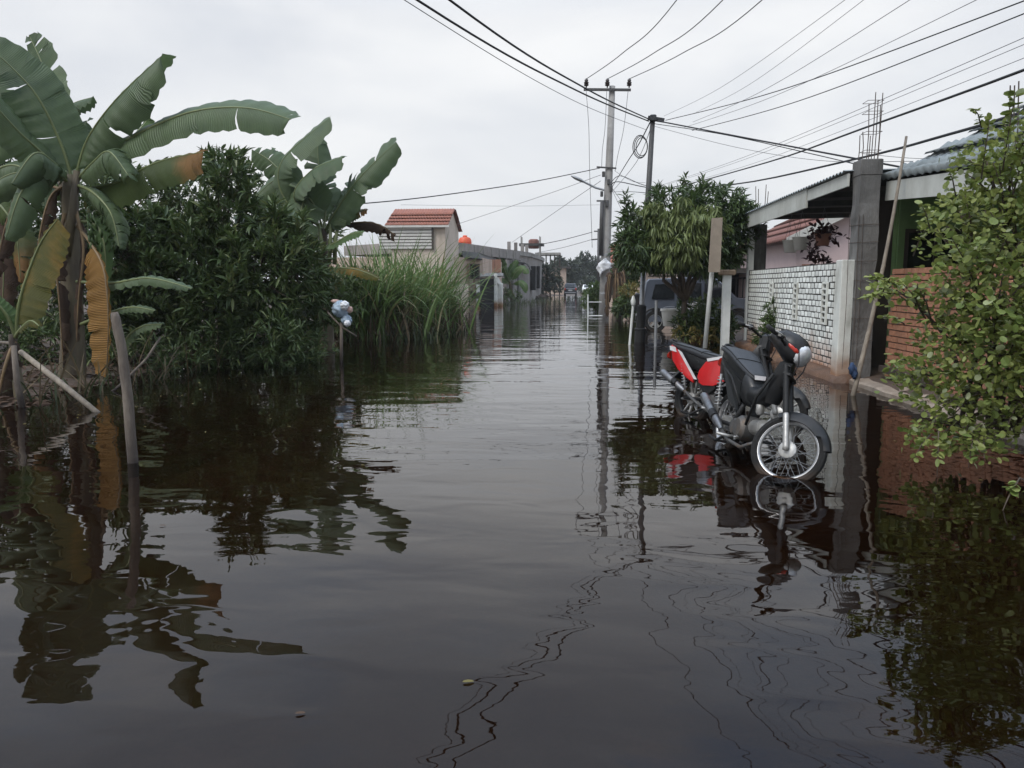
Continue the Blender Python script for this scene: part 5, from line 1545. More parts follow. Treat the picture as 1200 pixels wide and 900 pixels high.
# ------------------------------------------------------------------ right side beyond the wall
leafy_tree('mango_tree', at(806, 402, 19.2), plobes([(752, 275, 30, 30, 0), (742, 292, 22, 20, -.3), (790, 250, 36, 28, .3), (835, 245, 36, 26, .2), (800, 282, 46, 30, -.2), (850, 275, 34, 34, .3), (772, 303, 30, 14, -.2), (832, 302, 30, 22, 0), (870, 262, 18, 22, .5)], 19.0, .9),
           'dense mango tree with pale drooping young leaves, over the dark blue parked car', 'tree', M['leaf_mango'], 30, 9, .21, .2, trunk_r=.10, droop=.45, up=.1, spread=.8, shell=.6, sprigs=25, sprig_len=.3,
           extra=None)
mt = bpy.data.objects['mango_tree']
P, Dd = crown_points(plobes([(800, 262, 26, 28, -.9), (795, 290, 30, 20, -1.1), (775, 270, 16, 16, -.9), (765, 246, 14, 12, -.6), (830, 262, 18, 20, -.9)]  , 19.0, .3), 34, .3)
v, f = whorls(P, Dd * .4, 9, .25, .17, -.3, 1.5, .45)
npmesh('young_leaves', v, f, M['leaf_mango_new'], mt)

# dark porch behind the trees and its grille
t = thing('dark_porch', (6.2, 27, 0), 'dark open porch with flat eave and barred gate behind the mango tree', 'porch')
px0, px1 = at(806, 340, 27.5).x, at(912, 340, 27.5).x
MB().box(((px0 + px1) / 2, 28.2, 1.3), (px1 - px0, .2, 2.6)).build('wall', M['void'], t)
MB().box(((px0 + px1) / 2, 27.0, at(840, 318, 27).z), (px1 - px0 + .6, 2.4, .16)).build('roof', M['roof_under'], t)
for k in range(14):
    x = px0 + (px1 - px0) * (k + .5) / 14
    MB().box((x, 26.4, .95), (.035, .035, 1.5)).build('bar', M['black_metal'], t)
for z in (.3, 1.0, 1.68):
    MB().box(((px0 + px1) / 2, 26.45, z), (px1 - px0, .04, .06)).build('rail', M['black_metal'], t)
for px_ in (806, 909):
    MB().box((at(px_, 340, 26.3).x, 26.3, 1.3), (.22, .22, 2.6)).build('post', M['grey_wall'], t)
# white posts and tan sign board
a = at(834, 372, 17.4)
t = thing('signboard', a, 'tilted tan blank board on a white post in front of the mango tree', 'signboard')
MB().tube([at(826, 408, 17.4), at(834, 320, 17.4), at(838, 270, 17.4)], .05, 10).build('post', M['white_paint'], t, True)
bq = [at(834, 256, 17.3), at(847, 255, 17.25), at(844, 319, 17.25), at(830, 319, 17.3)]
MB().slab(bq, .05).build('board', M['sign_tan'], t)
a = at(849, 408, 17.8)
t = thing('gate_post', a, 'white post with a small cap standing behind the red motorcycle', 'post')
p2 = at(852, 322, 17.8)
MB().bar(a - V((0, 0, .2)), p2, .17, .17, (0, 1, 0)).build('shaft', M['white_paint'], t)
MB().box(p2 + V((0, 0, .05)), (.34, .30, .12), bev=.02).build('cap', M['brown_wood'], t)
t = thing('satellite_dish', at(826, 306, 23), 'pale shallow dish half hidden behind the tan signboard', 'dish')
MB().lathe(at(826, 308, 23), [(.0, .0), (.22, .03), (.36, .10), (.38, .13), (.34, .10), (0, .02)], (-.4, -.8, .5), 18).build('reflector', M['white_paint'], t, True)
MB().tube([at(826, 308, 23), at(830, 330, 23.3), at(831, 352, 23.3)], .025, 6).build('mount', M['dark_pole'], t)
# white bucket, thin rods, shrub and low broken wall
a = at(785, 383, 20.8)
t = thing('bucket', a, 'dirty white bucket hanging on a stake under the mango tree', 'bucket')
MB().lathe(a + V((0, 0, .02)), [(.17, 0), (.18, .01), (.235, .40), (.26, .40), (.26, .46), (.225, .46), (.215, .38), (.16, .05), (0, .05)], n=20).build('body', M['pot_white'], t, 'auto')
MB().tube([a + V((.23 * math.cos(k), -.02, .44 + .1 * math.sin(k))) for k in [math.pi * i / 10 for i in range(11)]], .008, 5).build('handle', M['galv'], t)
tag(MB().bar(a + V((.32, .05, -.7)), a + V((.32, .05, .45)), .05, .05, (0, 1, 0)).build('bucket_stake', M['stake_pale']), 'thin grey stake just right of the white bucket', 'stake')
tag(MB().tube([at(768, 412, 18.4), at(769, 352, 18.4)], .035, 8).build('thin_rod', M['galv']), 'thin grey rod standing in the water in front of the car wheel', 'rod')
a, b = at(737, 408, 18.8), at(742, 357, 18.8)
t = thing('marker_rod', a, 'leaning white tipped rod standing left of the black pole sleeve', 'rod')
MB().tube([a - V((0, 0, .15)), b], .03, 8).build('shaft', M['white_paint'], t)
MB().lathe(b - V((0, 0, .05)), [(.02, 0), (.055, .05), (.065, .14), (.03, .24), (0, .28)], n=10).build('tip', M['white_paint'], t, True)
leafy_tree('shrub', at(830, 400, 19.6), plobes([(815, 368, 22, 24, 0), (840, 375, 20, 22, .2), (803, 382, 14, 14, -.2), (850, 385, 14, 16, .1)], 19.6, .6), 'dark green shrub beside the white bucket, behind the red motorcycle', 'shrub', M['leaf_dark'], 34, 8, .17, .3, trunk_r=.02, stems=2)
leafy_tree('shrub', at(800, 405, 19), plobes([(805, 392, 16, 10, 0), (828, 396, 18, 10, .1)], 18.8, .4), 'sparse yellowing weeds at the water under the dark shrub', 'shrub', M['leaf_yellowish'], 26, 6, .12, .3, trunk_r=.01)
t = thing('block_wall', at(838, 400, 20.4), 'low broken block wall half hidden behind the dark shrub', 'wall')
for r_ in range(4):
    for c_ in range(6):
        p = at(812 + c_ * 8, 400 - r_ * 7.5 - 3, 20.3)
        if (r_, c_) in ((3, 0), (3, 3), (2, 5), (3, 5)): continue
        MB().box((p.x, 20.35 + random.uniform(-.01, .01), p.z), (.165, .12, .145), bev=.01).build('block', M['brick_white'], t)
leafy_tree('shrub', at(906, 402, 17.2), plobes([(905, 382, 15, 18, 0), (898, 392, 14, 12, -.1), (915, 392, 14, 12, .1), (908, 366, 9, 12, 0)], 16.4, .35), 'bright green shrub growing against the white brick wall', 'shrub', M['leaf_mid'], 46, 8, .13, .28, trunk_r=.02, stems=2)
# dead banana trunk heap, low plants, house beyond the utility pole
a = at(723, 372, 33)
t = thing('dead_banana_plant', a, 'withered banana stump with hanging brown leaves right of the utility pole', 'banana plant')
banana_trunk(t, a - V((0, 0, .15)), at(722, 326, 33), .22, .14, M['sheath'])
random.seed(3)
for i in range(9):
    x0 = 722 + random.uniform(-4, 4)
    dx = random.uniform(-8, 9)
    banana_leaf(t, ppts([(x0, 328, 33), (x0 + dx * .6, 322 + random.uniform(-6, 4), 32.8), (x0 + dx, 345, 32.7), (x0 + dx * 1.1, 369, 32.7)]), .32, M['banana_dead'], 1.0, .8, side=(0, -1, .2), petiole=.05, ribm=M['midrib_dry'], seg=24)
leafy_tree('shrub', at(737, 372, 32), plobes([(736, 352, 10, 16, 0), (742, 362, 9, 10, .2), (728, 362, 7, 9, .3)], 32, .7), 'green bush right of the withered banana stump', 'shrub', M['leaf_mid'], 20, 8, .25, .28, trunk_r=.03)
leafy_tree('shrub', at(738, 345, 31), plobes([(737, 339, 10, 5, 0)], 31, .4), 'small yellowing plant on top of the bush beside the stump', 'shrub', M['leaf_yellowish'], 26, 7, .2, .25, trunk_r=.02)
leafy_tree('shrub', at(698, 366, 42), plobes([(697, 345, 9, 13, 0), (690, 350, 6, 10, .3), (704, 352, 6, 12, .2)], 42, .8), 'light green bush on the verge left of the utility pole foot', 'shrub', M['leaf_mid'], 18, 8, .3, .2, trunk_r=.03)
leafy_tree('tree', at(745, 360, 40), plobes([(735, 320, 16, 20, 0), (750, 300, 18, 22, .5), (728, 335, 12, 14, 0)], 40, 1.2), 'dark green tree standing behind the black pole, left of the mango tree', 'tree', M['leaf_mango'], 12, 8, .3, .24, trunk_r=.1)
t = thing('roadside_house', (4.5, 52, 0), 'small house with reddish gable roof and grey eave behind the utility pole', 'house')
h0, h1 = at(712, 330, 50).x, at(790, 330, 50).x
zt = at(720, 311, 50).z
MB().box(((h0 + h1) / 2, 53, zt / 2), (h1 - h0, 6, zt)).build('wall', M['cream_pink'], t)
MB().box(((h0 + h1) / 2 - .1, 50, zt + .08), (h1 - h0 + .7, 1.4, .14)).build('eave', M['concrete'], t)
tile_rows((h0 - .2, 49.8, zt + .1), (h1 - h0 + .4, 0, 0), (0, 2.6, 1.5), 16, 10, .04, .05, M['roof_red'], 'roof', t, 4)
MB().box((at(721, 335, 49.9).x, 49.92, at(721, 332, 49.9).z), (.55, .12, 1.5)).build('door', M['dark_wood'], t)
window_part(t, (at(732, 330, 49.9).x, 49.98, at(730, 330, 49.9).z), (.6, .8), M['white_board'], M['glass_dark'])
for i, (x_, y_, c_, w_) in enumerate([(9.5, 64, 'cream', 6), (10.5, 78, 'cream_pink', 7), (9, 94, 'white_board', 6)]):
    t = thing('far_house', (x_, y_, 0), ['cream house with brown roof far along the right side, behind the roadside house', 'peach house with brown roof, second beyond the roadside house', 'pale house with brown roof, farthest along the right side'][i], 'house')
    MB().box((x_, y_, 1.6), (w_, 7, 3.2)).build('wall', M[c_], t)
    tile_rows((x_ - w_ / 2 - .4, y_ - 4, 3.1), (w_ + .8, 0, 0), (0, 4, 1.7), 14, 8, .05, .05, M['roof_brown'], 'roof', t, 4)
    tile_rows((x_ + w_ / 2 + .4, y_ + 4, 3.1), (-(w_ + .8), 0, 0), (0, -4, 1.7), 14, 8, .05, .05, M['roof_brown'], 'roof', t, 4)
    window_part(t, (x_ - w_ * .25, y_ - 3.5, 1.8), (1.1, 1.2), M['white_board'], M['glass_dark'])
# pale pipe rail in the water before the pole
t = thing('pipe_rail', at(689, 371, 35), 'thin white pipe rail standing in the water left of the utility pole', 'rail')
MB().tube([at(689, 372, 35.5), at(689, 345, 35.5)], .03, 6).build('upright', M['white_paint'], t)
MB().tube([at(690, 370, 35.5), at(706, 370, 35.5)], .025, 6).build('rail', M['white_paint'], t)
MB().tube([at(690, 354, 35.5), at(705, 354, 35.5)], .02, 6).build('rail', M['white_paint'], t)

# ------------------------------------------------------------------ poles
PD = 38.0
p0, p1 = at(707, 372, PD), at(717.5, 101, PD)
t = thing('utility_pole', p0, 'tall grey concrete power pole with a crossarm, street lamp and cable brackets', 'utility pole')
MB().tube([p0 - V((0, 0, .5)), p0.lerp(p1, .33), p0.lerp(p1, .66), p1], [.26, .225, .18, .14], 16).build('shaft', M['pole_concrete'], t, True)
ca, cb = at(684, 106, PD), at(739, 106.5, PD)
MB().bar(ca + V((0, -.18, 0)), cb + V((0, -.18, 0)), .11, .11).build('crossarm', M['dark_pole'], t)
INS = []
for px_ in (687, 711.5, 737):
    b = at(px_, 104, PD) + V((0, -.18, 0))
    MB().lathe(b, [(.035, 0), (.035, .07), (.10, .09), (.12, .14), (.07, .17), (.11, .19), (.12, .24), (.06, .27), (.09, .30), (.085, .36), (.03, .42), (0, .43)], n=12).build('insulator', M['porcelain'], t, 'auto')
    INS.append(b + V((0, 0, .40)))
for (s, e) in (((699, 196.5), (722, 198)), ((699, 236), (713, 236))):
    MB().bar(at(s[0], s[1], PD) + V((0, -.2, 0)), at(e[0], e[1], PD) + V((0, -.2, 0)), .07, .07).build('bracket', M['dark_pole'], t)
MB().tube([at(709, 223, PD), at(698, 220, PD), at(684, 213, PD)], .05, 8).build('lamp_arm', M['galv'], t)
MB().loft([[at(px_, py_, PD) + V((0, dx, dz)) for dx, dz in ((-r_, 0), (-r_ * .7, -r_ * .45), (r_ * .7, -r_ * .45), (r_, 0), (r_ * .6, r_ * .5), (-r_ * .6, r_ * .5))] for px_, py_, r_ in ((685, 213.5, .07), (681, 211.5, .16), (673, 208, .15), (669, 206, .05))]).build('lamp_head', M['galv'], t, 'auto')
mb = MB()
for (y0, y1) in ((236, 262),):
    mb.tube([at(706, y0, PD) + V((-.02, -.25, 0)), at(704.5, 262, PD) + V((0, -.25, 0)), at(704, 300, PD) + V((0, -.25, 0))], .09, 8)
mb.build('conduit', M['dark_pole'], t, True)
for (px_, py_) in ((707, 205), (713, 214), (705, 228), (716, 222), (711, 240)):
    p = at(px_, py_, PD) + V((0, -.24, 0))
    MB().box(p, (.14, .12, .26), bev=.02).build('cable_clamp', M['dark_pole'], t)
for y_ in (300, 345):
    c = at(708.5 + (345 - y_) * .04, y_, PD)
    MB().lathe(c, [(.245, 0), (.255, .01), (.255, .09), (.245, .1)], n=16, close=True).build('band', M['galv'], t)
# plastic bag tied to it
c = at(708, 313, PD - .3)
random.seed(12)
rings = []
for i in range(15):
    k = i / 14
    y_ = 303 + 20 * k
    w_ = .04 + .40 * math.sin(math.pi * min(1, k * 1.15)) ** 1.3 * (.55 + .45 * k)
    cc = at(709 - 6 * k, y_, PD - .33)
    ring = []
    for a in [2 * math.pi * q / 26 for q in range(26)]:
        n_ = mnoise.noise(V((math.cos(a) * 2.2, math.sin(a) * 2.2, k * 3.5)))
        f_ = 1.15 - 1.1 * abs(n_)
        ring.append(cc + V((math.cos(a) * w_ * f_ * (1.3 if math.cos(a) > 0 and k < .6 else .9), math.sin(a) * .17 * f_, .10 * n_)))
    rings.append(ring)
tag(MB().loft(rings).build('plastic_bag', M['bag_white'], None, True), 'torn white plastic bag tied round the grey power pole', 'bag')

BD = 19.8
q0, q1 = at(749, 402, BD), at(765, 139, BD)
t = thing('black_pole', q0, 'slim leaning black steel cable pole standing in a thick black sleeve', 'utility pole')
qm = q0.lerp(q1, .2)
MB().tube([q0 - V((0, 0, .3)), q0.lerp(q1, .33)], .065, 10).build('lower_shaft', M['galv'], t, True)
MB().tube([q0.lerp(q1, .33), q0.lerp(q1, .6), q1], [.085, .075, .06], 10).build('upper_shaft', M['dark_pole'], t, True)
MB().lathe(q0 - V((0, 0, .3)), [(.135, 0), (.135, .62), (.15, .63), (.15, .67), (.115, .69), (.115, 1.22), (.12, 1.24), (.07, 1.28)], q1 - q0, 16).build('sleeve', M['black_grip'], t, 'auto')
MB().bar(q1 + V((-.12, 0, .02)), q1 + V((.28, 0, -.05)), .06, .1).build('cable_clamp', M['black_metal'], t)
MB().box(q1 + V((0, -.05, .0)), (.16, .14, .16), bev=.02).build('cable_clamp', M['black_metal'], t)
# coil of spare cable
mb = MB()
cc = at(751, 172, BD)
for r_, o_ in ((.17, 0), (.145, .02), (.185, -.02)):
    mb.tube([cc + V((math.sin(k) * r_ * .95 + o_, .02 * math.sin(3 * k), math.cos(k) * r_ * 1.5)) for k in [2 * math.pi * i / 24 for i in range(25)]], .011, 5)
tag(mb.build('cable_coil', M['wire'], t), kind='stuff')
# far small pole
f0, f1 = at(701, 350, 82), at(701.5, 268, 82)
t = thing('utility_pole', f0, 'small far cable pole just left of the grey power pole', 'utility pole')
MB().tube([f0, f1], [.16, .12], 8).build('shaft', M['dark_pole'], t, True)
MB().bar(at(693, 281, 82), at(703, 280, 82), .12, .12).build('crossarm', M['dark_pole'], t)
MB().bar(at(696, 271, 82), at(702, 271, 82), .12, .12).build('crossarm', M['dark_pole'], t)

# ------------------------------------------------------------------ overhead wires
def wire(pts, r, label, m='wire', sag=0.0, n=28, group='overhead cables'):
    """smooth cable through world points"""
    P = [V(p) for p in pts]
    out_ = []
    k = len(P)
    for i in range(k - 1):
        p0, p1, p2, p3 = P[max(i - 1, 0)], P[i], P[i + 1], P[min(i + 2, k - 1)]
        for j in range(n // (k - 1) + 1):
            u = j / (n // (k - 1) + 1)
            q = .5 * ((2 * p1) + (p2 - p0) * u + (2 * p0 - 5 * p1 + 4 * p2 - p3) * u * u + (3 * p1 - p0 - 3 * p2 + p3) * u ** 3)
            q.z -= sag * math.sin(math.pi * u) if k == 2 else 0
            out_.append(q)
    out_.append(P[-1])
    o = MB().tube(out_, r, 6).build('overhead_cable', M[m], None, True)
    return tag(o, label, 'cable', group)
def ext(a, b, k):
    return b + (b - a) * k
# three high wires from the insulators, over the camera
for i, (tx, lab) in enumerate(((793, 'leftmost of the three high wires rising from the pole insulators'), (847, 'middle one of the three high wires rising from the pole insulators'), (893, 'rightmost of the three high wires rising from the pole insulators'))):
    e = at(tx, 0, 25.5)
    m_ = INS[i].lerp(e, .5) - V((0, 0, .22))
    x_ = V((e.x + (e.x - INS[i].x) * .9, 10, e.z + .7))
    wire([INS[i], m_, e, x_], .016, lab)
# jumpers hanging from the crossarm
for (pp, lab) in (([(687, 107), (690, 150), (691, 200), (694, 290)], 'thin jumper wire hanging from the left end of the crossarm'), ([(711, 107), (709, 150), (706, 175), (705, 197)], 'thin jumper wire hanging beside the pole from the middle insulator'), ([(736, 107), (731, 150), (724, 182), (721, 200)], 'thin jumper wire hanging from the right end of the crossarm')):
    wire([at(a, b, PD - .3) for a, b in pp], .013, lab, 'wire_grey')
# bundles from the black pole to the upper left, over the camera
def left_wire(x0, y0, px_, r, lab, d1=9.0, m='wire', mid=0.0):
    s = at(x0, y0, BD)
    e = at(px_, 0, d1)
    wire([s, s.lerp(e, .5) - V((0, 0, .12 + mid)), e, V((e.x * 1.9 - s.x * .9 , 1.0, e.z + .45))], r, lab, m)
left_wire(759, 139, 527, .014, 'thick upper cable from the black pole to the top left')
left_wire(760, 142, 489, .014, 'thick lower cable from the black pole to the top left')
left_wire(757, 152, 474, .005, 'thin grey cable running below the two thick ones to the top left', m='wire_grey', mid=.05)
# black pole to the near house on the right
wire([at(767, 141, BD), at(850, 157, 17.5), at(950, 176, 15), at(1062, 197, 12.6), at(1100, 205, 12)], .017, 'thick cable from the black pole down to the green house roof')
wire([at(767, 145, BD), at(850, 158, 17.5), at(950, 180, 15), at(1030, 199, 12.4)], .009, 'second cable below the thick one, from the black pole to the pillar')
wire([at(767, 148, BD), at(860, 172, 17.5), at(960, 188, 15), at(1070, 189, 12.2)], .005, 'thin grey cable from the black pole towards the green house', 'wire_grey')
# thick cables on the right from the grey pole towards the camera
wire([at(716, 214, PD - .2), at(727, 206, 36), at(755, 217, 33), at(790, 219, 28), at(900, 190, 18), at(1010, 151, 12.5), at(1200, 82, 8.2), at(1420, -10, 5.8)], .015, 'upper of the two thick black cables sweeping down from the right to the grey pole')
wire([at(716, 217, PD - .2), at(725, 213, 37), at(770, 221, 32), at(860, 216, 22), at(1000, 187, 14.2), at(1110, 158, 10.8), at(1200, 131, 8.8), at(1400, 62, 6.4)], .020, 'lower of the two thick black cables, passing over the pillar')
# thin wires fanning to the upper right
fan = [(780, 141, 1200, 1, .008, 'wire', 'dark thin wire of the fan, from the black pole top to the right corner'),
       (811, 153, 1205, 14, .0075, 'wire', 'second dark thin wire of the fan just under the first'),
       (778, 136, 990, 0, .0032, 'wire_grey', 'steepest faint grey wire of the fan on the right'),
       (815, 132, 1012, 0, .0032, 'wire_grey', 'second steepest faint grey wire of the fan on the right'),
       (812, 143, 1066, 0, .004, 'wire_grey', 'third faint grey wire of the fan, ending at the top edge'),
       (800, 150, 1144, 0, .004, 'wire_grey', 'fourth faint grey wire of the fan, nearest the dark ones'),
       (775, 217, 1205, 42, .0045, 'wire_grey', 'grey wire meeting the right edge between the thin and thick cables'),
       (782, 216, 1205, 50, .004, 'wire_grey', 'grey wire meeting the right edge just above the thick cables'),
       (800, 216, 1205, 66, .004, 'wire_grey', 'lowest grey wire of the fan above the upper thick cable')]
for (x0, y0, x1, y1, r, m_, lab) in fan:
    near = y0 < 170
    s = at(x0, y0, BD if near else 30)
    e = at(x1, y1, 9.5 if near else 10)
    wire([s, s.lerp(e, .5) - V((0, 0, .14)), e, ext(s, e, .5) + V((0, 0, .25))], r, lab, m_)
# to the left across the road
lw = at(418, 239, 24)
wire([at(703, 197, PD - .2), at(640, 210, 34), at(590, 218.5, 31), at(500, 231, 27), lw, at(330, 243, 21)], .020, 'dark cable crossing from the grey pole to behind the second banana plant')
wire([at(704, 205, PD), at(640, 228, 41), at(535, 263, 46)], .011, 'faint cable from the grey pole to the red roofed house', 'wire_grey')
wire([at(704, 212, PD), at(660, 242, 45), at(600, 284, 57)], .012, 'faint cable from the grey pole to the flat roofed house', 'wire_grey')
wire([at(694, 272, 82), at(660, 281, 80), at(630, 287, 79)], .035, 'far dark cable from the small far pole to the tower frame', 'wire')
wire([at(696, 280, 82), at(660, 290, 88), at(630, 296, 98)], .025, 'far thin cable from the small far pole to the carport', 'wire_grey')
wire([at(704, 240, PD), at(600, 241.5, 37), at(470, 240, 34)], .006, 'faint level wire crossing the road above the red roofed house', 'wire_grey')
# slack cables between the two poles and behind
for (pp, r, m_, lab) in (([(762, 143, 19.8), (748, 170, 23), (735, 190, 28), (718, 218, 37.6)], .016, 'wire', 'dark cable slanting from the black pole top down to the grey pole'),
                         ([(764, 146, 19.8), (752, 178, 24), (740, 198, 29), (718, 224, 37.6)], .009, 'wire_grey', 'grey cable slanting just below the dark one between the poles'),
                         ([(757, 226, 19.8), (735, 224.5, 27), (717, 225, 37.6)], .010, 'wire_grey', 'level grey cable between the black pole and the grey pole'),
                         ([(717, 220, 37.6), (730, 238, 40), (748, 262, 44)], .012, 'wire_grey', 'first grey cable sloping from the grey pole into the trees behind'),
                         ([(717, 222, 37.6), (728, 245, 40), (740, 268, 44)], .010, 'wire_grey', 'second grey cable sloping from the grey pole into the trees behind'),
                         ([(720, 200, 37.6), (740, 212, 36), (756, 214, 34)], .008, 'wire_grey', 'short grey cable leaving the grey pole to the right')):
    wire([at(*p) for p in pp], r, lab, m_)
wire([at(1010, 180, 12), at(1090, 186, 11.5), at(1200, 178, 11)], .004, 'thin wire above the blue-grey roof behind the pillar bars', 'wire_grey')
# thin bars over the near roof at the right edge
t = thing('roof_bars', at(1180, 190, 8.5), 'thin upright reinforcing bars rising behind the round leafed shrub', 'bars')
for (px_, y0, y1) in ((1181, 170, 100), (1186, 190, 100), (1191, 175, 95), (1176, 165, 130)):
    MB().tube([at(px_, y0 + 40, 8.6), at(px_ + 3, y1, 8.6)], .007, 5).build('bar', M['rebar'], t)

# ------------------------------------------------------------------ motorcycles
def ell(c, ax, ay, rx, ry, n=12, flat=0.0, p=2.0):
    """closed ring, superellipse of exponent p"""
    o = []
    for k in range(n):
        a = 2 * math.pi * k / n
        ca_, sa_ = math.cos(a), math.sin(a)
        x = math.copysign(abs(ca_) ** (2 / p), ca_) * rx
        y = math.copysign(abs(sa_) ** (2 / p), sa_) * ry
        o.append(V(c) + V(ax) * x + V(ay) * y)
    return o
X_, Y_, Z_ = V((1, 0, 0)), V((0, 1, 0)), V((0, 0, 1))

def moto_wheel(t, name, xf, c, Rw, tr, cast, hub_r, hub_w, rim_m, seed=1):
    c = V(c)
    prof = [(Rw - tr * 1.75, -tr * .62), (Rw - tr * .9, -tr), (Rw - tr * .25, -tr * .72), (Rw, -tr * .2), (Rw, tr * .2), (Rw - tr * .25, tr * .72), (Rw - tr * .9, tr), (Rw - tr * 1.75, tr * .62)]
    wobj = MB(xf).lathe(c, prof, Y_, 40, True).build(name, M['tyre'], t, 'auto')
    rr = Rw - tr * 1.75
    MB(xf).lathe(c, [(rr + .012, -tr * .66), (rr + .006, -tr * .7), (rr - .008, -tr * .5), (rr - .014, 0), (rr - .008, tr * .5), (rr + .006, tr * .7), (rr + .012, tr * .66), (rr + .002, 0)], Y_, 40, True).build('rim', rim_m, wobj, True)
    hm = MB(xf)
    hm.lathe(c - Y_ * hub_w, [(0, 0), (hub_r * .55, 0), (hub_r * .98, .012), (hub_r, .02), (hub_r, hub_w * 1.2), (hub_r * .5, hub_w * 1.35), (hub_r * .45, hub_w * 2), (0, hub_w * 2)], Y_, 24)
    hm.build('hub', M['alloy'], wobj, 'auto')
    MB(xf).lathe(c - Y_ * (hub_w + .03), [(0, 0), (.016, 0), (.016, .03), (0, .03)], Y_, 8).build('axle_nut', M['engine'], wobj)
    if cast:
        for k in range(5):
            a = 2 * math.pi * k / 5 + .5
            d = V((math.cos(a), 0, math.sin(a)))
            s_ = V((-math.sin(a), 0, math.cos(a)))
            q = MB(xf)
            for sg in (-1, 1):
                q.loft([ell(c + d * hub_r * .7 + s_ * sg * .018, s_, Y_, .016, .022, 6), ell(c + d * (rr - .03) + s_ * sg * .042, s_, Y_, .012, .014, 6), ell(c + d * (rr - .005) + s_ * sg * .05, s_, Y_, .012, .014, 6)])
            q.build('spoke', M['alloy'], wobj, True)
    else:
        sp = MB(xf)
        for k in range(36):
            a = 2 * math.pi * k / 36
            b = a + (.55 if k % 4 < 2 else -.55)
            y = hub_w * .85 * (1 if k % 2 else -1)
            sp.tube([c + V((math.cos(b) * hub_r * .9, y, math.sin(b) * hub_r * .9)), c + V((math.cos(a) * rr, y * .12, math.sin(a) * rr))], .0016, 4)
        tag(sp.build('spokes', M['galv'], wobj), kind='stuff')
    return wobj

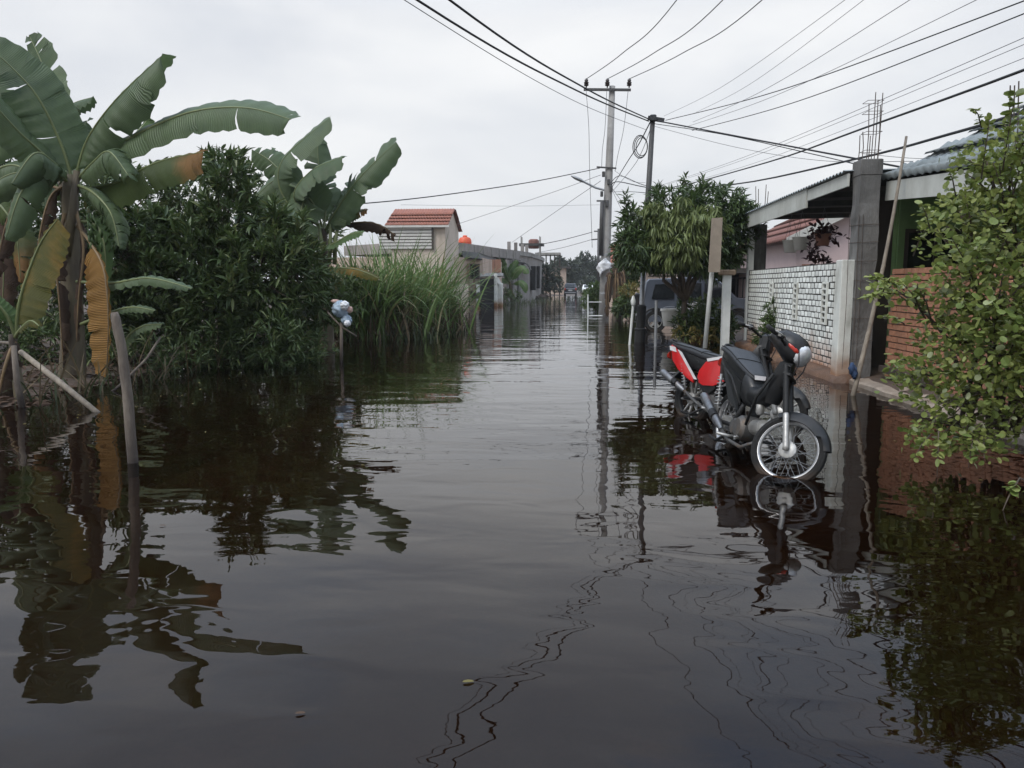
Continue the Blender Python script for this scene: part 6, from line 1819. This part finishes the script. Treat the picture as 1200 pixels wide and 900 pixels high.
def motorcycle(origin, heading, lean, steer, label, seat, col_panel, cast, cfg):
    xf = Matrix.Translation(origin) @ Matrix.Rotation(heading, 4, 'Z') @ Matrix.Rotation(-lean, 4, 'X')
    t = thing('motorcycle', origin, label, 'motorcycle')
    Hd = V((.86, 0, .86)); ax = V((-.42, 0, .91)).normalized()
    xs_ = xf @ Matrix.Translation(Hd) @ Matrix.Rotation(steer, 4, ax) @ Matrix.Translation(-Hd)
    Rw, WB = .283, 1.17
    B = M['bike_black']
    # wheels
    moto_wheel(t, 'rear_wheel', xf, (0, 0, Rw), Rw, .044, cast, .065, .06, M['rim_metal'] if not cast else M['bike_frame'])
    fa = V((WB, 0, Rw))
    moto_wheel(t, 'front_wheel', xs_, fa, Rw, .036, cast, .068, .05, M['rim_metal'] if not cast else M['bike_frame'])
    # fork
    top = V((.915, 0, .80))
    fk = MB(xs_)
    for s in (-1, 1):
        o_ = Y_ * (s * .082)
        fk.tube([top + o_ + V((-.045, 0, .09)), top.lerp(fa, .52) + o_], .024, 10)
    fk.box(top + V((.0, 0, .02)), (.07, .21, .035), bev=.01).box(top + V((-.03, 0, .085)), (.07, .2, .03), bev=.01)
    fko = fk.build('fork', M['bike_frame'], t, 'auto')
    for s in (-1, 1):
        o_ = Y_ * (s * .082)
        MB(xs_).tube([top.lerp(fa, .50) + o_, top.lerp(fa, .56) + o_, top.lerp(fa, .98) + o_, fa + o_ - Z_ * .02], [.020, .024, .024, .021], 10).build('fork_leg', M['alloy'], fko, True)
    # front fender
    rings = []
    a0, a1 = (cfg.get('fend', (130, 22)))
    for i in range(19):
        k = i / 18
        a = R(a0 + (a1 - a0) * k)
        d = V((math.cos(a), 0, math.sin(a)))
        wd = .064 * (1 - .45 * max(0, (k - .6) / .4)) * (1 - .3 * max(0, (.15 - k) / .15))
        drop = .085 if .1 < k < .75 else .05
        c = fa + d * (Rw + .02)
        ring = []
        for q in range(9):
            b = (q / 8 - .5) * 2
            ring.append(c + Y_ * (wd * b) - d * (drop * abs(b) ** 3) + d * .008)
        for q in range(8, -1, -1):
            b = (q / 8 - .5) * 2
            ring.append(c + Y_ * (wd * .94 * b) - d * (drop * abs(b) ** 3) + d * .002)
        rings.append(ring)
    MB(xs_).loft(rings).build('front_fender', B if not cfg.get('red_fender') else M['red'], t, 'auto')
    # handlebar with cowl and lamp
    hb = MB(xs_)
    hc = V((.83, 0, 1.0))
    hb.tube([hc + V((-.13, -.34, .055)), hc + V((-.06, -.22, .05)), hc + V((0, -.08, .01)), hc + V((0, .08, .01)), hc + V((-.06, .22, .05)), hc + V((-.13, .34, .055))], .012, 8)
    hb.tube([hc, V((.875, 0, .86))], .03, 10)
    hbo = hb.build('handlebar', M['bike_frame'], t, True)
    for s in (-1, 1):
        MB(xs_).tube([hc + V((-.085, s * .255, .052)), hc + V((-.135, s * .35, .056))], .018, 10).build('grip', M['black_grip'], hbo, True)
        MB(xs_).box(hc + V((-.055, s * .22, .055)), (.055, .06, .055), bev=.012).build('switch_box', B, hbo)
        MB(xs_).tube([hc + V((-.02, s * .20, .05)), hc + V((-.0, s * .27, .045)), hc + V((-.055, s * .36, .04))], .006, 6).build('lever', M['alloy'], hbo, True)
    cb_ = MB(xs_)
    for s in (-1, 1):
        cb_.tube([hc + V((-.02, s * .21, .045)), hc + V((.10, s * .15, .02)), hc + V((.13, s * .08, -.08)), V((.93, s * .03, .72))], .005, 5)
    tag(cb_.build('cables', M['wire'], hbo, True), kind='stuff')
    if cfg.get('cowl', True):
        xs0 = xs_
        xs_ = xs_ @ Matrix.Translation((-.10, 0, .055))
        rings = []
        for (u, z, ry, rz) in ((.72, 1.03, .05, .02), (.77, 1.035, .115, .05), (.84, 1.03, .135, .09), (.92, 1.00, .14, .115), (.99, .975, .125, .115), (1.035, .96, .09, .09)):
            rings.append(ell((u, 0, z), Y_, (Z_ + X_ * .25).normalized(), ry, rz, 16, p=2.6))
        co_ = MB(xs_).loft(rings).build('headlight_cowl', B, t, 'auto')
        rings = []
        for (u, z, ry, rz) in ((1.00, .968, .108, .092), (1.035, .958, .104, .088), (1.06, .952, .082, .066), (1.072, .948, .04, .03), (1.074, .948, .01, .008)):
            rings.append(ell((u, 0, z), Y_, (Z_ + X_ * .3).normalized(), ry, rz, 18, p=2.6))
        MB(xs_).loft(rings).build('headlight', M['lens'], co_, 'auto')
        for s in (-1, 1):
            rings = [ell((.90 + k * .03, s * (.128 - .006 * k), 1.0 - .012 * k), Z_, V((.3, s, 0)).normalized(), .026 * r_, .018 * r_, 8) for k, r_ in enumerate((.3, .9, 1, .9, .4))]
            MB(xs_).loft(rings).build('turn_signal', M['red_lens'], co_, True)
        MB(xs_).loft([ell((.79 + .05 * k, 0, 1.105 - .006 * k * k), Y_, Z_, (.07, .085, .09, .08)[k], (.012, .02, .02, .01)[k], 10) for k in range(4)]).build('meter_visor', B, co_, True)
        xs_ = xs0
    else:
        MB(xs_).box(V((.885, 0, .95)), (.12, .15, .20), bev=.03).build('number_board', B, t, 'auto')
    # frame, engine
    fr = MB(xf)
    fr.tube([Hd + V((0, 0, .02)), V((.72, 0, .64)), V((.45, 0, .52)), V((.25, 0, .52))], [.034, .036, .034, .03], 10)
    for s in (-1, 1):
        fr.tube([V((.36, s * .09, .50)), V((.1, s * .11, .70)), V((-.22, s * .10, .80))], .013, 8)
        fr.tube([V((.42, s * .08, .50)), V((.30, s * .09, .30)), V((.0, s * .09, .283)), V((-.05, s * .09, .283))], .020, 8)
    fr.tube([Hd + ax * .08, Hd - ax * .14], .032, 12)
    fr.build('frame', M['bike_frame'], t, True)
    en = MB(xf)
    en.lathe(V((.47, -.12, .31)), [(0, 0), (.075, 0), (.105, .03), (.11, .09), (.11, .16), (.10, .21), (.06, .235), (0, .235)], Y_, 20)
    en.lathe(V((.35, -.11, .30)), [(0, 0), (.06, 0), (.085, .025), (.085, .18), (.05, .21), (0, .21)], Y_, 18)
    eo = en.build('engine', M['engine'], t, 'auto')
    fin = MB(xf)
    for k in range(8):
        fin.lathe(V((.57 + k * .021, 0, .345 + k * .003)), [(.0, 0), (.066, 0), (.066, .008), (0, .008)], V((1, 0, .12)), 14)
    fin.lathe(V((.56, 0, .343)), [(0, 0), (.045, 0), (.045, .22), (0, .22)], V((1, 0, .12)), 14)
    tag(fin.build('cooling_fins', M['alloy'], eo, 'auto'), kind='stuff')
    MB(xf).lathe(V((.63, -.02, .46)), [(.02, 0), (.035, .02), (.035, .09), (.02, .12)], V((-.3, 0, 1)), 10).build('carburettor', M['alloy'], eo, 'auto')
    # shocks
    for s in (-1, 1):
        MB(xf).tube([V((-.02, s * .115, .31)), V((-.12, s * .125, .70))], .012, 8).build('shock_absorber', M['alloy'], t, True)
        sp = MB(xf)
        a_, b_ = V((-.05, s * .118, .40)), V((-.115, s * .125, .67))
        sp.tube([a_.lerp(b_, i / 60) + V((math.cos(i * .9) * .028, math.sin(i * .9) * .028, 0)) for i in range(61)], .005, 5)
        sp.build('shock_spring', M['galv'], t, True)
    # exhaust
    ex = MB(xf)
    ex.tube([V((.74, -.03, .33)), V((.78, -.08, .24)), V((.66, -.13, .17)), V((.42, -.15, .18)), V((.22, -.155, .25)), V(cfg.get('m0', (.26, -.16, .24)))], .016, 10)
    exo = ex.build('exhaust_pipe', M['engine'], t, True)
    m0, m1 = V(cfg.get('m0', (.26, -.16, .24))), V(cfg.get('m1', (-.30, -.175, .46)))
    L = (m1 - m0).length
    MB(xf).lathe(m0, [(0, 0), (.020, 0), (.032, .08), (.039, .15), (.041, L - .05), (.036, L), (.024, L), (.020, L - .03), (0, L - .03)], m1 - m0, 18).build('muffler', M['chrome'], exo, 'auto')
    if cfg.get('shield', True):
        MB(xf).loft([ell(m0.lerp(m1, k) + V((0, -.012, .012)), Y_, Z_, .042, .040, 10) for k in (.30, .33, .42, .45)]).build('muffler_band', M['bike_frame'], exo, 'auto')
    # pegs and stand
    for s in (-1, 1):
        MB(xf).tube([V((.42, s * .10, .22)), V((.42, s * .16, .215)), V((.41, s * .26, .22))], .013, 8).build('foot_peg', M['black_grip'] if s > 0 else M['alloy'], t, True)
    MB(xf).tube([V((.30, .10, .24)), V((.26, .20, .10)), V((.22, .29, -.02))], .012, 8).build('side_stand', M['bike_frame'], t, True)
    cs_ = MB(xf)
    for s in (-1, 1):
        cs_.tube([V((.28, s * .09, .22)), V((.12, s * .13, .12)), V((-.02, s * .14, .13))], .014, 8)
    cs_.tube([V((.12, -.13, .12)), V((.12, .13, .12))], .012, 8)
    cs_.build('centre_stand', M['bike_frame'], t, True)
    MB(xf).loft([ell((u, .12, .29), Z_, Y_, rz, .02, 12, p=3) for u, rz in ((.42, .055), (.40, .06), (.02, .055), (-.06, .04))]).build('chain_case', M['bike_frame'], t, 'auto')
    MB(xf).tube([V((.52, -.12, .24)), V((.60, -.17, .22)), V((.66, -.17, .25)), V((.70, -.22, .25))], .009, 6).build('brake_pedal', M['alloy'], t, True)
    # seat
    rings = []
    for (u, z, hw, th) in seat:
        rings.append([V((u, hw * y_, z + h * th)) for y_, h in ((-.55, -1), (-.95, -.8), (-1, -.35), (-.86, -.04), (-.45, .05), (0, .07), (.45, .05), (.86, -.04), (1, -.35), (.95, -.8), (.55, -1), (0, -1))])
    so = MB(xf).loft(rings).build('seat', M['seat_vinyl'], t, True)
    u0, z0, hw0, th0 = seat[0]
    for s in (-1, 1):
        MB(xf).tube([V((u, s * hw * .93, z - th * .06)) for (u, z, hw, th) in seat], .0045, 5).build('piping', M['bike_frame'], so, True)
    u_, z_, hw_, th_ = seat[4]
    MB(xf).tube([V((u_, y_ * hw_, z_ + th_ * h_ + .002)) for y_, h_ in ((-.98, -.3), (-.86, -.02), (-.45, .06), (0, .08), (.45, .06), (.86, -.02), (.98, -.3))], .0035, 5).build('seam', M['bike_frame'], so, True)
    # side covers under the seat
    rings = []
    n = len(seat)
    for i, (u, z, hw, th) in enumerate(seat):
        k = i / (n - 1)
        zb = cfg['under'][0] + (cfg['under'][1] - cfg['under'][0]) * k
        h2 = z - th * .9
        hw_ = hw * cfg.get('cw', .93)
        rings.append([V((u, y_ * hw_ * wk, zb + (h2 - zb) * hh)) for y_, hh, wk in ((-1, 1, 1), (-1, .55, 1.03), (-1, .12, .82), (-.6, 0, .6), (.6, 0, .6), (1, .12, .82), (1, .55, 1.03), (1, 1, 1))])
    MB(xf).loft(rings).build('side_cover', B if not cfg.get('pale_tail') else M['bike_frame'], t, 'auto')
    # grab rail
    gz_ = z0 - .03
    MB(xf).tube([V((u0 + .34, -hw0 - .02, gz_ - .02)), V((u0 + .12, -hw0 - .035, gz_ + .015)), V((u0 - .02, -hw0 * .85, gz_ + .04)), V((u0 - .075, -hw0 * .4, gz_ + .055)), V((u0 - .085, 0, gz_ + .06)), V((u0 - .075, hw0 * .4, gz_ + .055)), V((u0 - .02, hw0 * .85, gz_ + .04)), V((u0 + .12, hw0 + .035, gz_ + .015)), V((u0 + .34, hw0 + .02, gz_ - .02))], .013, 8).build('grab_rail', M['bike_frame'], t, True)
    MB(xf).loft([ell((u0 - .02 - .025 * k, 0, z0 - .14 - .01 * k), Y_, Z_, (.09, .085, .06)[k], (.045, .04, .02)[k], 12, p=3) for k in range(3)]).build('tail_light', M['red_lens'], t, 'auto')
    # rear fender and plate holder
    rings = []
    for i in range(9):
        a = R(62 + 88 * i / 8)
        d = V((math.cos(a), 0, math.sin(a)))
        c = V((0, 0, Rw)) + d * (Rw + .06 + .05 * (i / 8))
        rings.append([c + Y_ * y_ + d * h for y_, h in ((-.075, -.04), (-.055, 0), (0, .015), (.055, 0), (.075, -.04), (.05, -.012), (0, .003), (-.05, -.012))])
    MB(xf).loft(rings).build('rear_fender', B, t, 'auto')
    # front body: leg shield and centre cover
    rings = []
    for (u, z, hw, d_) in cfg['shieldp']:
        rings.append([V((u + dx * d_, y_ * hw, z)) for y_, dx in ((-1, -.7), (-.82, .05), (-.4, .8), (0, 1), (.4, .8), (.82, .05), (1, -.7), (.8, -.55), (.35, .2), (0, .35), (-.35, .2), (-.8, -.55))])
    MB(xf).loft(rings).build('leg_shield', cfg.get('shield_m', B), t, 'auto')
    rings = [ell((u, 0, z), Y_, V((-.45, 0, 1)).normalized(), hw, hh, 12, p=3) for (u, z, hw, hh) in ((.80, .74, .06, .05), (.70, .66, .07, .07), (.58, .60, .075, .08), (.46, .60, .085, .09), (.36, .62, .09, .08))]
    MB(xf).loft(rings).build('centre_cover', B, t, 'auto')
    return t, xf, xs_

# black motorcycle, front wheel turned to its left
BO = V((1.345, 7.04, -.088))
seatB = [(-.34, .945, .07, .035), (-.29, .96, .12, .055), (-.16, .957, .142, .065), (.0, .925, .14, .065), (.14, .875, .128, .065), (.27, .825, .108, .06), (.37, .785, .085, .055), (.43, .755, .05, .035)]
t, xf, xs_ = motorcycle(BO, R(-80), R(11.5), R(50), 'black motorcycle with spoked wheels, its front wheel turned aside, nearest the camera', seatB, None, False,
    {'under': (.66, .54), 'cw': .72, 'shieldp': [(.90, .93, .06, .05), (.885, .86, .08, .06), (.86, .76, .085, .06), (.82, .66, .08, .05), (.79, .58, .06, .04)]})
# label on the nose of the seat; body below it
MB(xf).slab([V((.438, -.055, .765)), V((.438, .045, .772)), V((.452, .04, .738)), V((.452, -.05, .73))], .006).build('seat_badge', M['silver_sticker'], t)
MB(xf).loft([ell((.34 + .05 * k, 0, .66 - .03 * k), Y_, Z_, (.11, .105, .085, .05)[k], (.14, .13, .11, .08)[k], 14, p=3) for k in range(4)]).build('under_seat_box', M['bike_black'], t, 'auto')
for s in (-1, 1):
    MB(xf).slab([V((-.22, s * .118, .86)), V((.30, s * .100, .68)), V((.36, s * .10, .44)), V((.16, s * .122, .50))], .012 * s).build('side_panel', M['bike_black'], t)
MB(xf).tube([V((.88, -.1, .82)), V((.72, -.125, .60)), V((.66, -.13, .36))], .012, 8).build('crash_bar', M['bike_frame'], t, True)

# red motorcycle behind it
RO = V((1.27, 8.5, -.088))
seatR = [(-.40, .875, .07, .035), (-.34, .878, .105, .055), (-.2, .855, .125, .065), (-.02, .84, .13, .085), (.14, .805, .125, .085), (.30, .785, .11, .085), (.40, .775, .09, .08), (.47, .765, .05, .05)]
t, xf, xs_ = motorcycle(RO, R(-56), R(9), R(24), 'red and black motorcycle with cast wheels, standing behind the black motorcycle', seatR, None, True,
    {'under': (.66, .52), 'cowl': False, 'm0': (.02, -.175, .36), 'm1': (-.36, -.19, .53), 'shieldp': [(.90, .93, .07, .05), (.885, .86, .11, .06), (.86, .76, .14, .07), (.82, .62, .15, .07), (.77, .48, .14, .07), (.72, .36, .11, .06), (.70, .30, .06, .04)]})
for s in (-1, 1):
    MB(xf).loft([[V((u, s * (y + .01 * q), z)) for z, q in ((za, 0), ((za + zb) / 2, 1), (zb, 0))] + [V((u, s * (y - .015), z)) for z in (zb, za)] for (u, y, za, zb) in ((-.40, .075, .80, .85), (-.30, .125, .68, .83), (-.16, .145, .58, .75), (.0, .145, .50, .62), (.10, .14, .46, .52))]).build('side_panel', M['red'], t, 'auto')
    MB(xf).slab([V((-.40, s * .105, .835)), V((-.27, s * .14, .825)), V((-.23, s * .15, .77)), V((-.37, s * .118, .785))], .008 * s).build('tail_sticker', M['silver_sticker'], t)
    MB(xf).slab([V((-.20, s * .158, .80)), V((-.13, s * .160, .775)), V((.16, s * .155, .50)), V((.12, s * .155, .50))], .006 * s).build('silver_stripe', M['silver_sticker'], t)
    MB(xf).loft([[V((u, s * (y + .012 * q), z)) for z, q in ((za, 0), ((za + zb) / 2, 1), (zb, 0))] + [V((u, s * (y - .02), z)) for z in (zb, za)] for (u, y, za, zb) in ((.16, .135, .48, .60), (.26, .155, .45, .70), (.42, .16, .46, .745), (.60, .155, .54, .77), (.74, .13, .66, .79))]).build('body_panel', M['red'], t, 'auto')
    MB(xf).slab([V((.28, s * .168, .735)), V((.60, s * .172, .80)), V((.62, s * .170, .775)), V((.30, s * .170, .705))], .006 * s).build('silver_stripe', M['silver_sticker'], t)
    MB(xf).slab([V((.12, s * .142, .52)), V((.36, s * .13, .66)), V((.44, s * .14, .44)), V((.30, s * .13, .34))], .012 * s).build('engine_cover', M['bike_black'], t)
MB(xf).loft([ell((.905, .0, .88 - .02 * k), Y_, X_, .07, .03, 10) for k in range(3)]).build('front_panel', M['red'], t, 'auto')

# ------------------------------------------------------------------ round leafed shrub at the right, overhanging the water
random.seed(77)
RD = 6.6
base = at(1165, 500, RD)
blobs = plobes([(1155, 185, 34, 16, .2), (1190, 165, 22, 22, .2), (1210, 215, 40, 40, .2), (1172, 222, 36, 30, .2), (1125, 250, 32, 24, 0), (1182, 275, 46, 40, 0), (1130, 300, 34, 30, -.2), (1125, 345, 30, 26, -.2), (1170, 350, 54, 44, -.3), (1050, 340, 24, 8, -.1), (1112, 395, 30, 28, -.2), (1160, 410, 56, 46, -.4), (1205, 400, 50, 60, -.3), (1080, 440, 30, 20, -.1), (1125, 468, 44, 26, -.3), (1192, 470, 40, 40, -.4), (1100, 512, 32, 14, -.4), (1145, 520, 30, 12, -.5), (1235, 300, 50, 90, 0), (1250, 460, 50, 60, -.2)], RD, .30)
t = thing('round_leafed_shrub', base, 'large light green shrub with round leaves overhanging the water at the right edge', 'shrub')
br = MB()
tips = []
for i, (c, r_) in enumerate(blobs):
    b = base + V((random.uniform(-.25, .25), random.uniform(-.2, .2), -.05))
    c = V(c)
    mid = b.lerp(c, .5) + V((.12, .05, .18))
    br.tube([b, b.lerp(mid, .5) + V((0, 0, .06)), mid, mid.lerp(c, .6) + V((0, 0, .05)), c], [.022, .019, .015, .011, .007], 7)
    for _ in range(7):
        e = c + V((random.uniform(-1, 1) * r_[0], random.uniform(-1, 1) * r_[1], random.uniform(-.7, 1) * r_[2])) * 1.0
        q = mid.lerp(c, random.uniform(.3, 1))
        br.tube([q, q.lerp(e, .5) + V((0, 0, .04)), e], [.008, .006, .003], 5)
        tips.append((q, e))
# long sprigs standing out of the mass
spr = [((1150, 210), (1160, 140), 6.5), ((1175, 200), (1190, 108), 6.4), ((1120, 230), (1112, 200), 6.4), ((1060, 345), (1012, 350), 6.2), ((1060, 340), (1018, 325), 6.3), ((1070, 300), (1086, 268), 6.3), ((1090, 270), (1080, 240), 6.3), ((1090, 510), (1070, 540), 6.0), ((1140, 515), (1135, 548), 5.9), ((1100, 505), (1098, 560), 5.9), ((1195, 560), (1168, 615), 5.0), ((1215, 570), (1200, 600), 5.0), ((1150, 150), (1142, 128), 6.5), ((1070, 420), (1042, 432), 6.2), ((1075, 470), (1050, 470), 6.2), ((1060, 380), (1035, 372), 6.2)]
for a_, b_, d_ in spr:
    q, e = at(a_[0], a_[1], d_ + .1), at(b_[0], b_[1], d_)
    br.tube([q, q.lerp(e, .5) + V((0, 0, .03)), e], [.006, .005, .002], 5)
    for _ in range(3):
        tips.append((q, e))
br.tube([at(1260, 540, 5.3), at(1215, 570, 5.1), at(1195, 560, 5.1)], [.01, .008, .006], 5)
tag(br.build('branches', M['bark'], t, True), kind='stuff')
LP, LD = [], []
for (q, e) in tips:
    L_ = (e - q).length
    k = max(5, int(L_ / .028))
    for i in range(k):
        u = (i + random.random()) / k
        if u < .12: continue
        p = q.lerp(e, u) + V((0, 0, .03 * math.sin(u * 3)))
        d = (e - q).normalized()
        s = d.cross(V((0, 0, 1))).normalized() * (1 if i % 2 else -1)
        LP.append(tuple(p)); LD.append(tuple(d * .5 + s * 1.0 + V((random.gauss(0, .4), random.gauss(0, .4), random.gauss(-.05, .35)))))
LP = np.array(LP); LD = np.array(LD)
P2, D2 = crown_points(blobs, 140, .4)
P2, D2 = np.repeat(P2, 3, 0) + rng.normal(0, .05, (len(P2) * 3, 3)), np.repeat(D2, 3, 0) + rng.normal(0, .9, (len(P2) * 3, 3))
AP = np.concatenate([LP, P2]); AD = np.concatenate([LD, D2]); AD[:, 2] -= .1
ok = AP[:, 2] > .12
AP, AD = AP[ok], AD[ok]
order = np.argsort(AP[:, 1] - .25 * AP[:, 2])
AP, AD = AP[order], AD[order]
NL = 300
lms = []
for i, (c1) in enumerate([(.13, .18, .045), (.17, .22, .06), (.22, .26, .08), (.15, .185, .05), (.32, .36, .19)]):
    mm = leafmat('round_leaf_tint', c1, c1, rough=.5, trans=.35)
    v, f = leaves(np.zeros((1, 3)), np.array([[1., 0, 0]]), 1.0, .88, TR, upj=.0)
    me = bpy.data.meshes.new('leaf')
    me.from_pydata([tuple(p) for p in v], [], [tuple(q) for q in f]); me.update()
    me.materials.append(mm)
    lms.append(me)
for i in range(NL):
    o = bpy.data.objects.new('leaf', lms[random.choices(range(5), (5, 5, 4, 4, 1))[0]])
    COL.objects.link(o)
    d = V(tuple(AD[i])).normalized()
    y = V((random.gauss(0, .45), random.gauss(0, .45), 1)).cross(d).normalized()
    z = d.cross(y)
    s = random.uniform(.045, .082)
    mw = Matrix.Translation(V(tuple(AP[i]))) @ Matrix((d, y, z)).transposed().to_4x4() @ Matrix.Scale(s, 4)
    put(o, t)
    o.matrix_basis = mw
n = len(AP) - NL
v, f = leaves(AP[NL:], AD[NL:], rng.uniform(.026, .07, n), rng.uniform(.024, .056, n), TR, .6)
o = tag(npmesh('foliage', v, f, M['leaf_round'], t), kind='stuff')
# floating scraps
for (px_, py_, s, lab) in ((541, 801, .02, 'tiny pale leaf floating on the still water near the bottom'), (345, 838, .016, 'small dark leaf floating on the water, lower left'), (186, 617, .018, 'small brown leaf floating right of the wooden stake')):
    r = ray(px_, py_); k = -CAM_H / r.z
    p = V((0, 0, CAM_H)) + r * k
    v, f = leaves(np.array([[p.x, p.y, .006]]), np.array([[1., .3, 0]]), s * 2.2, s, TR, .02)
    tag(npmesh('floating_leaf', v, f, M['leaf_yellowish'] if s > .019 else M['banana_dead'], None), lab, 'leaf')

# ------------------------------------------------------------------ damp air
hz = MB()
hz.box((0, 560, 9), (1500, 1400, 20.6))
ho = hz.build('haze', newmat('haze')[0])
hm = ho.data.materials[0].node_tree
hv = N(hm, 'ShaderNodeVolumePrincipled', {'Density': HAZE, 'Color': (.95, .97, 1.0, 1), 'Anisotropy': .2})
hm.links.new(hv.outputs[0], [n for n in hm.nodes if n.type == 'OUTPUT_MATERIAL'][0].inputs['Volume'])
tag(ho, kind='stuff')

# scraps of leaf and straw drifting on the water
n = 70
yy = rng.uniform(5.5, 15, n)
xx = np.where(rng.random(n) < .7, np.array([lerp_tab(LEFT, y) for y in yy]) + rng.gamma(1.5, .8, n) + .5, rng.uniform(1.5, 3.9, n))
v, f = leaves(np.stack([xx, yy, np.full(n, .005)], 1), np.stack([rng.normal(0, 1, n), rng.normal(0, 1, n), np.zeros(n)], 1), rng.uniform(.02, .07, n), rng.uniform(.008, .03, n), TN, .03)
tag(npmesh('floating_scraps', v, f, M['leaf_yellowish'], None, False), 'leaf scraps drifting on the water', None, None, 'stuff')

# leaf litter on the left bank
n = 2600
yy = rng.uniform(7.0, 22, n)
xx = np.array([lerp_tab(LEFT, y) for y in yy]) + .35 - rng.gamma(1.6, 1.1, n)
zz = np.array([gz(a, b) for a, b in zip(xx, yy)])
ok = zz > -.02
v, f = leaves(np.stack([xx, yy, zz + .02], 1)[ok], np.stack([rng.normal(0, 1, n), rng.normal(0, 1, n), rng.normal(0, .15, n)], 1)[ok], rng.uniform(.08, .30, n)[ok], rng.uniform(.03, .09, n)[ok], TN, .35)
tag(npmesh('leaf_litter', v, f, M['banana_dead'], None, False), 'fallen brown leaves covering the left bank', None, None, 'stuff')
